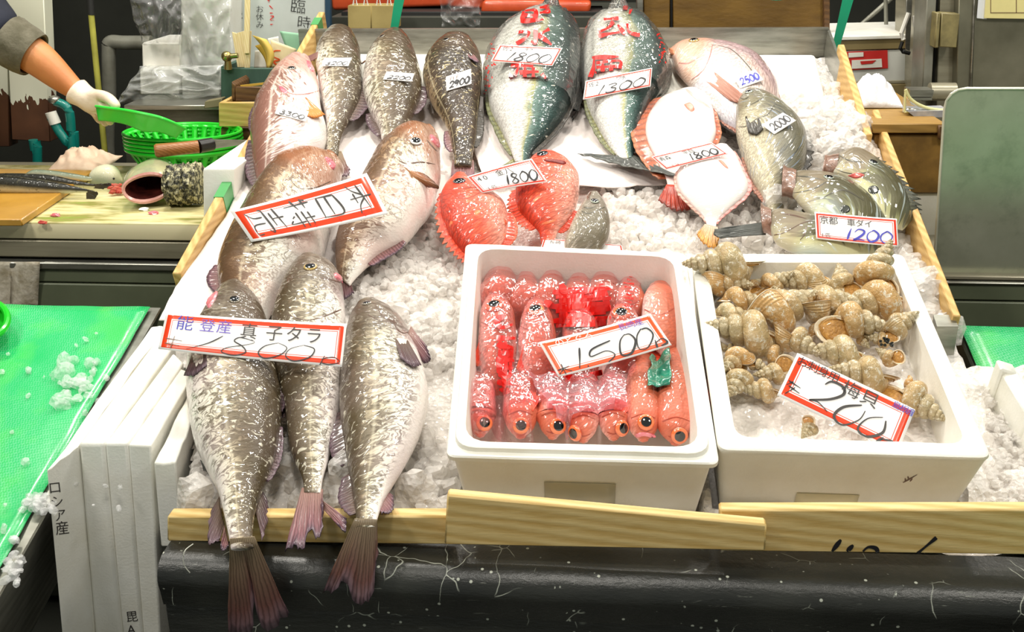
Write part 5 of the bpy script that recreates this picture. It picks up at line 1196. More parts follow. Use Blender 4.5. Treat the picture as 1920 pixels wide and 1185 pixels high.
# ------------------------------------------------------------------ whelks
def whelk_geo(sd, fl=1.):
    rnd_ = random.Random(sd); k = -math.log(.665+.02*rnd_.random())/(2*PI); turns = 6.6; NT = 112; NR = 18; vs = []; fs = []; uv = []
    Hh = 2.5+.3*rnd_.random(); c1, c2 = .42, .52
    def ringp(t, grow=1., zsh=0.):
        r = math.exp(-k*t); R, rho = r*c1, r*c2*grow; z = Hh*(1-r)+zsh; out = []
        for j in range(NR):
            a = 2*PI*j/NR; rr = rho*(1+.10*math.cos(a)); z2 = z+rho*1.28*math.sin(a)-.12*rho
            x = R+rr*math.cos(a)
            out.append(V((x*math.cos(t), x*math.sin(t), z2)))
        return out
    rings = []
    for i in range(-9, NT+1):
        if i < 0:   # flaring towards the mouth with a short canal
            f = (-i)/9; t = i*.055; rg = ringp(t, 1+.16*f*f); rg = [p+V((0, 0, -.28*f*f*max(0, -math.sin(2*PI*j/NR))**2)) for j, p in enumerate(rg)]
        else: rg = ringp(i/NT*turns*2*PI, 1.+.012*math.sin(i*2.2))
        b0 = len(vs); vs += rg; rings.append(range(b0, b0+NR)); uv += [((i+9)/(NT+9), j/NR) for j in range(NR)]
    for a, b_ in zip(rings, rings[1:]):
        for j in range(NR): fs.append((a[j], b_[j], b_[(j+1) % NR], a[(j+1) % NR]))
    fs.append(tuple(rings[-1]))
    mouth = [vs[i] for i in rings[0]]; c = sum(mouth, V())/NR; n0 = (V((math.sin(9*.055), math.cos(9*.055), 0)))*-1
    lv = []; lf = []; lr = []
    d_in = (sum([vs[i] for i in rings[4]], V())/NR-c).normalized()
    for q, (s_, dp) in enumerate(((1.0, -.02), (1.05, -.03), (1.0, -.045), (.9, .0), (.86, .10))):
        lr.append(range(len(lv), len(lv)+NR)); lv += [c+(p-c)*s_+d_in*dp for p in mouth]
    for a, b_ in zip(lr, lr[1:]):
        for j in range(NR): lf.append((a[j], a[(j+1) % NR], b_[(j+1) % NR], b_[j]))
    fv = []; ff = []; fr_ = []
    for s_, dp in ((.87, .16), (.78, .07), (.5, .02), (.2, .03)):
        fr_.append(range(len(fv), len(fv)+NR)); fv += [c+(p-c)*s_+d_in*dp for p in mouth]
    for a, b_ in zip(fr_, fr_[1:]):
        for j in range(NR): ff.append((a[j], a[(j+1) % NR], b_[(j+1) % NR], b_[j]))
    ff.append(tuple(fr_[-1]))
    return (vs, fs, uv), (lv, lf), (fv, ff), Hh
def shell_mat():
    g = G('whelk_shell'); t = g.xyz(g.uv('tone')); o = g.obj(); oi = g.a('ObjectInfo', out=5)
    col = g.ramp(g.noise(g.vmul(o, (1, 1, 1)), 1.3, 5, .6), [(.28, '#988a66'), (.45, '#b8a478'), (.58, '#cbb284'), (.75, '#e2dac0')])
    col = g.mix(g.ramp(t[0], [(.16, 0.0), (.36, .65)]), col, '#b0a384')
    col = g.mix(g.math('MULTIPLY', g.ramp(t[0], [(.0, .9), (.22, .25), (.3, 0.0)]), g.ramp(oi, [(.3, 0.0), (.7, 1.0)])), col, '#d39c52')
    col = g.mix(g.ramp(g.noise(o, 4, 4, .7), [(.54, 0.0), (.62, .9)]), col, '#ece6d2')
    gl = g.math('SINE', g.math('MULTIPLY', t[0], 330.))
    col = g.mix(g.math('MULTIPLY', g.ramp(gl, [(.6, 0.0), (1., .30)]), g.noise(o, 5, 2)), col, '#6d5a38')
    sut = g.ramp(g.math('ABSOLUTE', g.math('SUBTRACT', t[1], .5)), [(.40, 0.0), (.5, .0)])
    g.p(col=col, rough=.32, spec=.45, coat=.25, crough=.12, norm=g.bump(g.math('ADD', g.math('MULTIPLY', gl, .25), g.noise(o, 9, 4, .6)), .35, .05)); return g.m
M_shell = shell_mat(); M_slip = simple('shell_lip', '#eadfc8', .25, coat=.5, col2='#dcc6a0', sc_=3); M_flesh = simple('whelk_flesh', '#d9a253', .25, coat=.7, col2='#a8742c', sc_=5, bump=.5, bsc=12)
PROTO = []
for sd in (1, 2, 3):
    (v1, f1, uv1), (v2, f2), (v3, f3), Hh = whelk_geo(sd)
    ms = mesh('shell', v1, f1, M_shell, None, {'tone': [[uv1[i] for i in f] for f in f1]}); ml = mesh('lip', v2, f2, M_slip); mf = mesh('foot', v3, f3, M_flesh)
    PROTO.append((ms.data, ml.data, mf.data, Hh))
    for o_ in (ms, ml, mf): bpy.data.objects.remove(o_)
def whelk(zb, za, roll, h, lenk, label, first=[0]):
    """zb / za: centre of the big whorl and the tip of the spire"""
    cv = lambda p: (1300+p[0]/3.822, 440+p[1]/3.822)
    B, A_ = T(*cv(zb), h), T(*cv(za), h+lenk); me = PROTO[len(WH) % 3]; ax = A_-B; ln = ax.length; s_ = ln/(me[3]-.05)
    z = ax.normalized(); x = z.orthogonal().normalized(); x = TN-z*TN.dot(z)
    x = x.normalized() if x.length > .05 else z.orthogonal().normalized()
    R = Matrix((x, z.cross(x), z)).transposed() @ Matrix.Rotation(roll, 3, 'Z')
    root = empty('whelk', B); root.matrix_world = Matrix.Translation(B) @ R.to_4x4() @ Matrix.Diagonal((s_*1.68, s_*1.68, s_*1.32, 1))
    tag(root, label, 'whelk', 'whelks in the foam box')
    for nm, d in zip(('shell', 'lip', 'foot'), me[:3]): o = bpy.data.objects.new(nm, d); COL.objects.link(o); o.parent = root
    WH.append(root)
WH = []
# big whorl px, spire tip px (in the enlarged crop), roll, height, tip lift
for a in [((335, 200), (5, 205), 2.6, .075, 0, 'whelk lying on the back left corner of the rim, spire to the left'), ((190, 335), (385, 355), 1., .05, .01, 'whelk just below the one on the rim, spire to the right'),
          ((510, 385), (680, 290), 1.5, .04, .02, 'brown whelk behind the middle, short spire towards the viewer'), ((835, 310), (640, 350), 5.2, .045, .0, 'whelk at the back wall with its mouth open to the right'),
          ((1080, 385), (1045, 240), 2., .045, .01, 'small slender whelk standing at the back wall, left of the tall upright one'), ((1275, 350), (1390, 100), 2.2, .055, .04, 'tall upright whelk at the back right corner'),
          ((290, 475), (480, 470), 4.6, .045, 0, 'whelk at the left wall showing its white mouth, third down'), ((555, 580), (825, 440), .4, .055, .01, 'large grey-tan whelk left of the centre, spire pointing to the upper right'),
          ((860, 500), (1130, 468), 1.3, .05, 0, 'whelk in the centre of the heap, smooth tan whorl at its left end'), ((1375, 465), (1090, 510), 4., .05, 0, 'orange-tan whelk at the right wall, spire to the left'),
          ((680, 500), (592, 392), 2., .035, .02, 'small pale spire poking up at the centre of the heap'), ((235, 590), (420, 590), 4.9, .04, 0, 'small whelk with an orange mouth at the left wall'),
          ((480, 700), (160, 650), 3.9, .055, 0, 'whelk with its wide dark mouth below, left of the centre'), ((690, 720), (865, 830), 1.2, .05, 0, 'greenish whelk in the middle, spire to the lower right'),
          ((1060, 610), (1350, 650), 2.8, .06, 0, 'large tan whelk right of the centre with a blunt worn spire'), ((1430, 670), (1580, 575), .6, .05, .01, 'whelk leaning on the right wall, spire up to the right'),
          ((1390, 760), (1255, 730), 1.5, .045, 0, 'whelk fouled with a dark cluster of beads'), ((1100, 840), (865, 830), 4.7, .045, 0, 'whelk showing a yellow foot, centre of the lower half'),
          ((1320, 1000), (1040, 965), 3., .05, 0, 'large smooth ochre whelk above the price card'), ((1430, 900), (1330, 830), 1.2, .04, 0, 'egg-shaped ochre whelk at the right wall'),
          ((320, 880), (225, 960), 5.3, .045, 0, 'whelk with flared pale lip at the left wall, lower half'), ((440, 920), (525, 960), 1.9, .04, 0, 'small mauve-grey whelk tucked beside the flared one'),
          ((590, 860), (480, 800), 4.4, .04, 0, 'whelk turned mouth up beside the price card corner'), ((640, 985), (470, 1000), 1.1, .035, 0, 'whelk partly under the left end of the price card'),
          ((350, 1000), (262, 1130), 1.4, .035, 0, 'whelk at the left wall above the bare ice'), ((540, 1110), (365, 1105), 3.4, .03, 0, 'lowest whelk left of the price card, canal to the left'),
          ((1500, 1135), (1745, 1290), 2., .03, 0, 'whelk with slender spire to the right of the price card'), ((850, 1370), (790, 1440), 1.7, .02, 0, 'orange whelk half hidden at the front wall under the card'),
          ((1555, 1070), (1600, 1130), .5, .03, 0, 'tiny whelk between the large ochre one and the right wall'), ((900, 700), (960, 640), 4.6, .03, .0, 'whelk with frilly yellow flesh in the centre gap'),
          ((420, 385), (470, 330), 1.8, .03, 0, 'orange whelk half buried between the second and third along the back'), ((1140, 430), (1190, 400), 2.2, .03, 0, 'orange whelk half hidden below the small slender one'),
          ((240, 800), (300, 840), 1.2, .03, 0, 'orange whelk deep at the left wall'), ((1200, 740), (1250, 800), 4.4, .035, 0, 'whelk showing a rusty mouth right of the centre')]: whelk(*a)
WH[0].name = WH[0].name
# dark beads on one shell
b = MB(); rnd = random.Random(2)
for _ in range(14): b.ball(T(1300+rnd.uniform(1340, 1425)/3.822, 440+rnd.uniform(735, 800)/3.822, .086+rnd.uniform(-.002, .003)), .0028, sub=1)
o = b.build('egg_cluster', simple('bead_black', '#14140f', .15, coat=1.)); tag(o, 'dark cluster of tiny beads stuck on a whelk by the right wall', 'beads')
# ice in the whelk box
g_ = []; q2 = [V(p) for p in Q2]
for j in range(60):
    row = []
    for i in range(60):
        a, c = .07+.86*i/59, .07+.86*j/59; p = q2[0].lerp(q2[1], a).lerp(q2[3].lerp(q2[2], a), c)
        d, _p = mnoise.voronoi(V((p.x*60, p.y*60, 2))); row.append(L(p.x, p.y, -.004+.012*fbm(V((p.x*14, p.y*14, 1)), 2)+.008*(.4-d[0])+.012*c))
    g_.append(row)
tag(MB().grid(g_).build('box_ice', M_icebed), 'crushed ice under the whelks in the right foam box', 'ice', kind='stuff')
BVW = BVHTree.FromPolygons([tuple(T(x, y, .035)) for x, y in ((1300, 500), (1800, 500), (1800, 860), (1300, 860))], [(0, 1, 2, 3)])
card('price_card', 'red-bordered card reading 梅貝 200 slanting in the whelk box', 'price card', G_S, [(1495, 662), (1716, 768), (1683, 850), (1457, 741)],
     [('f', 'お刺身用', .07, .13, .23, 'black', {'adv': .9, 'wt': -.005}), ('f', '梅貝', .50, .22, .36, 'grey', {'adv': 1., 'wt': -.004}), ('f', '島根産', .86, .10, .17, 'blue', {'adv': .85, 'wt': -.002}),
      ('s', [[(.30, .36), (.34, .24), (.43, .24), (.46, .38), (.38, .60), (.24, .80), (.30, .76), (.40, .86)], [(.62, .42), (.50, .62), (.46, .88), (.54, .98), (.64, .74), (.66, .50)], [(.80, .46), (.70, .62), (.66, .90), (.74, .98), (.84, .76), (.83, .50)], [(.86, .84), (.82, 1.0)], [(.84, .90), (.93, .84), (.92, .98)]], .05, 'grey'),
      ('s', [[(.03, .62), (.14, .66)], [(.05, .72), (.15, .77)], [(.10, .70), (.05, .90)], [(.07, .60), (.03, .72)]], .03, 'black')], big, .42, .0, 0, bvh=BVW, lift=.0)
# ------------------------------------------------------------------ helpers for the stalls around
def prism(px, y, d, m, name, parent=None, bev=.002, seg=1, smooth=False):
    """front outline (4 px, BL BR TR TL) on the upright plane y, going d back"""
    f = [Yp(*p, y) for p in px]; k = [p+V((0, d, 0)) for p in f]
    b = MB().hexa([f[0], f[1], k[1], k[0], f[3], f[2], k[2], k[3]], bev, seg)
    o = b.build(name, m, None, smooth=True)
    return attach(o, parent) if parent else o
def rect(x0, y0, x1, y1): return [(x0, y1), (x1, y1), (x1, y0), (x0, y0)]
def thing(name, label, cat, at, group=None): return tag(empty(name, at), label, cat, group)
M_blk = simple('block_plastic', '#d9cf9f', .35, col2='#c3b784', sc_=6, stretch=(1, 4, 1), bump=.15); M_drawer = simple('drawer_green', '#6f765e', .4, .1, col2='#5d644f', sc_=4)
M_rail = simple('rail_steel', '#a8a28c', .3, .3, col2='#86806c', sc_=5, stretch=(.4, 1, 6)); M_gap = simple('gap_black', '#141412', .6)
# ------------------------------------------------------------------ left counter, cutting block and what lies on it
ZB = 1.0
yF = Zp(200, 418, ZB).y; yK = Zp(200, 310, ZB).y
ctr = thing('steel_counter', 'steel counter with dark green drawers under the cutting block at the left', 'counter', (-1.4, yF+.3, .5))
xL, xR = -2.6, UL-.06
def bar(z0, z1, y0, y1, m, name, x0=xL, x1=xR, par=ctr): return attach(MB().box(((x0+x1)/2, (y0+y1)/2, (z0+z1)/2), (x1-x0, y1-y0, z1-z0), bev=.003, seg=1).build(name, m), par)
zr = lambda row, y=yF: Yp(200, row, y).z
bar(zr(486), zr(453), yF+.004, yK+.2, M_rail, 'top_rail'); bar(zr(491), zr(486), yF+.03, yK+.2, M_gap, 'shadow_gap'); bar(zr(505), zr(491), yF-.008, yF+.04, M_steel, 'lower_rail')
bar(zr(531), zr(506), yF, yF+.03, M_drawer, 'drawer'); bar(zr(640), zr(533), yF, yF+.03, M_drawer, 'drawer'); bar(.02, zr(491)-.005, yF+.03, yK+.2, M_steeld, 'carcass')
def block_mat():
    g = G('cutting_block'); o = g.obj(); n = g.noise(g.vmul(o, (1.2, 5, 1)), 5, 4, .6)
    col = g.ramp(n, [(.35, '#ded6a8'), (.5, '#c9bf8a'), (.6, '#8f8a4c'), (.72, '#7f9a3e')]); z = g.xyz(o)[2]
    g.p(col=g.mix(g.math('GREATER_THAN', z, ZB-.004), '#e6dcb4', col), rough=.25, coat=.4, bump=0) if False else g.p(col=g.mix(g.math('GREATER_THAN', z, ZB-.004), '#e6dcb4', col), rough=.25, coat=.4)
    return g.m
xr_ = Zp(384, 418, ZB).x
blk = MB().box(((xL+xr_)/2, (yF+yK)/2, (ZB+zr(450))/2), (xr_-xL, yK-yF, ZB-zr(450)), bev=.004).build('cutting_block', block_mat()); tag(blk, 'large stained white cutting block on the left counter', 'cutting block')
q = [Zp(*p, ZB+.016) for p in ((-260, 411), (40, 411), (178, 319), (-60, 315))]
brd = MB().hexa([p-V((0, 0, .015)) for p in q]+q, .002, 1).build('cutting_board', simple('yellow_board', '#c08f35', .35, col2='#a87a2b', sc_=7, coat=.3)); tag(brd, 'yellow-brown cutting board with dark fish lying across it', 'cutting board')
rag = MB()
for i in range(26):
    x = random.Random(i).uniform(0, 1); rag.ball(Zp(98+84*x, 303-14*math.sin(PI*x)+random.Random(i+50).uniform(-6, 8), ZB+.02), .022, (1.6, .7, .8), 2, .5)
g_ = []
for i in range(26):
    row = []
    for j in range(34):
        a, c = j/33, i/25; p = Zp(88+104*a, 322-8*c, ZB); hgt = (.046*math.sin(PI*a)**.7*(1-.35*a))*math.sin(PI*min(1, c*1.0))**.8
        row.append(V((p.x, p.y+.12*c, ZB+.002+max(0, hgt*(1+.5*fbm(V((a*5+c*2, c*4-a*3, 3)), 3)))) ))
    g_.append(row)
tag(sheet('wet_rag', g_, .002, simple('rag_pink', '#e6cdb4', .6, col2='#d8b79c', sc_=20, bump=.3)), 'crumpled pinkish wet rag at the back of the cutting block', 'rag')
def on_z(z): return lambda x, y: Zp(x, y, z)
def counter_fish(label, st, y, m, rat=.8, sd=0, tl=None, name='mackerel', grp='dark fish on the cutting board'):
    F = fish(name, label, 'fish', grp, [s+(0,) for s in st], m, rat, n=36, k=24, dors=180, seed=sd, gill=.2, onto=lambda px, py: Yp(px, py, y), under=.95, lump=.01)
    if tl: fin(F, [Yp(*tl[0], y), Yp(*tl[1], y)], [Yp(*p, y) for p in tl[2]], FN_DARK, 'tail_fin', jag=.03)
    return F
yb1 = Zp(60, 366, ZB+.017).y+.035
counter_fish('dark fish nearest the front edge of the yellow board', [(-90, 340, -90, 352), (-60, 328, -60, 362), (0, 328, 0, 362), (60, 335, 60, 363), (110, 343, 110, 363), (146, 351, 146, 362), (164, 355, 164, 361)], yb1, SK_MACK, .95, 71, ((160, 354), (162, 362), [(172, 358), (184, 362), (176, 374), (162, 382)]))
counter_fish('dark fish in the middle of the three on the yellow board', [(-40, 332, -40, 338), (-10, 326, -10, 344), (30, 325, 30, 344), (90, 328, 90, 347), (140, 338, 140, 351), (178, 346, 178, 352)], yb1+.075, SK_MACK, .95, 72, ((174, 345), (176, 353), [(190, 346), (208, 344), (206, 350), (190, 354)]))
counter_fish('silver-sided fish furthest back on the yellow board', [(50, 324, 50, 330), (64, 318, 64, 330), (100, 320, 100, 333), (140, 326, 140, 338), (166, 331, 166, 339), (176, 333, 176, 338)], yb1+.11, SK_HORSE, .9, 73, ((172, 332), (174, 338), [(196, 332), (213, 333), (213, 336), (186, 341)]), 'silver_fish')
# cut fish pieces
F = fish('fish_piece', 'pale cut fish piece with bloody edge behind the hollow one on the block', 'fish', 'cut fish on the block', [(168, 334, 170, 342, 0), (172, 320, 176, 350, 0), (188, 310, 192, 356, 0), (206, 309, 210, 358, 0), (220, 318, 222, 354, 0), (230, 336, 230, 344, 0)], SK_HORSE, .8, n=30, k=24, dors=20, gill=0, mouth=0, onto=lambda px, py: Yp(px, py, Zp(200, 354, ZB).y+.04), under=.9)
b = MB(); rnd = random.Random(4)
for _ in range(22): b.ball(Zp(rnd.uniform(206, 228), rnd.uniform(346, 362), ZB+.008), .007, (1.4, .8, .7), 1, .5)
attach(b.build('bloody_flesh', M_gill), F.root)
cp = thing('fish_piece', 'hollow cut fish body showing its dark cavity, beside the bristly brush', 'fish', Zp(265, 370, ZB), 'cut fish on the block')
ax0, ax1 = Zp(236, 345, ZB+.05), Zp(283, 352, ZB+.045); d = V((.055, -.075, -.01)); c1_ = Zp(276, 352, ZB+.045)
def tubering(c, r, e, n_=28):
    a = V((.8, .55, 0)).normalized(); b_ = V((-.12, .1, 1)).normalized(); return [c+a*r*math.cos(2*PI*i/n_)+b_*r*e*math.sin(2*PI*i/n_)*(1+.06*math.sin(2*PI*i/n_*2)) for i in range(n_)]
def loft(rings, name, m, par, capend=True):
    b = MB(); vs = [[b.b.verts.new(p) for p in r] for r in rings]
    for a, c in zip(vs, vs[1:]):
        for i in range(len(a)): b.b.faces.new((a[i], a[(i+1) % len(a)], c[(i+1) % len(a)], c[i]))
    if capend: b.b.faces.new(vs[-1])
    return attach(b.build(name, m), par)
bk = c1_+V((-.03, .13, .006))
loft([tubering(c1_, .052, .62), tubering(c1_.lerp(bk, .08), .055, .66), tubering(c1_.lerp(bk, .4), .058, .74), tubering(c1_.lerp(bk, .75), .050, .72), tubering(bk, .03, .6)][::1], 'body', simple('olive_silver', '#a9a87f', .25, col2='#7d8468', sc_=14, coat=.6), cp)
loft([tubering(c1_+V((.001, -.002, 0)), .053, .63), tubering(c1_+V((0, -.004, 0)), .049, .58), tubering(c1_, .046, .52)], 'cut_edge', simple('flesh_pink', '#d8a59a', .25, coat=.6, col2='#b9766c', sc_=30), cp, False)
loft([tubering(c1_+V((0, -.001, 0)), .047, .54), tubering(c1_.lerp(bk, .2), .044, .5), tubering(c1_.lerp(bk, .55), .034, .45), tubering(c1_.lerp(bk, .7), .012, .4)], 'cavity', simple('cavity_dark', '#5a2620', .3, coat=.5, col2='#2a100e', sc_=30), cp)
# bristly brush
br = MB(); rings = []
a0, a1 = Zp(312, 348, ZB+.045), Zp(378, 343, ZB+.05)
for i in range(40):
    c = a0.lerp(a1, i/39); r = .043*min(1, (i+3)/7, (44-i)/6); rings.append([c+V((0, math.cos(k/30*2*PI), math.sin(k/30*2*PI)))*r*(1+.22*mnoise.noise(V((i*.9, k*.9, 2)))) for k in range(30)])
bo = loft(rings, 'brush', (lambda g: (g.p(col=g.ramp(g.noise(g.vmul(g.obj(), (1, 1, 1)), 95, 3, .7), [(.42, '#26261e'), (.5, '#6d6a52'), (.6, '#c6bf9a')]), rough=.6, norm=g.bump(g.noise(g.obj(), 110, 3), 1., .006)), g.m)[1])(G('bristles')), empty('tmp'))
bp = bo.parent; bo.parent = None; bpy.data.objects.remove(bp); bo.matrix_parent_inverse = Matrix(); tag(bo, 'grey-black bristly scrubbing roll on the cutting block, below the green baskets', 'brush')
# white foam block beside the plank
wb = prism([(381, 440), (440, 440), (440, 316), (379, 316)], yF+.03, .3, M_foam, 'foam_block', bev=.006, seg=2); tag(wb, 'white foam block between the cutting block and the side plank', 'foam block')
# nested green baskets
M_gb = simple('green_plastic', '#25c82e', .28, coat=.3, spec=.5)
bc = Zp(322, 330, ZB); bc.y += .10; RB = .118
for i in range(5):
    z0 = ZB+.001+i*.0095; r_ = thing('green_basket', ['lowest green basket of the nested stack on the block', 'second green basket from the bottom of the nested stack', 'third green basket from the bottom of the nested stack', 'fourth green basket from the bottom of the nested stack', 'topmost green basket of the nested stack with a knife lying on it'][i], 'basket', (bc.x, bc.y, z0), 'nested green baskets')
    rings = []
    for q in range(7):
        f = q/6; rr = RB*(.80+.2*f); rings.append([V((bc.x+rr*1.22*math.cos(k/64*2*PI), bc.y+rr*.86*math.sin(k/64*2*PI), z0+.048*f)) for k in range(64)])
    b = MB(); vs = [[b.b.verts.new(p) for p in rg] for rg in rings]
    for qi, (a, c) in enumerate(zip(vs, vs[1:])):
        for k in range(64):
            if 1 <= qi <= 4 and k % 2 and qi != 2.5: continue
            b.b.faces.new((a[k], a[(k+1) % 64], c[(k+1) % 64], c[k]))
    b.b.faces.new(vs[0][::-1]); wl = attach(b.build('wall', M_gb), r_); sm = wl.modifiers.new('thick', 'SOLIDIFY'); sm.thickness = .0018
    attach(MB().tube([V((bc.x+RB*1.24*math.cos(k/48*2*PI), bc.y+RB*.875*math.sin(k/48*2*PI), z0+.049)) for k in range(49)], .0042, 8, False).build('rim', M_gb, weld=1e-6), r_)
# knife on the baskets
kz = ZB+.104
k0, k1, k2, k3 = (Zp(x, y, kz) for x, y in ((290, 283), (372, 275), (398, 270), (450, 266)))
kn = thing('knife', 'knife with wooden handle and black collar lying on the green baskets', 'knife', k1)
attach(MB().tube([k0, k0.lerp(k1, .05), k0.lerp(k1, .5), k1], [.012, .0155, .0145, .0145], 14).build('handle', wood('knife_wood', '#a06a34', '#7a4a20', 0, .4, 60)), kn)
attach(MB().tube([k1, k2], [.0155, .0145], 14).build('collar', simple('collar_black', '#1b1a18', .35)), kn)
d = (k3-k2); n_ = V((0, 0, 1)); attach(MB().hexa([k2-n_*.012, k3+d*.8-n_*.004, k3+d*.8+V((0, .002, 0))-n_*.004, k2+V((0, .003, 0))-n_*.012, k2+n_*.010, k3+d*.8, k3+d*.8+V((0, .002, 0)), k2+V((0, .003, 0))+n_*.010]).build('blade', M_steel, smooth=False), kn)
# cloth hanging over the counter rail
g_ = [[Yp((0-30+105*a)*(1-.0*c)+ (c*(28 if a < .5 else -4))*(1), 491+84*c, yF-.012-.006*math.sin(a*9+c*2)) for a in [j/14 for j in range(15)]] for c in [i/12 for i in range(13)]]
tag(sheet('hanging_cloth', g_, .002, simple('grey_cloth', '#ddd5c4', .8, col2='#a2977f', sc_=40, bump=.5, bsc=90)), 'grimy grey cloth hanging over the counter rail at the left', 'cloth')
# small scraps on the block
for i, (x, y, lb) in enumerate(((104, 403, 'pink scrap of fish near the yellow board on the block'), (270, 392, 'white scrap on the block below the hollow fish'), (287, 399, 'pinkish scrap on the block, right of the white one'), (80, 417, 'dark red scrap at the front edge of the block'))):
    tag(MB().ball(Zp(x, y, ZB+.003), .008, (1.3, .9, .5), 2, .5).build('fish_scrap', [M_mouth, M_foam, M_mouth, M_gill][i]), lb, 'scrap', 'fish scraps on the block')
# green basket at the left edge on the mat
gbp = T(-22, 600, HM+.03); r_ = thing('green_basket', 'green basket cut off by the left edge, on the green mat', 'basket', gbp)
attach(MB().tube([T(-22+36*math.cos(k/40*2*PI), 598+33*math.sin(k/40*2*PI), HM+.03) for k in range(41)], .006, 8, False).build('rim', M_gb, weld=1e-6), r_)
rings = [[T(-22+36*s_*math.cos(k/40*2*PI), 598+33*s_*math.sin(k/40*2*PI), HM+.004+.026*f) for k in range(40)] for s_, f in ((.75, 0), (.85, .5), (1, 1))]
loft(rings[::-1], 'wall', M_gb, r_)

# ------------------------------------------------------------------ far left: cabinet, pole, pipe, hoses, wrapped foam
def cab_mat():
    g = G('peeling_paint'); o = g.obj(); p = g.xyz(o); n = g.noise(g.vmul(o, (1, 1, .35)), 13, 4, .7)
    f = g.math('ADD', p[2], g.math('MULTIPLY', g.math('SUBTRACT', n, .5), .38))
    m = g.ramp(f, [(.0, 0.0), (1., 1.0)]); ed = g.math('GREATER_THAN', f, zcab)
    g.p(col=g.mix(ed, g.ramp(g.noise(o, 12, 3), [(.3, '#4a2f20'), (.7, '#5f3d28')]), '#dcdcc8'), rough=.5, norm=g.bump(ed, .3, .003)); return g.m
zcab = Yp(60, 182, 2.85).z
cab = thing('painted_cabinet', 'brown cabinet with peeling white paint behind the arm at the left', 'cabinet', Yp(40, 200, 2.9)); M_cab = cab_mat()
prism([(-70, 275), (18, 275), (8, -40), (-80, -40)], 2.85, .05, M_cab, 'side_panel', cab); prism([(22, 262), (94, 266), (80, -40), (8, -40)], 2.84, .05, M_cab, 'front_panel', cab)
def tubes(name, label, cat, paths, m, par=None, part='tube', n=12):
    r_ = thing(name, label, cat, paths[0][0][0]);
    for k, (p, r) in enumerate(paths): attach(MB().tube(vcat(p, max(8, len(p)*6)) if len(p) > 2 else p, r, n).build(part, m[k] if isinstance(m, list) else m), r_)
    return r_
mp = thing('mop', 'mop pole, yellow with a dark grip, leaning against the dark wall', 'mop', Yp(200, 330, 2.9))
attach(MB().tube([Yp(171, 27, 2.9), Yp(206, 380, 2.86)], .0085, 12).build('pole', simple('pole_yellow', '#b3b04c', .4, col2='#8f8c3c', sc_=10)), mp); attach(MB().tube([Yp(166, -60, 2.91), Yp(171, 28, 2.9)], .010, 12).build('grip', M_gap), mp)
M_pipe = simple('pipe_grey', '#97968a', .35, .3, col2='#7a796c', sc_=9)
tubes('drain_pipe', 'grey metal elbow pipe against the dark wall, right of the mop pole', 'pipe', [([Yp(285, 80, 3.2), Yp(235, 80, 3.2), Yp(207, 80, 3.2), Yp(204, 100, 3.2), Yp(205, 180, 3.2), Yp(207, 340, 3.2), V((Yp(207, 340, 3.2).x, 3.2, .0))], .022)], M_pipe, part='pipe')
M_hose = simple('hose_teal', '#0f7f74', .35, coat=.3)
for i, (p, lb) in enumerate((([(104, 190), (128, 205), (134, 250), (140, 310), (144, 900)], 'teal hose curving down beside the cabinet, the right one'), ([(96, 220), (110, 245), (126, 270), (136, 312), (140, 900)], 'teal hose with a white collar beside the cabinet'), ([(62, 262), (66, 285), (70, 320), (80, 900)], 'short teal hose under the cabinet'))):
    h_ = thing('hose', lb, 'hose', Yp(*p[0], 2.78), 'teal hoses at the left'); attach(MB().tube(vcat([Yp(*q, 2.78-.01*i) if q[1] < 800 else V((Yp(*q, 2.78).x, 2.78, .01)) for q in p], 18), .013, 12).build('hose_tube', M_hose), h_)
    if i == 1: attach(MB().tube([Yp(95, 210, 2.77), Yp(104, 232, 2.77)], .016, 12).build('collar', M_foam), h_)
    if i == 0: attach(MB().ball(Yp(102, 187, 2.78), .018, (1, 1, .7), 2).build('fitting', M_steel), h_)
dk = thing('dark_bench', 'grey steel box with dirty top under the wrapped foam', 'bench', Yp(330, 240, 2.75))
prism(rect(236, 203, 470, 420), 2.72, .5, M_steeld, 'box', dk); prism(rect(232, 197, 470, 207), 2.71, .52, M_steel, 'top_edge', dk)
fs_ = lambda r, y, d, lb: tag(prism(rect(*r), y, d, M_foam, 'foam_stack', bev=.004), lb, 'foam stack', 'foam trays in plastic behind the counter')
fs_((266, 80, 339, 127), 2.92, .2, 'short stack of white foam trays under a loose bag, at the back left')
fs_((339, -60, 432, 130), 2.90, .22, 'tall stack of wrapped white foam trays at the back left')
fs_((262, 128, 338, 178), 2.88, .25, 'white foam pack in the lower bag, left half'); fs_((340, 128, 414, 182), 2.88, .25, 'white foam pack in the lower bag, right half')
M_bag = filmmat('milky_bag', '#f4f6f4', .30, .12, 26, .8); M_bag2 = filmmat('clear_bag', '#fdfdfd', .12, .1, 26, .8)
def crumple(name, label, px, y, bulge, amp, m, sd, n=34, k=34, cat='bag', group='clear bags round the foam'):
    """film hanging in front of / round something: px outline TL TR BR BL"""
    g = []
    for i in range(n):
        row = []
        for j in range(k):
            a, c = j/(k-1), i/(n-1); q = [(px[0][z]*(1-a)+px[1][z]*a)*(1-c)+(px[3][z]*(1-a)+px[2][z]*a)*c for z in (0, 1)]
            q[0] += 5*mnoise.noise(V((a*3, c*3, sd)))*(1 if 0 < j < k-1 else 2); q[1] += 4*mnoise.noise(V((a*3, c*3, sd+5)))
            r = 1-2*abs(mnoise.noise(V((a*4, c*4, sd+9))))
            row.append(Yp(*q, y-bulge*math.sin(PI*a)**.5*math.sin(PI*c)**.5-amp*r))
        g.append(row)
    vs = [p for r in g for p in r]; fs = [(i*k+j, (i+1)*k+j, (i+1)*k+j+1, i*k+j+1) for i in range(n-1) for j in range(k-1)]
    return tag(mesh(name, vs, fs, m), label, cat, group)
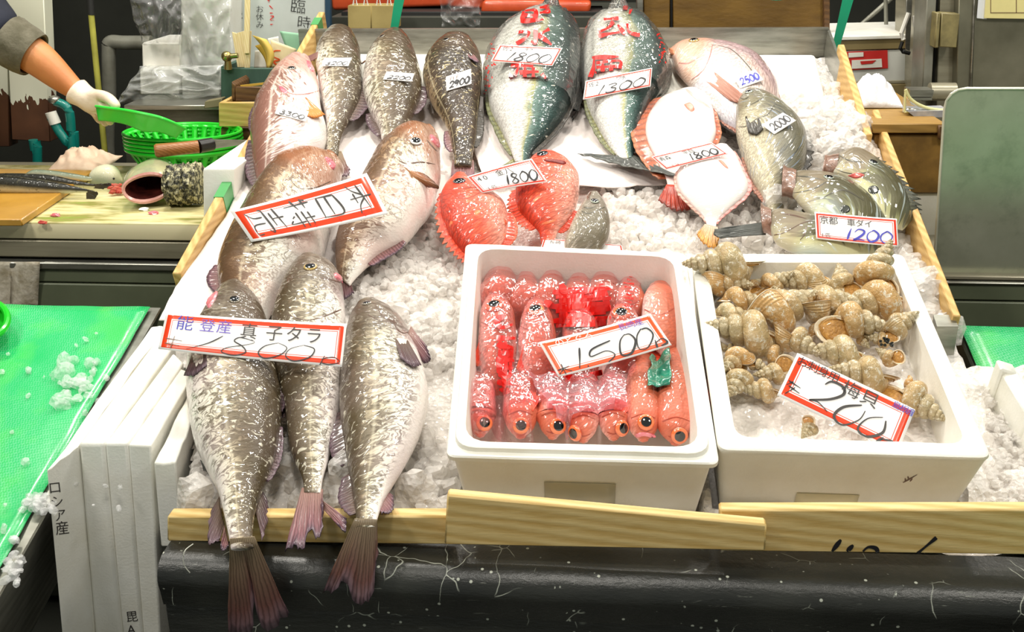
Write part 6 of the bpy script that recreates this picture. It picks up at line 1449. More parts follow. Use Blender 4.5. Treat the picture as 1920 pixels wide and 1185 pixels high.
crumple('plastic_bag', 'crumpled empty clear bag top above the short foam stack', [(238, -20), (340, -20), (341, 84), (264, 84)], 2.88, .05, .03, M_bag2, 1)
crumple('plastic_bag', 'milky bag round the tall foam stack', [(336, -60), (436, -60), (434, 132), (337, 132)], 2.87, .02, .015, M_bag, 2)
crumple('plastic_bag', 'milky bag round the lower foam packs, spreading out to the left', [(262, 124), (418, 122), (418, 182), (216, 196)], 2.85, .05, .03, M_bag, 3)
# ------------------------------------------------------------------ whiteboard
wbd = thing('whiteboard', 'grey-white notice board with 臨時 in black and 4/12 in red', 'board', Yp(520, 60, 3.0)); prism([(418, 130), (612, 130), (607, -80), (418, -80)], 3.0, .012, simple('board_white', '#c3cac6', .3, coat=.3), 'panel', wbd); prism([(612, 130), (622, 130), (617, -80), (607, -80)], 2.995, .02, simple('board_edge', '#1f3f55', .5), 'frame', wbd)
WS = lambda u, y, l: Yp(440+180*u+16*(y)*0, -8+90*y, 2.999-l)
pen(None, WS, [('f', '臨', .66, .22, .34, 'black', {'wt': -.012, 'rot': .1}), ('f', '時', .72, .56, .30, 'black', {'wt': -.012, 'rot': .1}), ('f', '、', .80, .70, .2, 'black'), ('s', [[(.36, .0), (.355, .14)], [(.34, .1), (.38, .06)], [(.36, .20), (.40, .28)], [(.365, .36), (.40, .36)], [(.37, .42), (.405, .43), (.37, .50), (.41, .51)], [(.37, .60), (.40, .59)]], .02, 'red'),
     ('f', 'お休み', .26, .28, .17, 'black', {'vert': True, 'adv': .95, 'wt': -.012}), ('f', '1/2', .06, .0, .2, 'black', {'vert': True})], 180, 90, wbd)
# ------------------------------------------------------------------ crates and papers left of the display
gx = thing('green_crate', 'weathered green wooden crate with a brass knob, holding paper slips', 'crate', Yp(455, 160, 2.72)); M_gw = simple('green_wood', '#39574a', .6, col2='#2a4438', sc_=14, stretch=(1, 1, .3), bump=.3)
prism(rect(414, 128, 520, 190), 2.70, .012, M_gw, 'front_board', gx); prism(rect(414, 124, 424, 190), 2.71, .16, M_gw, 'side_board', gx); prism(rect(424, 126, 520, 134), 2.85, .012, M_gw, 'back_board', gx)
attach(MB().ball(Yp(425, 106, 2.69), .0145, sub=3).tube([Yp(427, 112, 2.69), Yp(428, 130, 2.69)], [.008, .011], 12).tube([Yp(425, 106, 2.69), Yp(446, 104, 2.69)], .007, 10).build('knob', simple('brass', '#a99a63', .25, .9)), gx)
M_slipw = wood('slip_wood', '#ecdcae', '#d9c288', 2, .5, 60)
for i, (q, lb) in enumerate((([(445, 126), (452, 126), (447, 64), (435, 60)], 'short wide wooden slip at the left of the bundle'), ([(450, 126), (462, 126), (458, 58), (444, 62)], 'wooden slip in the middle of the bundle'), ([(458, 127), (468, 127), (471, 58), (460, 60)], 'wooden slip at the right of the bundle'), ([(457, 100), (467, 100), (469, -20), (459, -20)], 'tall thin wooden slip rising above the bundle'))):
    tag(prism(q, 2.76-.008*i, .005, M_slipw, 'wooden_slip', bev=.0004), lb, 'slip', 'wooden slips in the green crate')
def paper(name, label, px, y, m, curl=0., n=10):
    g = [[Yp(px[0][0]*(1-a)*(1-c)+px[1][0]*a*(1-c)+px[2][0]*a*c+px[3][0]*(1-a)*c+curl*math.sin(PI*c)*20, px[0][1]*(1-a)*(1-c)+px[1][1]*a*(1-c)+px[2][1]*a*c+px[3][1]*(1-a)*c, y-.02*abs(curl)*math.sin(PI*a)) for a in [j/(n-1) for j in range(n)]] for c in [i/(n-1) for i in range(n)]]
    return tag(sheet(name, g, .0006, m), label, 'paper', 'papers stuck behind the display plank')
paper('paper_slip', 'curled yellow paper in the green crate', [(473, 66), (500, 74), (508, 128), (500, 128)], 2.74, simple('paper_yellow', '#d9b95a', .6), .5)
paper('paper_slip', 'second curled yellow paper below the first', [(478, 86), (502, 78), (506, 128), (500, 130)], 2.745, simple('paper_ochre', '#c9a23c', .6), .3)
paper('paper_slip', 'white paper at the back of the green crate', [(478, 95), (500, 92), (500, 128), (476, 128)], 2.79, simple('paper_white', '#e3e2d8', .6))
pc = paper('paper_slip', 'cream paper with a red curl, right of the yellow one', [(508, 74), (556, 92), (548, 128), (504, 128)], 2.78, simple('paper_cream', '#ead9ac', .6))
attach(mesh('lettering', *(lambda r: ([Yp(x, y, 2.775) for x, y in r[0]], r[1]))(ribbon([(524, 96), (514, 98), (514, 108), (524, 112), (514, 118), (526, 124)], 4)), INK['orange'], None, smooth=False), pc) if False else None
paper('paper_slip', 'white paper with a rounded top behind the cream one', [(502, 72), (522, 68), (526, 110), (506, 112)], 2.80, MATS['paper_white'])
rc = mesh('red_curl', *(lambda r: ([Yp(x, y, 2.7785) for x, y in r[0]], r[1]))(ribbon([(526, 95), (514, 96), (513, 106), (524, 112), (513, 116), (526, 126)], 4)), INK['orange'], pc, smooth=False); rc.name = 'lettering'
paper('paper_slip', 'pale green paper behind the plank', [(524, 58), (590, 66), (570, 104), (540, 100)], 2.82, simple('paper_green', '#8fbf9f', .6))
bt = thing('wooden_tray', 'dark brown wooden tray with yellow slips, below the green crate', 'tray', Yp(470, 165, 2.62)); M_brw = wood('brown_wood', '#6a4a26', '#4a3016', 0, .6)
prism(rect(441, 163, 520, 190), 2.58, .01, M_brw, 'front_board', bt); prism([(434, 186), (441, 190), (441, 160), (434, 152)], 2.585, .16, M_brw, 'side_board', bt); prism(rect(436, 138, 520, 150), 2.74, .01, M_brw, 'back_board', bt)
tag(prism([(450, 160), (520, 152), (520, 156), (452, 164)], 2.62, .004, MATS['paper_ochre'], 'paper_slip', bev=0), 'long yellow slip lying across the brown tray', 'paper', 'papers stuck behind the display plank')
lb_ = thing('wooden_box', 'light wooden box under the brown tray, left of the plank', 'box', Yp(440, 215, 2.5)); M_ltw = wood('light_wood', '#c9a765', '#a98748', 0, .55)
prism(rect(410, 192, 500, 238), 2.50, .012, M_ltw, 'front_board', lb_); prism([(410, 238), (418, 238), (418, 192), (410, 192)], 2.512, .15, M_ltw, 'side_board', lb_)
prism(rect(414, 239, 500, 300), 2.52, .2, M_brw, 'drawer_front', lb_)
tag(prism([(382, 204), (416, 200), (416, 184), (384, 190)], 2.66, .03, simple('plank_grey', '#7b7355', .7), 'plank_end'), 'short grey plank end beside the light wooden box', 'plank')
# ------------------------------------------------------------------ back centre
sh = thing('back_shelf', 'grey shelf behind the display holding paper bags and salmon', 'shelf', Yp(900, 45, 3.1)); prism(rect(618, 32, 1206, 56), 3.16, .5, M_dark, 'shelf_board', sh); prism(rect(618, 56, 1560, 140), 3.2, .4, M_gap, 'shelf_front', sh)
M_kraft = simple('kraft', '#a4925a', .7, col2='#8f7d48', sc_=8)
for x0, x1, lb in ((652, 696, 'kraft paper bag left of its twin on the back shelf'), (696, 744, 'kraft paper bag behind the green strap on the back shelf')):
    b_ = thing('paper_bag', lb, 'bag', Yp(x0, 52, 3.05), 'kraft bags on the back shelf'); prism(rect(x0, 10, x1, 54), 3.04, .07, M_kraft, 'bag_body', b_)
    for dx in (10, 30): attach(MB().tube([Yp(x0+dx, 12, 3.045), Yp(x0+dx+3, -15, 3.045), Yp(x0+dx+8, 12, 3.045)], .0025, 6).build('handle', M_foam), b_)
M_salmon = simple('salmon', '#d4582e', .35, col2='#b94420', sc_=8, bump=.25, coat=.4)
for q, y, lb in (([(622, 20), (840, 12), (850, -40), (618, -40)], 3.3, 'orange salmon side at the back left, behind the kraft bags'), ([(840, 14), (960, 22), (960, -40), (820, -40)], 3.32, 'orange salmon side behind the clear bag'), ([(900, 26), (1105, 26), (1110, 4), (905, 0)], 3.22, 'orange salmon side in front of the others, left of the yellowtail'), ([(900, -2), (1150, 2), (1150, -40), (900, -40)], 3.3, 'orange salmon side on top at the back')):
    tag(prism(q, y, .12, M_salmon, 'salmon_side', bev=.012, seg=3), lb, 'salmon', 'salmon sides on the back shelf')
tag(prism(rect(640, 22, 1130, 34), 3.2, .2, M_gap, 'black_tray'), 'black tray under the salmon sides', 'tray')
crumple('plastic_bag', 'clear bag hanging at the back centre, behind the third cod', [(822, -20), (905, -20), (900, 50), (828, 50)], 3.02, .03, .02, M_bag2, 5, group=None)
M_strap = simple('strap_green', '#0a8f68', .4)
tag(prism([(731, 60), (745, 60), (762, -20), (742, -20)], 2.78, .003, M_strap, 'green_strap', bev=0), 'green strap above the second cod at the back', 'strap', 'green straps')
tag(prism([(1556, 110), (1568, 110), (1606, -20), (1584, -20)], 2.78, .003, M_strap, 'green_strap', bev=0), 'green strap at the right corner of the steel rim', 'strap', 'green straps')
o = thing('hanging_scoop', 'x', 'scoop', Yp(1458, -22, 2.75)); attach(MB().ball(Yp(1458, -22, 2.75), .05, (1., .8, .6), 3).build('bowl', simple('scoop_teal', '#4aa88a', .4)), o); attach(MB().tube([Yp(1458, -40, 2.75), Yp(1458, -40, 2.75)+V((0, 0, .9))], .006, 8).build('handle', MATS['scoop_teal']), o); tag(o, 'teal rounded scoop hanging above the sea bream at the top edge', 'scoop')
M_ply = simple('ply_ochre', '#7a5a1e', .6, col2='#604414', sc_=6, stretch=(1, 1, 3), bump=.2)
bp_ = thing('wooden_partition', 'dark ochre wooden partition behind the sea bream', 'partition', Yp(1380, 30, 3.05)); prism(rect(1207, -60, 1256, 62), 3.05, .03, M_ply, 'panel', bp_); prism(rect(1262, -60, 1545, 62), 3.05, .03, M_ply, 'panel', bp_); prism(rect(1194, -60, 1206, 62), 3.03, .05, M_steel, 'post', bp_); prism(rect(1256, -60, 1262, 62), 3.06, .02, M_gap, 'gap_strip', bp_); prism(rect(1545, -60, 1556, 110), 3.03, .06, M_brw, 'post', bp_)
# ------------------------------------------------------------------ back right: cooler, tools, steel
cl = thing('cooler_box', 'white cooler box with torn red label behind the right plank', 'cooler', Yp(1640, 130, 2.98)); yc = 2.95; M_tapeshade = simple('tape_shade_brown', '#8a7a52', .4)
prism([(1545, 186), (1750, 186), (1750, 92), (1545, 96)], yc, .3, simple('cooler_white', '#d9dad2', .4, coat=.2), 'body', cl); prism([(1545, 96), (1752, 90), (1752, 70), (1545, 76)], yc-.004, .31, M_tapeshade, 'tape_band', cl); prism([(1545, 77), (1752, 71), (1752, 64), (1545, 69)], yc-.01, .33, M_foam, 'lid', cl)
prism([(1590, 132), (1665, 128), (1664, 94), (1587, 97)], yc-.003, .002, simple('label_red', '#cf2f2c', .4), 'label', cl, 0); prism([(1597, 129), (1654, 126), (1653, 110), (1597, 113)], yc-.005, .001, M_foam, 'label_patch', cl, 0); prism([(1591, 108), (1619, 106), (1619, 98), (1591, 99)], yc-.005, .001, M_foam, 'label_patch', cl, 0); prism([(1615, 121), (1636, 119), (1643, 113), (1613, 115)], yc-.006, .0005, MATS['label_red'], 'label_patch', cl, 0)
prism([(1545, 160), (1752, 156), (1752, 150), (1545, 153)], yc-.006, .01, M_rail, 'ledge', cl); prism([(1545, 192), (1752, 190), (1752, 157), (1545, 160)], yc-.012, .05, M_tapeshade, 'shade_band', cl); prism([(1706, 128), (1718, 128), (1718, 94), (1708, 94)], yc-.003, .001, MATS['label_red'], 'label', cl, 0)  # band below the ledge is brownish shade painted in the tape colour
tubes('steel_strut', 'thin steel strut crossing the dark recess above the cooler', 'strut', [([Yp(1600, 60, 3.3), Yp(1690, -20, 3.3)], .008)], M_pipe, part='rod'); tubes('steel_post', 'thin upright post in the dark recess above the cooler', 'post', [([Yp(1662, 70, 3.2), Yp(1660, -30, 3.2)], .006)], M_pipe, part='rod')
tag(prism(rect(1548, 56, 1700, 72), 3.1, .1, M_steel, 'steel_pan'), 'steel pan edge on top of the cooler box', 'pan')
ht = thing('hanging_tongs', 'grey metal tool with clip hanging in front of the cooler', 'tongs', Yp(1706, 60, 2.8)); prism([(1698, 92), (1706, 96), (1712, -20), (1700, -20)], 2.8, .006, M_steel, 'bar', ht, .001); attach(MB().tube([Yp(1704, 24, 2.79), Yp(1690, 62, 2.79), Yp(1694, 74, 2.79)], .006, 8).build('clip', M_foam), ht); attach(MB().tube([Yp(1692, 78, 2.79), Yp(1688, 90, 2.79), Yp(1693, 97, 2.79), Yp(1706, 100, 2.79)], .005, 8).build('grip', M_gap), ht); attach(MB().tube([Yp(1713, 30, 2.79), Yp(1717, 62, 2.79), Yp(1724, 66, 2.79)], .004, 8).build('hook', M_foam), ht)
paper('yellow_strip', 'yellow plastic strip hanging beside the steel post', [(1722, 54), (1734, 58), (1728, 150), (1720, 150)], 2.82, simple('strip_yellow', '#b8b03a', .4), .1)
fg = thing('steel_cabinet', 'tall brushed steel cabinet at the right with posts and a beige latch', 'cabinet', Yp(1850, 100, 2.7)); M_fr = simple('fridge_steel', '#8a8774', .4, .5, col2='#6d6a58', sc_=5)
prism([(1816, 300), (2100, 300), (2100, -80), (1832, -80)], 2.62, .5, M_fr, 'door_panel', fg); prism([(1790, 300), (1813, 300), (1830, -80), (1800, -80)], 2.625, .5, M_fr, 'frame', fg); prism([(1813, 300), (1817, 300), (1833, -80), (1830, -80)], 2.616, .01, M_steel, 'edge_strip', fg)
prism([(1752, 300), (1790, 300), (1802, -80), (1766, -80)], 2.66, .4, M_rail, 'inner_post', fg); prism([(1728, 190), (1746, 190), (1760, -80), (1742, -80)], 2.64, .1, M_pipe, 'post', fg); prism([(1746, 190), (1752, 190), (1766, -80), (1760, -80)], 2.68, .1, M_gap, 'gap_strip', fg)
M_beige = simple('beige_metal', '#8d8256', .45, col2='#6f6644', sc_=30); prism([(1762, 88), (1794, 90), (1800, 26), (1766, 24)], 2.60, .04, M_beige, 'latch', fg); prism([(1752, 90), (1760, 90), (1764, 24), (1757, 24)], 2.60, .05, M_beige, 'latch_plate', fg)
attach(MB().box(Yp(1722, 172, 2.55), (.055, .05, .016)).box(Yp(1722, 182, 2.55), (.05, .05, .006)).build('bracket', M_steel), fg); attach(MB().tube([Yp(1742, 172, 2.58), Yp(1790, 172, 2.58)], .022, 14).build('hinge_barrel', M_rail), fg)
np_ = thing('notepad', 'yellow ruled paper pad with white sheets on the steel cabinet, top right corner', 'paper', Yp(1880, 20, 2.6)); prism([(1846, 34), (1990, 36), (1990, -40), (1852, -40)], 2.605, .004, simple('pad_yellow', '#e8dc98', .6), 'front_sheet', np_, 0); prism([(1832, 34), (1850, 36), (1856, -40), (1838, -40)], 2.61, .003, simple('pad_white', '#e3e6ea', .6), 'white_sheets', np_, 0)
for q in ([(1856, -20), (1992, -20)], [(1856, 24), (1992, 25)], [(1856, -20), (1856, 24)], [(1905, -20), (1905, 24)]): pass
mesh('lettering', [Yp(x, y, 2.6045) for a, b_ in (((1857, 23.3), (1990, 24.7)), ((1905, -20), (1906.4, 24)), ((1857, -20), (1858.2, 24))) for x, y in ((a[0], a[1]), (b_[0], a[1]), (b_[0], b_[1]), (a[0], b_[1]))], [(0, 1, 2, 3), (4, 5, 6, 7), (8, 9, 10, 11)], INK['brown'], None, smooth=False).parent = np_
bpy.data.objects[np_.children[-1].name].matrix_parent_inverse = Matrix.Translation(-np_.location)
# right counter with standing steel plate
yR = 1.96; xR0, xR1 = UR+.075, 2.3; zq = lambda row: Yp(1850, row, yR).z
cr = thing('steel_counter', 'dark green steel counter at the right under the standing plate', 'counter', (1.4, yR+.3, .5))
bar(zq(533), zq(527), yR-.006, yR+.05, M_steel, 'bright_rail', xR0, xR1, cr); bar(zq(527)+.0005, zq(517), yR, yR+.6, M_rail, 'top', xR0, xR1, cr); bar(zq(564), zq(534), yR, yR+.03, M_drawer, 'drawer', xR0, xR1, cr); bar(zq(660), zq(566), yR, yR+.03, M_drawer, 'drawer', xR0, xR1, cr); bar(.02, zq(534), yR+.03, yR+.6, M_gap, 'carcass', xR0, xR1, cr)
def plate_mat():
    g = G('plate_steel'); o = g.obj(); n = g.noise(o, 5, 5, .65)
    g.p(col=g.mix(g.ramp(g.noise(o, 16, 4, .7), [(.55, 0.0), (.75, .5)]), g.ramp(n, [(.35, '#b4b9a0'), (.65, '#c9ccb6')]), '#8a917c'), metal=.6, rough=.34); return g.m
pl = thing('steel_plate', 'large upright steel sheet with a rounded top corner at the right', 'steel sheet', Yp(1850, 350, yR+.02))
pts = [(1750, 520), (2050, 520), (2050, 166), (1812, 166), (1796, 169), (1783, 177), (1775, 189), (1771, 204)]
zb_ = Yp(1850, 520, yR+.02).z; f3 = [hit(*p, V((0, yR+.02, zb_)), V((0, 1, .11)).normalized()) for p in pts]; b = MB(); va = [b.b.verts.new(p) for p in f3]; vb = [b.b.verts.new(p+V((0, .003, 0))) for p in f3]
b.b.faces.new(va); b.b.faces.new(vb[::-1])
for i in range(len(va)): b.b.faces.new((va[i], va[(i+1) % len(va)], vb[(i+1) % len(va)], vb[i]))
attach(b.build('sheet', plate_mat(), smooth=False), pl); attach(MB().tube([f3[0]]+f3[:1:-1]+[f3[2]] if False else [f3[0], f3[7], f3[6], f3[5], f3[4], f3[3], f3[2]], .0028, 8).build('rolled_edge', simple('rolled_edge', '#d9d8c4', .3, .4)), pl)
# wooden box and things on it
wx = thing('wooden_box', 'stained wooden chest with a flat lid right of the display', 'box', Yp(1700, 300, 2.3)); M_chest = simple('chest_ply', '#8a672a', .6, col2='#6a4d1c', sc_=16, bump=.25)
yw = 2.22; top = Zp(1700, 235, 1.0)
prism([(1640, 362), (1775, 362), (1775, 252), (1640, 252)], yw, .42, M_chest, 'body', wx)
prism([(1636, 250), (1775, 250), (1775, 232), (1634, 232)], yw-.012, .46, wood('chest_lid', '#a5803e', '#86652c', 0, .55), 'lid', wx)
prism([(1760, 262), (1780, 262), (1780, 236), (1760, 236)], yw-.02, .01, M_brw, 'batten', wx)
tag(prism(rect(1700, 362, 1790, 450), yw+.01, .3, M_foam, 'foam_box_end'), 'white foam box under the wooden chest, behind the steel sheet', 'box')
zt_ = Yp(1700, 232, yw-.012).z
def heapcloth(name, label, x0, x1, base, hpx, z, m, sd, dy=.12):
    g = []
    for i in range(24):
        row = []
        for j in range(30):
            a, c = j/29, i/23; p = Zp(x0+(x1-x0)*a, base, z); hg = hpx*math.sin(PI*min(1, a*.92+.08))**.6*math.sin(PI*c)**.8
            row.append(V((p.x, p.y+dy*c, z+.002+max(0, hg*(1+.45*fbm(V((a*4+c, c*4-a*2, sd)), 3))))))
        g.append(row)
    return tag(sheet(name, g, .003, m), label, 'cloth')
heapcloth('white_cloth', 'crumpled white towel on the wooden chest behind the right plank', 1606, 1694, 204, .06, zt_, simple('towel', '#f0f0f4', .9, bump=.3, bsc=200), 4)
fp = thing('clear_sheet', 'folded clear plastic sheet with yellowed edges on the wooden chest', 'plastic sheet', Zp(1730, 215, zt_))
M_ed = simple('film_edge', '#dcdca4', .3)
pA, pB, pC, pD = Yp(1696, 210, 2.3), Yp(1698, 168, 2.3), Yp(1722, 196, 2.3), Yp(1775, 207, 2.3)
cv = vcat([pB, Yp(1706, 184, 2.3), pC, Yp(1745, 204, 2.3), pD], 16)
attach(MB().tube(cv, .0035, 8).tube([pB, pA], .0025, 8).tube([pA, Yp(1735, 209, 2.3), Yp(1780, 208, 2.3)], .0028, 8).build('edge_band', M_ed), fp)
g_ = [[p.lerp(V((p.x, 2.3, pA.z)), c)+V((0, .04*c*(1-c), 0)) for p in cv] for c in [i/8 for i in range(9)]]
vs = [p for r in g_ for p in r]; attach(mesh('film', vs, [(i*16+j, i*16+j+1, (i+1)*16+j+1, (i+1)*16+j) for i in range(8) for j in range(15)], M_bag), fp)
prism([(1716, 220), (1780, 220), (1780, 207), (1702, 209)], 2.29, .06, simple('printed_plastic', '#b9b7b4', .3, col2='#8d8f9a', sc_=25), 'printed_base', fp, 0)
# ------------------------------------------------------------------ the arm reaching in from the left
YA = 2.36
sd = lambda x, y, dy=0.: Yp(x, y, YA+dy)
def skinned(name, pts, edges, rad, m, parent=None, sub=2, root=0):
    me = bpy.data.meshes.new(name); me.from_pydata([tuple(p) for p in pts], edges, []); o = bpy.data.objects.new(name, me); COL.objects.link(o)
    md = o.modifiers.new('skin', 'SKIN'); md.use_smooth_shade = True
    for i, v in enumerate(me.skin_vertices[0].data):
        r = rad[i]; v.radius = r if isinstance(r, tuple) else (r, r); v.use_root = (i == root)
    s_ = o.modifiers.new('sub', 'SUBSURF'); s_.levels = s_.render_levels = sub
    bpy.context.view_layer.update()
    me2 = bpy.data.meshes.new_from_object(o.evaluated_get(bpy.context.evaluated_depsgraph_get())); bpy.data.objects.remove(o)
    me2.polygons.foreach_set('use_smooth', [True]*len(me2.polygons)); me2.name = name
    return link(name, me2, m, parent)
pr = thing('person', 'person in a dark navy top with rolled grey cuff reaching in with a gloved hand', 'person', (sd(-260, 300).x, YA+.06, 0))
M_skin = simple('skin_tone', '#c98550', .45, col2='#b9703e', sc_=9, bump=.08, bsc=200, sss=.15, sssr=(.02, .008, .004))
# body: hips, chest, neck, shoulder, elbow, forearm, wrist, palm and fingers as one skinned surface
hip = sd(-270, 470, .08); chest = sd(-260, 60, .08); neck = sd(-240, -190, .08); sh_ = sd(-150, -120, .05); elb = sd(-16, 56); fa = sd(74, 110); fa2 = sd(112, 145); wr = sd(150, 176, -.005)
pm = sd(176, 192, -.01); kn0 = sd(196, 205, -.015)
P = [hip, hip.lerp(chest, .5), chest, neck, sh_, elb, fa, fa2, wr, pm, neck+V((.02, -.02, .13))]
Eg = [(0, 1), (1, 2), (2, 3), (2, 4), (4, 5), (5, 6), (6, 7), (7, 8), (8, 9), (3, 10)]
Rd = [(.15, .11), (.14, .11), (.16, .12), .05, .07, .052, .046, .036, .023, (.034, .022), .095]
def fingers(grow=0.):
    """four curled fingers behind the basket wall and a thumb on its near side"""
    out = []
    F_ = [[(196, 200, -.03), (206, 210, -.055), (214, 224, -.06), (222, 220, -.05)], [(192, 206, -.014), (202, 219, -.02), (206, 232, -.02), (211, 224, -.012)], [(186, 210, .004), (194, 223, .004), (197, 233, .006), (202, 227, .012)], [(180, 211, .02), (184, 221, .024), (187, 227, .026), (191, 222, .03)]]
    for k, f in enumerate(F_): out.append(([sd(*q) for q in f], [.0105+grow, .0098+grow, .009+grow, .008+grow]))
    out.append(([sd(186, 178, -.034), sd(204, 184, -.052), sd(214, 194, -.064), sd(222, 205, -.066)], [.0125+grow, .0115+grow, .0105+grow, .009+grow]))
    return out
pts, eg, rd = list(P), list(Eg), list(Rd)
for fp_, fr_2 in fingers():
    prev = 9
    for p, r in zip(fp_, fr_2): pts.append(p); rd.append(r); eg.append((prev, len(pts)-1)); prev = len(pts)-1
attach(skinned('body', pts, eg, rd, M_skin), pr)
# shirt with rolled cuff
M_navy = simple('navy_cloth', '#1f2434', .85, col2='#171a27', sc_=8, bump=.5, bsc=25); M_cuff = simple('cuff_grey', '#6b6656', .9, col2='#54503f', sc_=30, bump=.5, bsc=120)
attach(skinned('shirt', [hip, hip.lerp(chest, .5), chest, sh_, sh_.lerp(elb, .5), elb, sd(22, 76)], [(0, 1), (1, 2), (2, 3), (3, 4), (4, 5), (5, 6)], [(.17, .13), (.16, .13), (.18, .14), .10, .082, .070, .062], M_navy), pr)
ca, cb = sd(12, 72), sd(64, 104); ax = (cb-ca).normalized(); px_ = ax.cross(V((0, 1, 0))).normalized(); py_ = ax.cross(px_)
rings = []
for f, r in ((.25, .046), (0, .054), (.02, .060), (.12, .062), (.4, .062), (.7, .060), (.92, .058), (1., .055), (.98, .050), (.7, .048)):
    rings.append([ca.lerp(cb, f)+(px_*math.cos(k/32*2*PI)+py_*math.sin(k/32*2*PI))*r*(1+.05*mnoise.noise(V((f*6, math.cos(k/32*2*PI)*2, math.sin(k/32*2*PI)*2)))) for k in range(32)])
loft(rings, 'rolled_cuff', M_cuff, pr, False)
# trousers so the figure stands on the floor
M_tr = simple('trousers', '#20211f', .9)
attach(skinned('trousers', [hip+V((0, 0, .02)), hip+V((-.09, 0, -.1)), V((hip.x-.11, hip.y, .45)), V((hip.x-.11, hip.y+.02, .06)), V((hip.x-.11, hip.y-.1, .03)), hip+V((.09, 0, -.1)), V((hip.x+.11, hip.y, .45)), V((hip.x+.11, hip.y+.02, .06)), V((hip.x+.11, hip.y-.1, .03))],
    [(0, 1), (1, 2), (2, 3), (3, 4), (0, 5), (5, 6), (6, 7), (7, 8)], [(.16, .12), .1, .075, .05, .035, .1, .075, .05, .035], M_tr), pr)
# glove
M_glove = simple('glove', '#efe0cc', .4, col2='#e3cdb4', sc_=14, bump=.35, bsc=60, coat=.2)
gp = [sd(137, 166, -.003), sd(147, 174, -.004), wr.lerp(pm, .5), pm]; ge = [(0, 1), (1, 2), (2, 3)]; gr = [.040, .035, (.034, .026), (.042, .027)]
for fp_, fr_2 in fingers(.0022):
    prev = 3
    for p, r in zip(fp_, fr_2): gp.append(p); gr.append(r); ge.append((prev, len(gp)-1)); prev = len(gp)-1
attach(skinned('glove', gp, ge, gr, M_glove, root=3), pr)
# the green dish the hand holds, seen from its side
hd = thing('green_dish', 'shallow bright green basket lid held edge-on by the gloved hand', 'basket', sd(265, 225))
ctop = [(180, 200), (200, 203), (232, 207), (265, 213), (300, 221), (330, 233), (347, 242)]; cbot = [(185, 226), (204, 227), (236, 233), (268, 246), (296, 247), (318, 254), (330, 259)]
n_ = 60; A_, B_ = catmull(ctop, n_), catmull(cbot, n_); g_ = []
for i in range(14):
    f = i/13; row = []
    for j in range(n_):
        x = A_[j][0]*(1-f)+B_[j][0]*f; y = A_[j][1]*(1-f)+B_[j][1]*f; rib = .0012*(j % 2)
        row.append(Yp(x, y, YA-.05-.06*math.sin(PI*j/(n_-1))*(1-f*.4)+rib))
    g_.append(row)
M_lime = simple('lime_plastic', '#35dd45', .3, coat=.3, bump=.1)
attach(sheet('wall', g_, .002, M_lime), hd)
attach(MB().tube([p+V((0, 0, .001)) for p in g_[0]], .0035, 8).build('rim', M_lime), hd)
bk = [[g_[13][j].lerp(Yp(A_[j][0]*.5+B_[j][0]*.5, A_[j][1]*.2+B_[j][1]*.8, YA+.05), f) for j in range(n_)] for f in (0, .5, 1.)]
attach(sheet('base', bk, .002, M_lime), hd)
# ------------------------------------------------------------------ writing on the lids and boards
def katakana():
    yq = Yp(110, 950, 1.0)
lids = [o for o in bpy.data.objects if o.name.startswith('foam_board')]
def facewrite(o, items, name='lettering'):
    dg = bpy.context.evaluated_depsgraph_get(); bv = BVHTree.FromObject(o, dg); k = 0
    by = {}
    for text, x, y, size, rot, ink, wt, sx in items:
        for ch, (vs, fs) in zip(text, font_flat(text, wt)):
            ca, sa = math.cos(rot), math.sin(rot); out = []
            for px, py in vs:
                q = (x+(px*sx*ca-py*sa)*size, y+(px*sx*sa+py*ca)*size); loc = bv.ray_cast(CAM, ray(*q))[0]
                out.append((loc if loc is not None else Yp(*q, YB))-ray(*q)*.0008)
            l = by.setdefault(ink, ([], [])); n = len(l[0]); l[0].extend(out); l[1].extend(tuple(i+n for i in f) for f in fs)
    for ink, (vs, fs) in by.items():
        l = mesh(name, vs, fs, INK[ink], None, smooth=False); l.parent = o; l.matrix_parent_inverse = o.matrix_world.inverted()
bpy.context.view_layer.update()
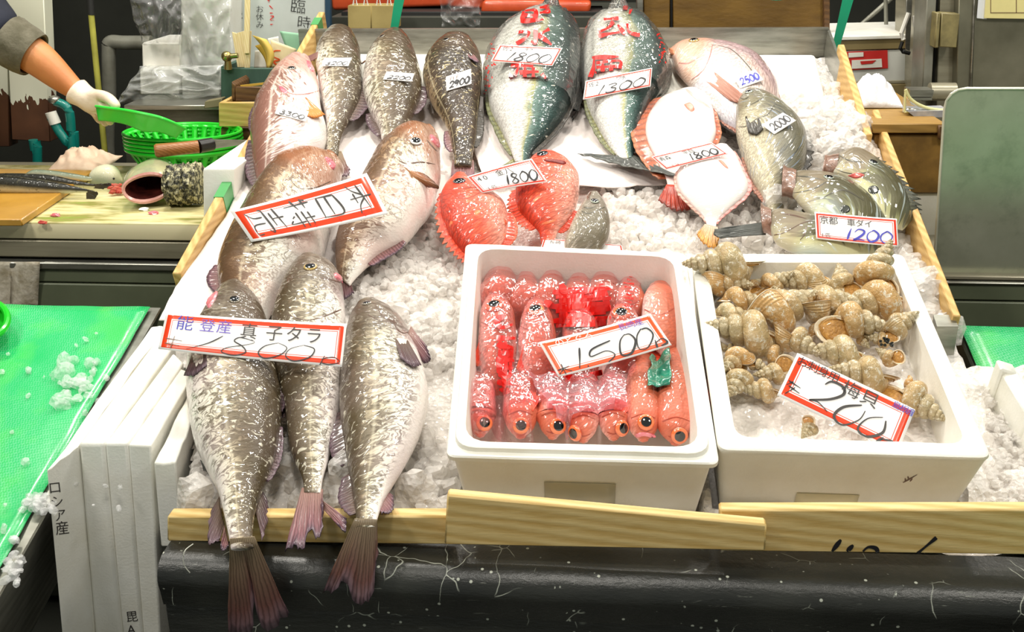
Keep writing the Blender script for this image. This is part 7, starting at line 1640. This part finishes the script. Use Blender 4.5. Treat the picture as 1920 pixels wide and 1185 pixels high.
facewrite(bpy.data.objects['foam_board'], [('ロ', 103, 914, 27, -.12, 'grey', -.004, 1.), ('シ', 107, 941, 26, -.12, 'grey', -.004, 1.), ('ア', 112, 966, 26, -.12, 'grey', -.004, 1.), ('産', 117, 990, 27, -.12, 'grey', 0., 1.)])
facewrite(bpy.data.objects['foam_board.002'], [('A', 246, 1180, 24, -.1, 'grey', 0., 1.), ('毘', 247, 1156, 22, -.1, 'grey', .0, 1.1)])
def facestroke(o, strokes, w, ink):
    dg = bpy.context.evaluated_depsgraph_get(); bv = BVHTree.FromObject(o, dg); V_, F_ = [], []
    for st in strokes:
        vs, fs = ribbon(st, w, taper=.2); n = len(V_)
        for q in vs:
            loc = bv.ray_cast(CAM, ray(*q))[0]; V_.append((loc if loc is not None else Yp(*q, YB-.003))-ray(*q)*.0008)
        F_ += [tuple(i+n for i in f) for f in fs]
    l = mesh('lettering', V_, F_, INK[ink], None, smooth=False); l.parent = o; l.matrix_parent_inverse = o.matrix_world.inverted()
facestroke(BD3, [[(1577, 1012), (1560, 1034)], [(1600, 1022), (1588, 1034)], [(1618, 1034), (1628, 1026), (1642, 1028), (1646, 1036)], [(1756, 1008), (1720, 1038)]], 8, 'black')
b2 = next(c for c in box2.children if c.name.startswith('body'))
V_, F_ = [], []; bv = BVHTree.FromObject(b2, bpy.context.evaluated_depsgraph_get())
for st in ([(1720, 890), (1706, 898), (1693, 905)], [(1702, 893), (1704, 899)], [(1697, 896), (1698, 903)], [(1711, 897), (1706, 903)]):
    vs, fs = ribbon(st, 2.5); n = len(V_)
    for q in vs: V_.append((bv.ray_cast(CAM, ray(*q))[0] or Yp(*q, YB))-ray(*q)*.0008)
    F_ += [tuple(i+n for i in f) for f in fs]
attach(mesh('dried_sprig', V_, F_, INK['brown'], None, smooth=False), box2)
# nylon thread and whisker lying on the skirt
tubes('nylon_thread', 'thin nylon thread hanging over the black skirt left of the cod tail', 'thread', [([Yp(362, 1020, YB-.045), Yp(346, 1034, YB-.062), Yp(345, 1058, YB-.066), Yp(356, 1074, YB-.066)], .0007)], simple('nylon', '#cfd0c4', .3), part='strand', n=6)
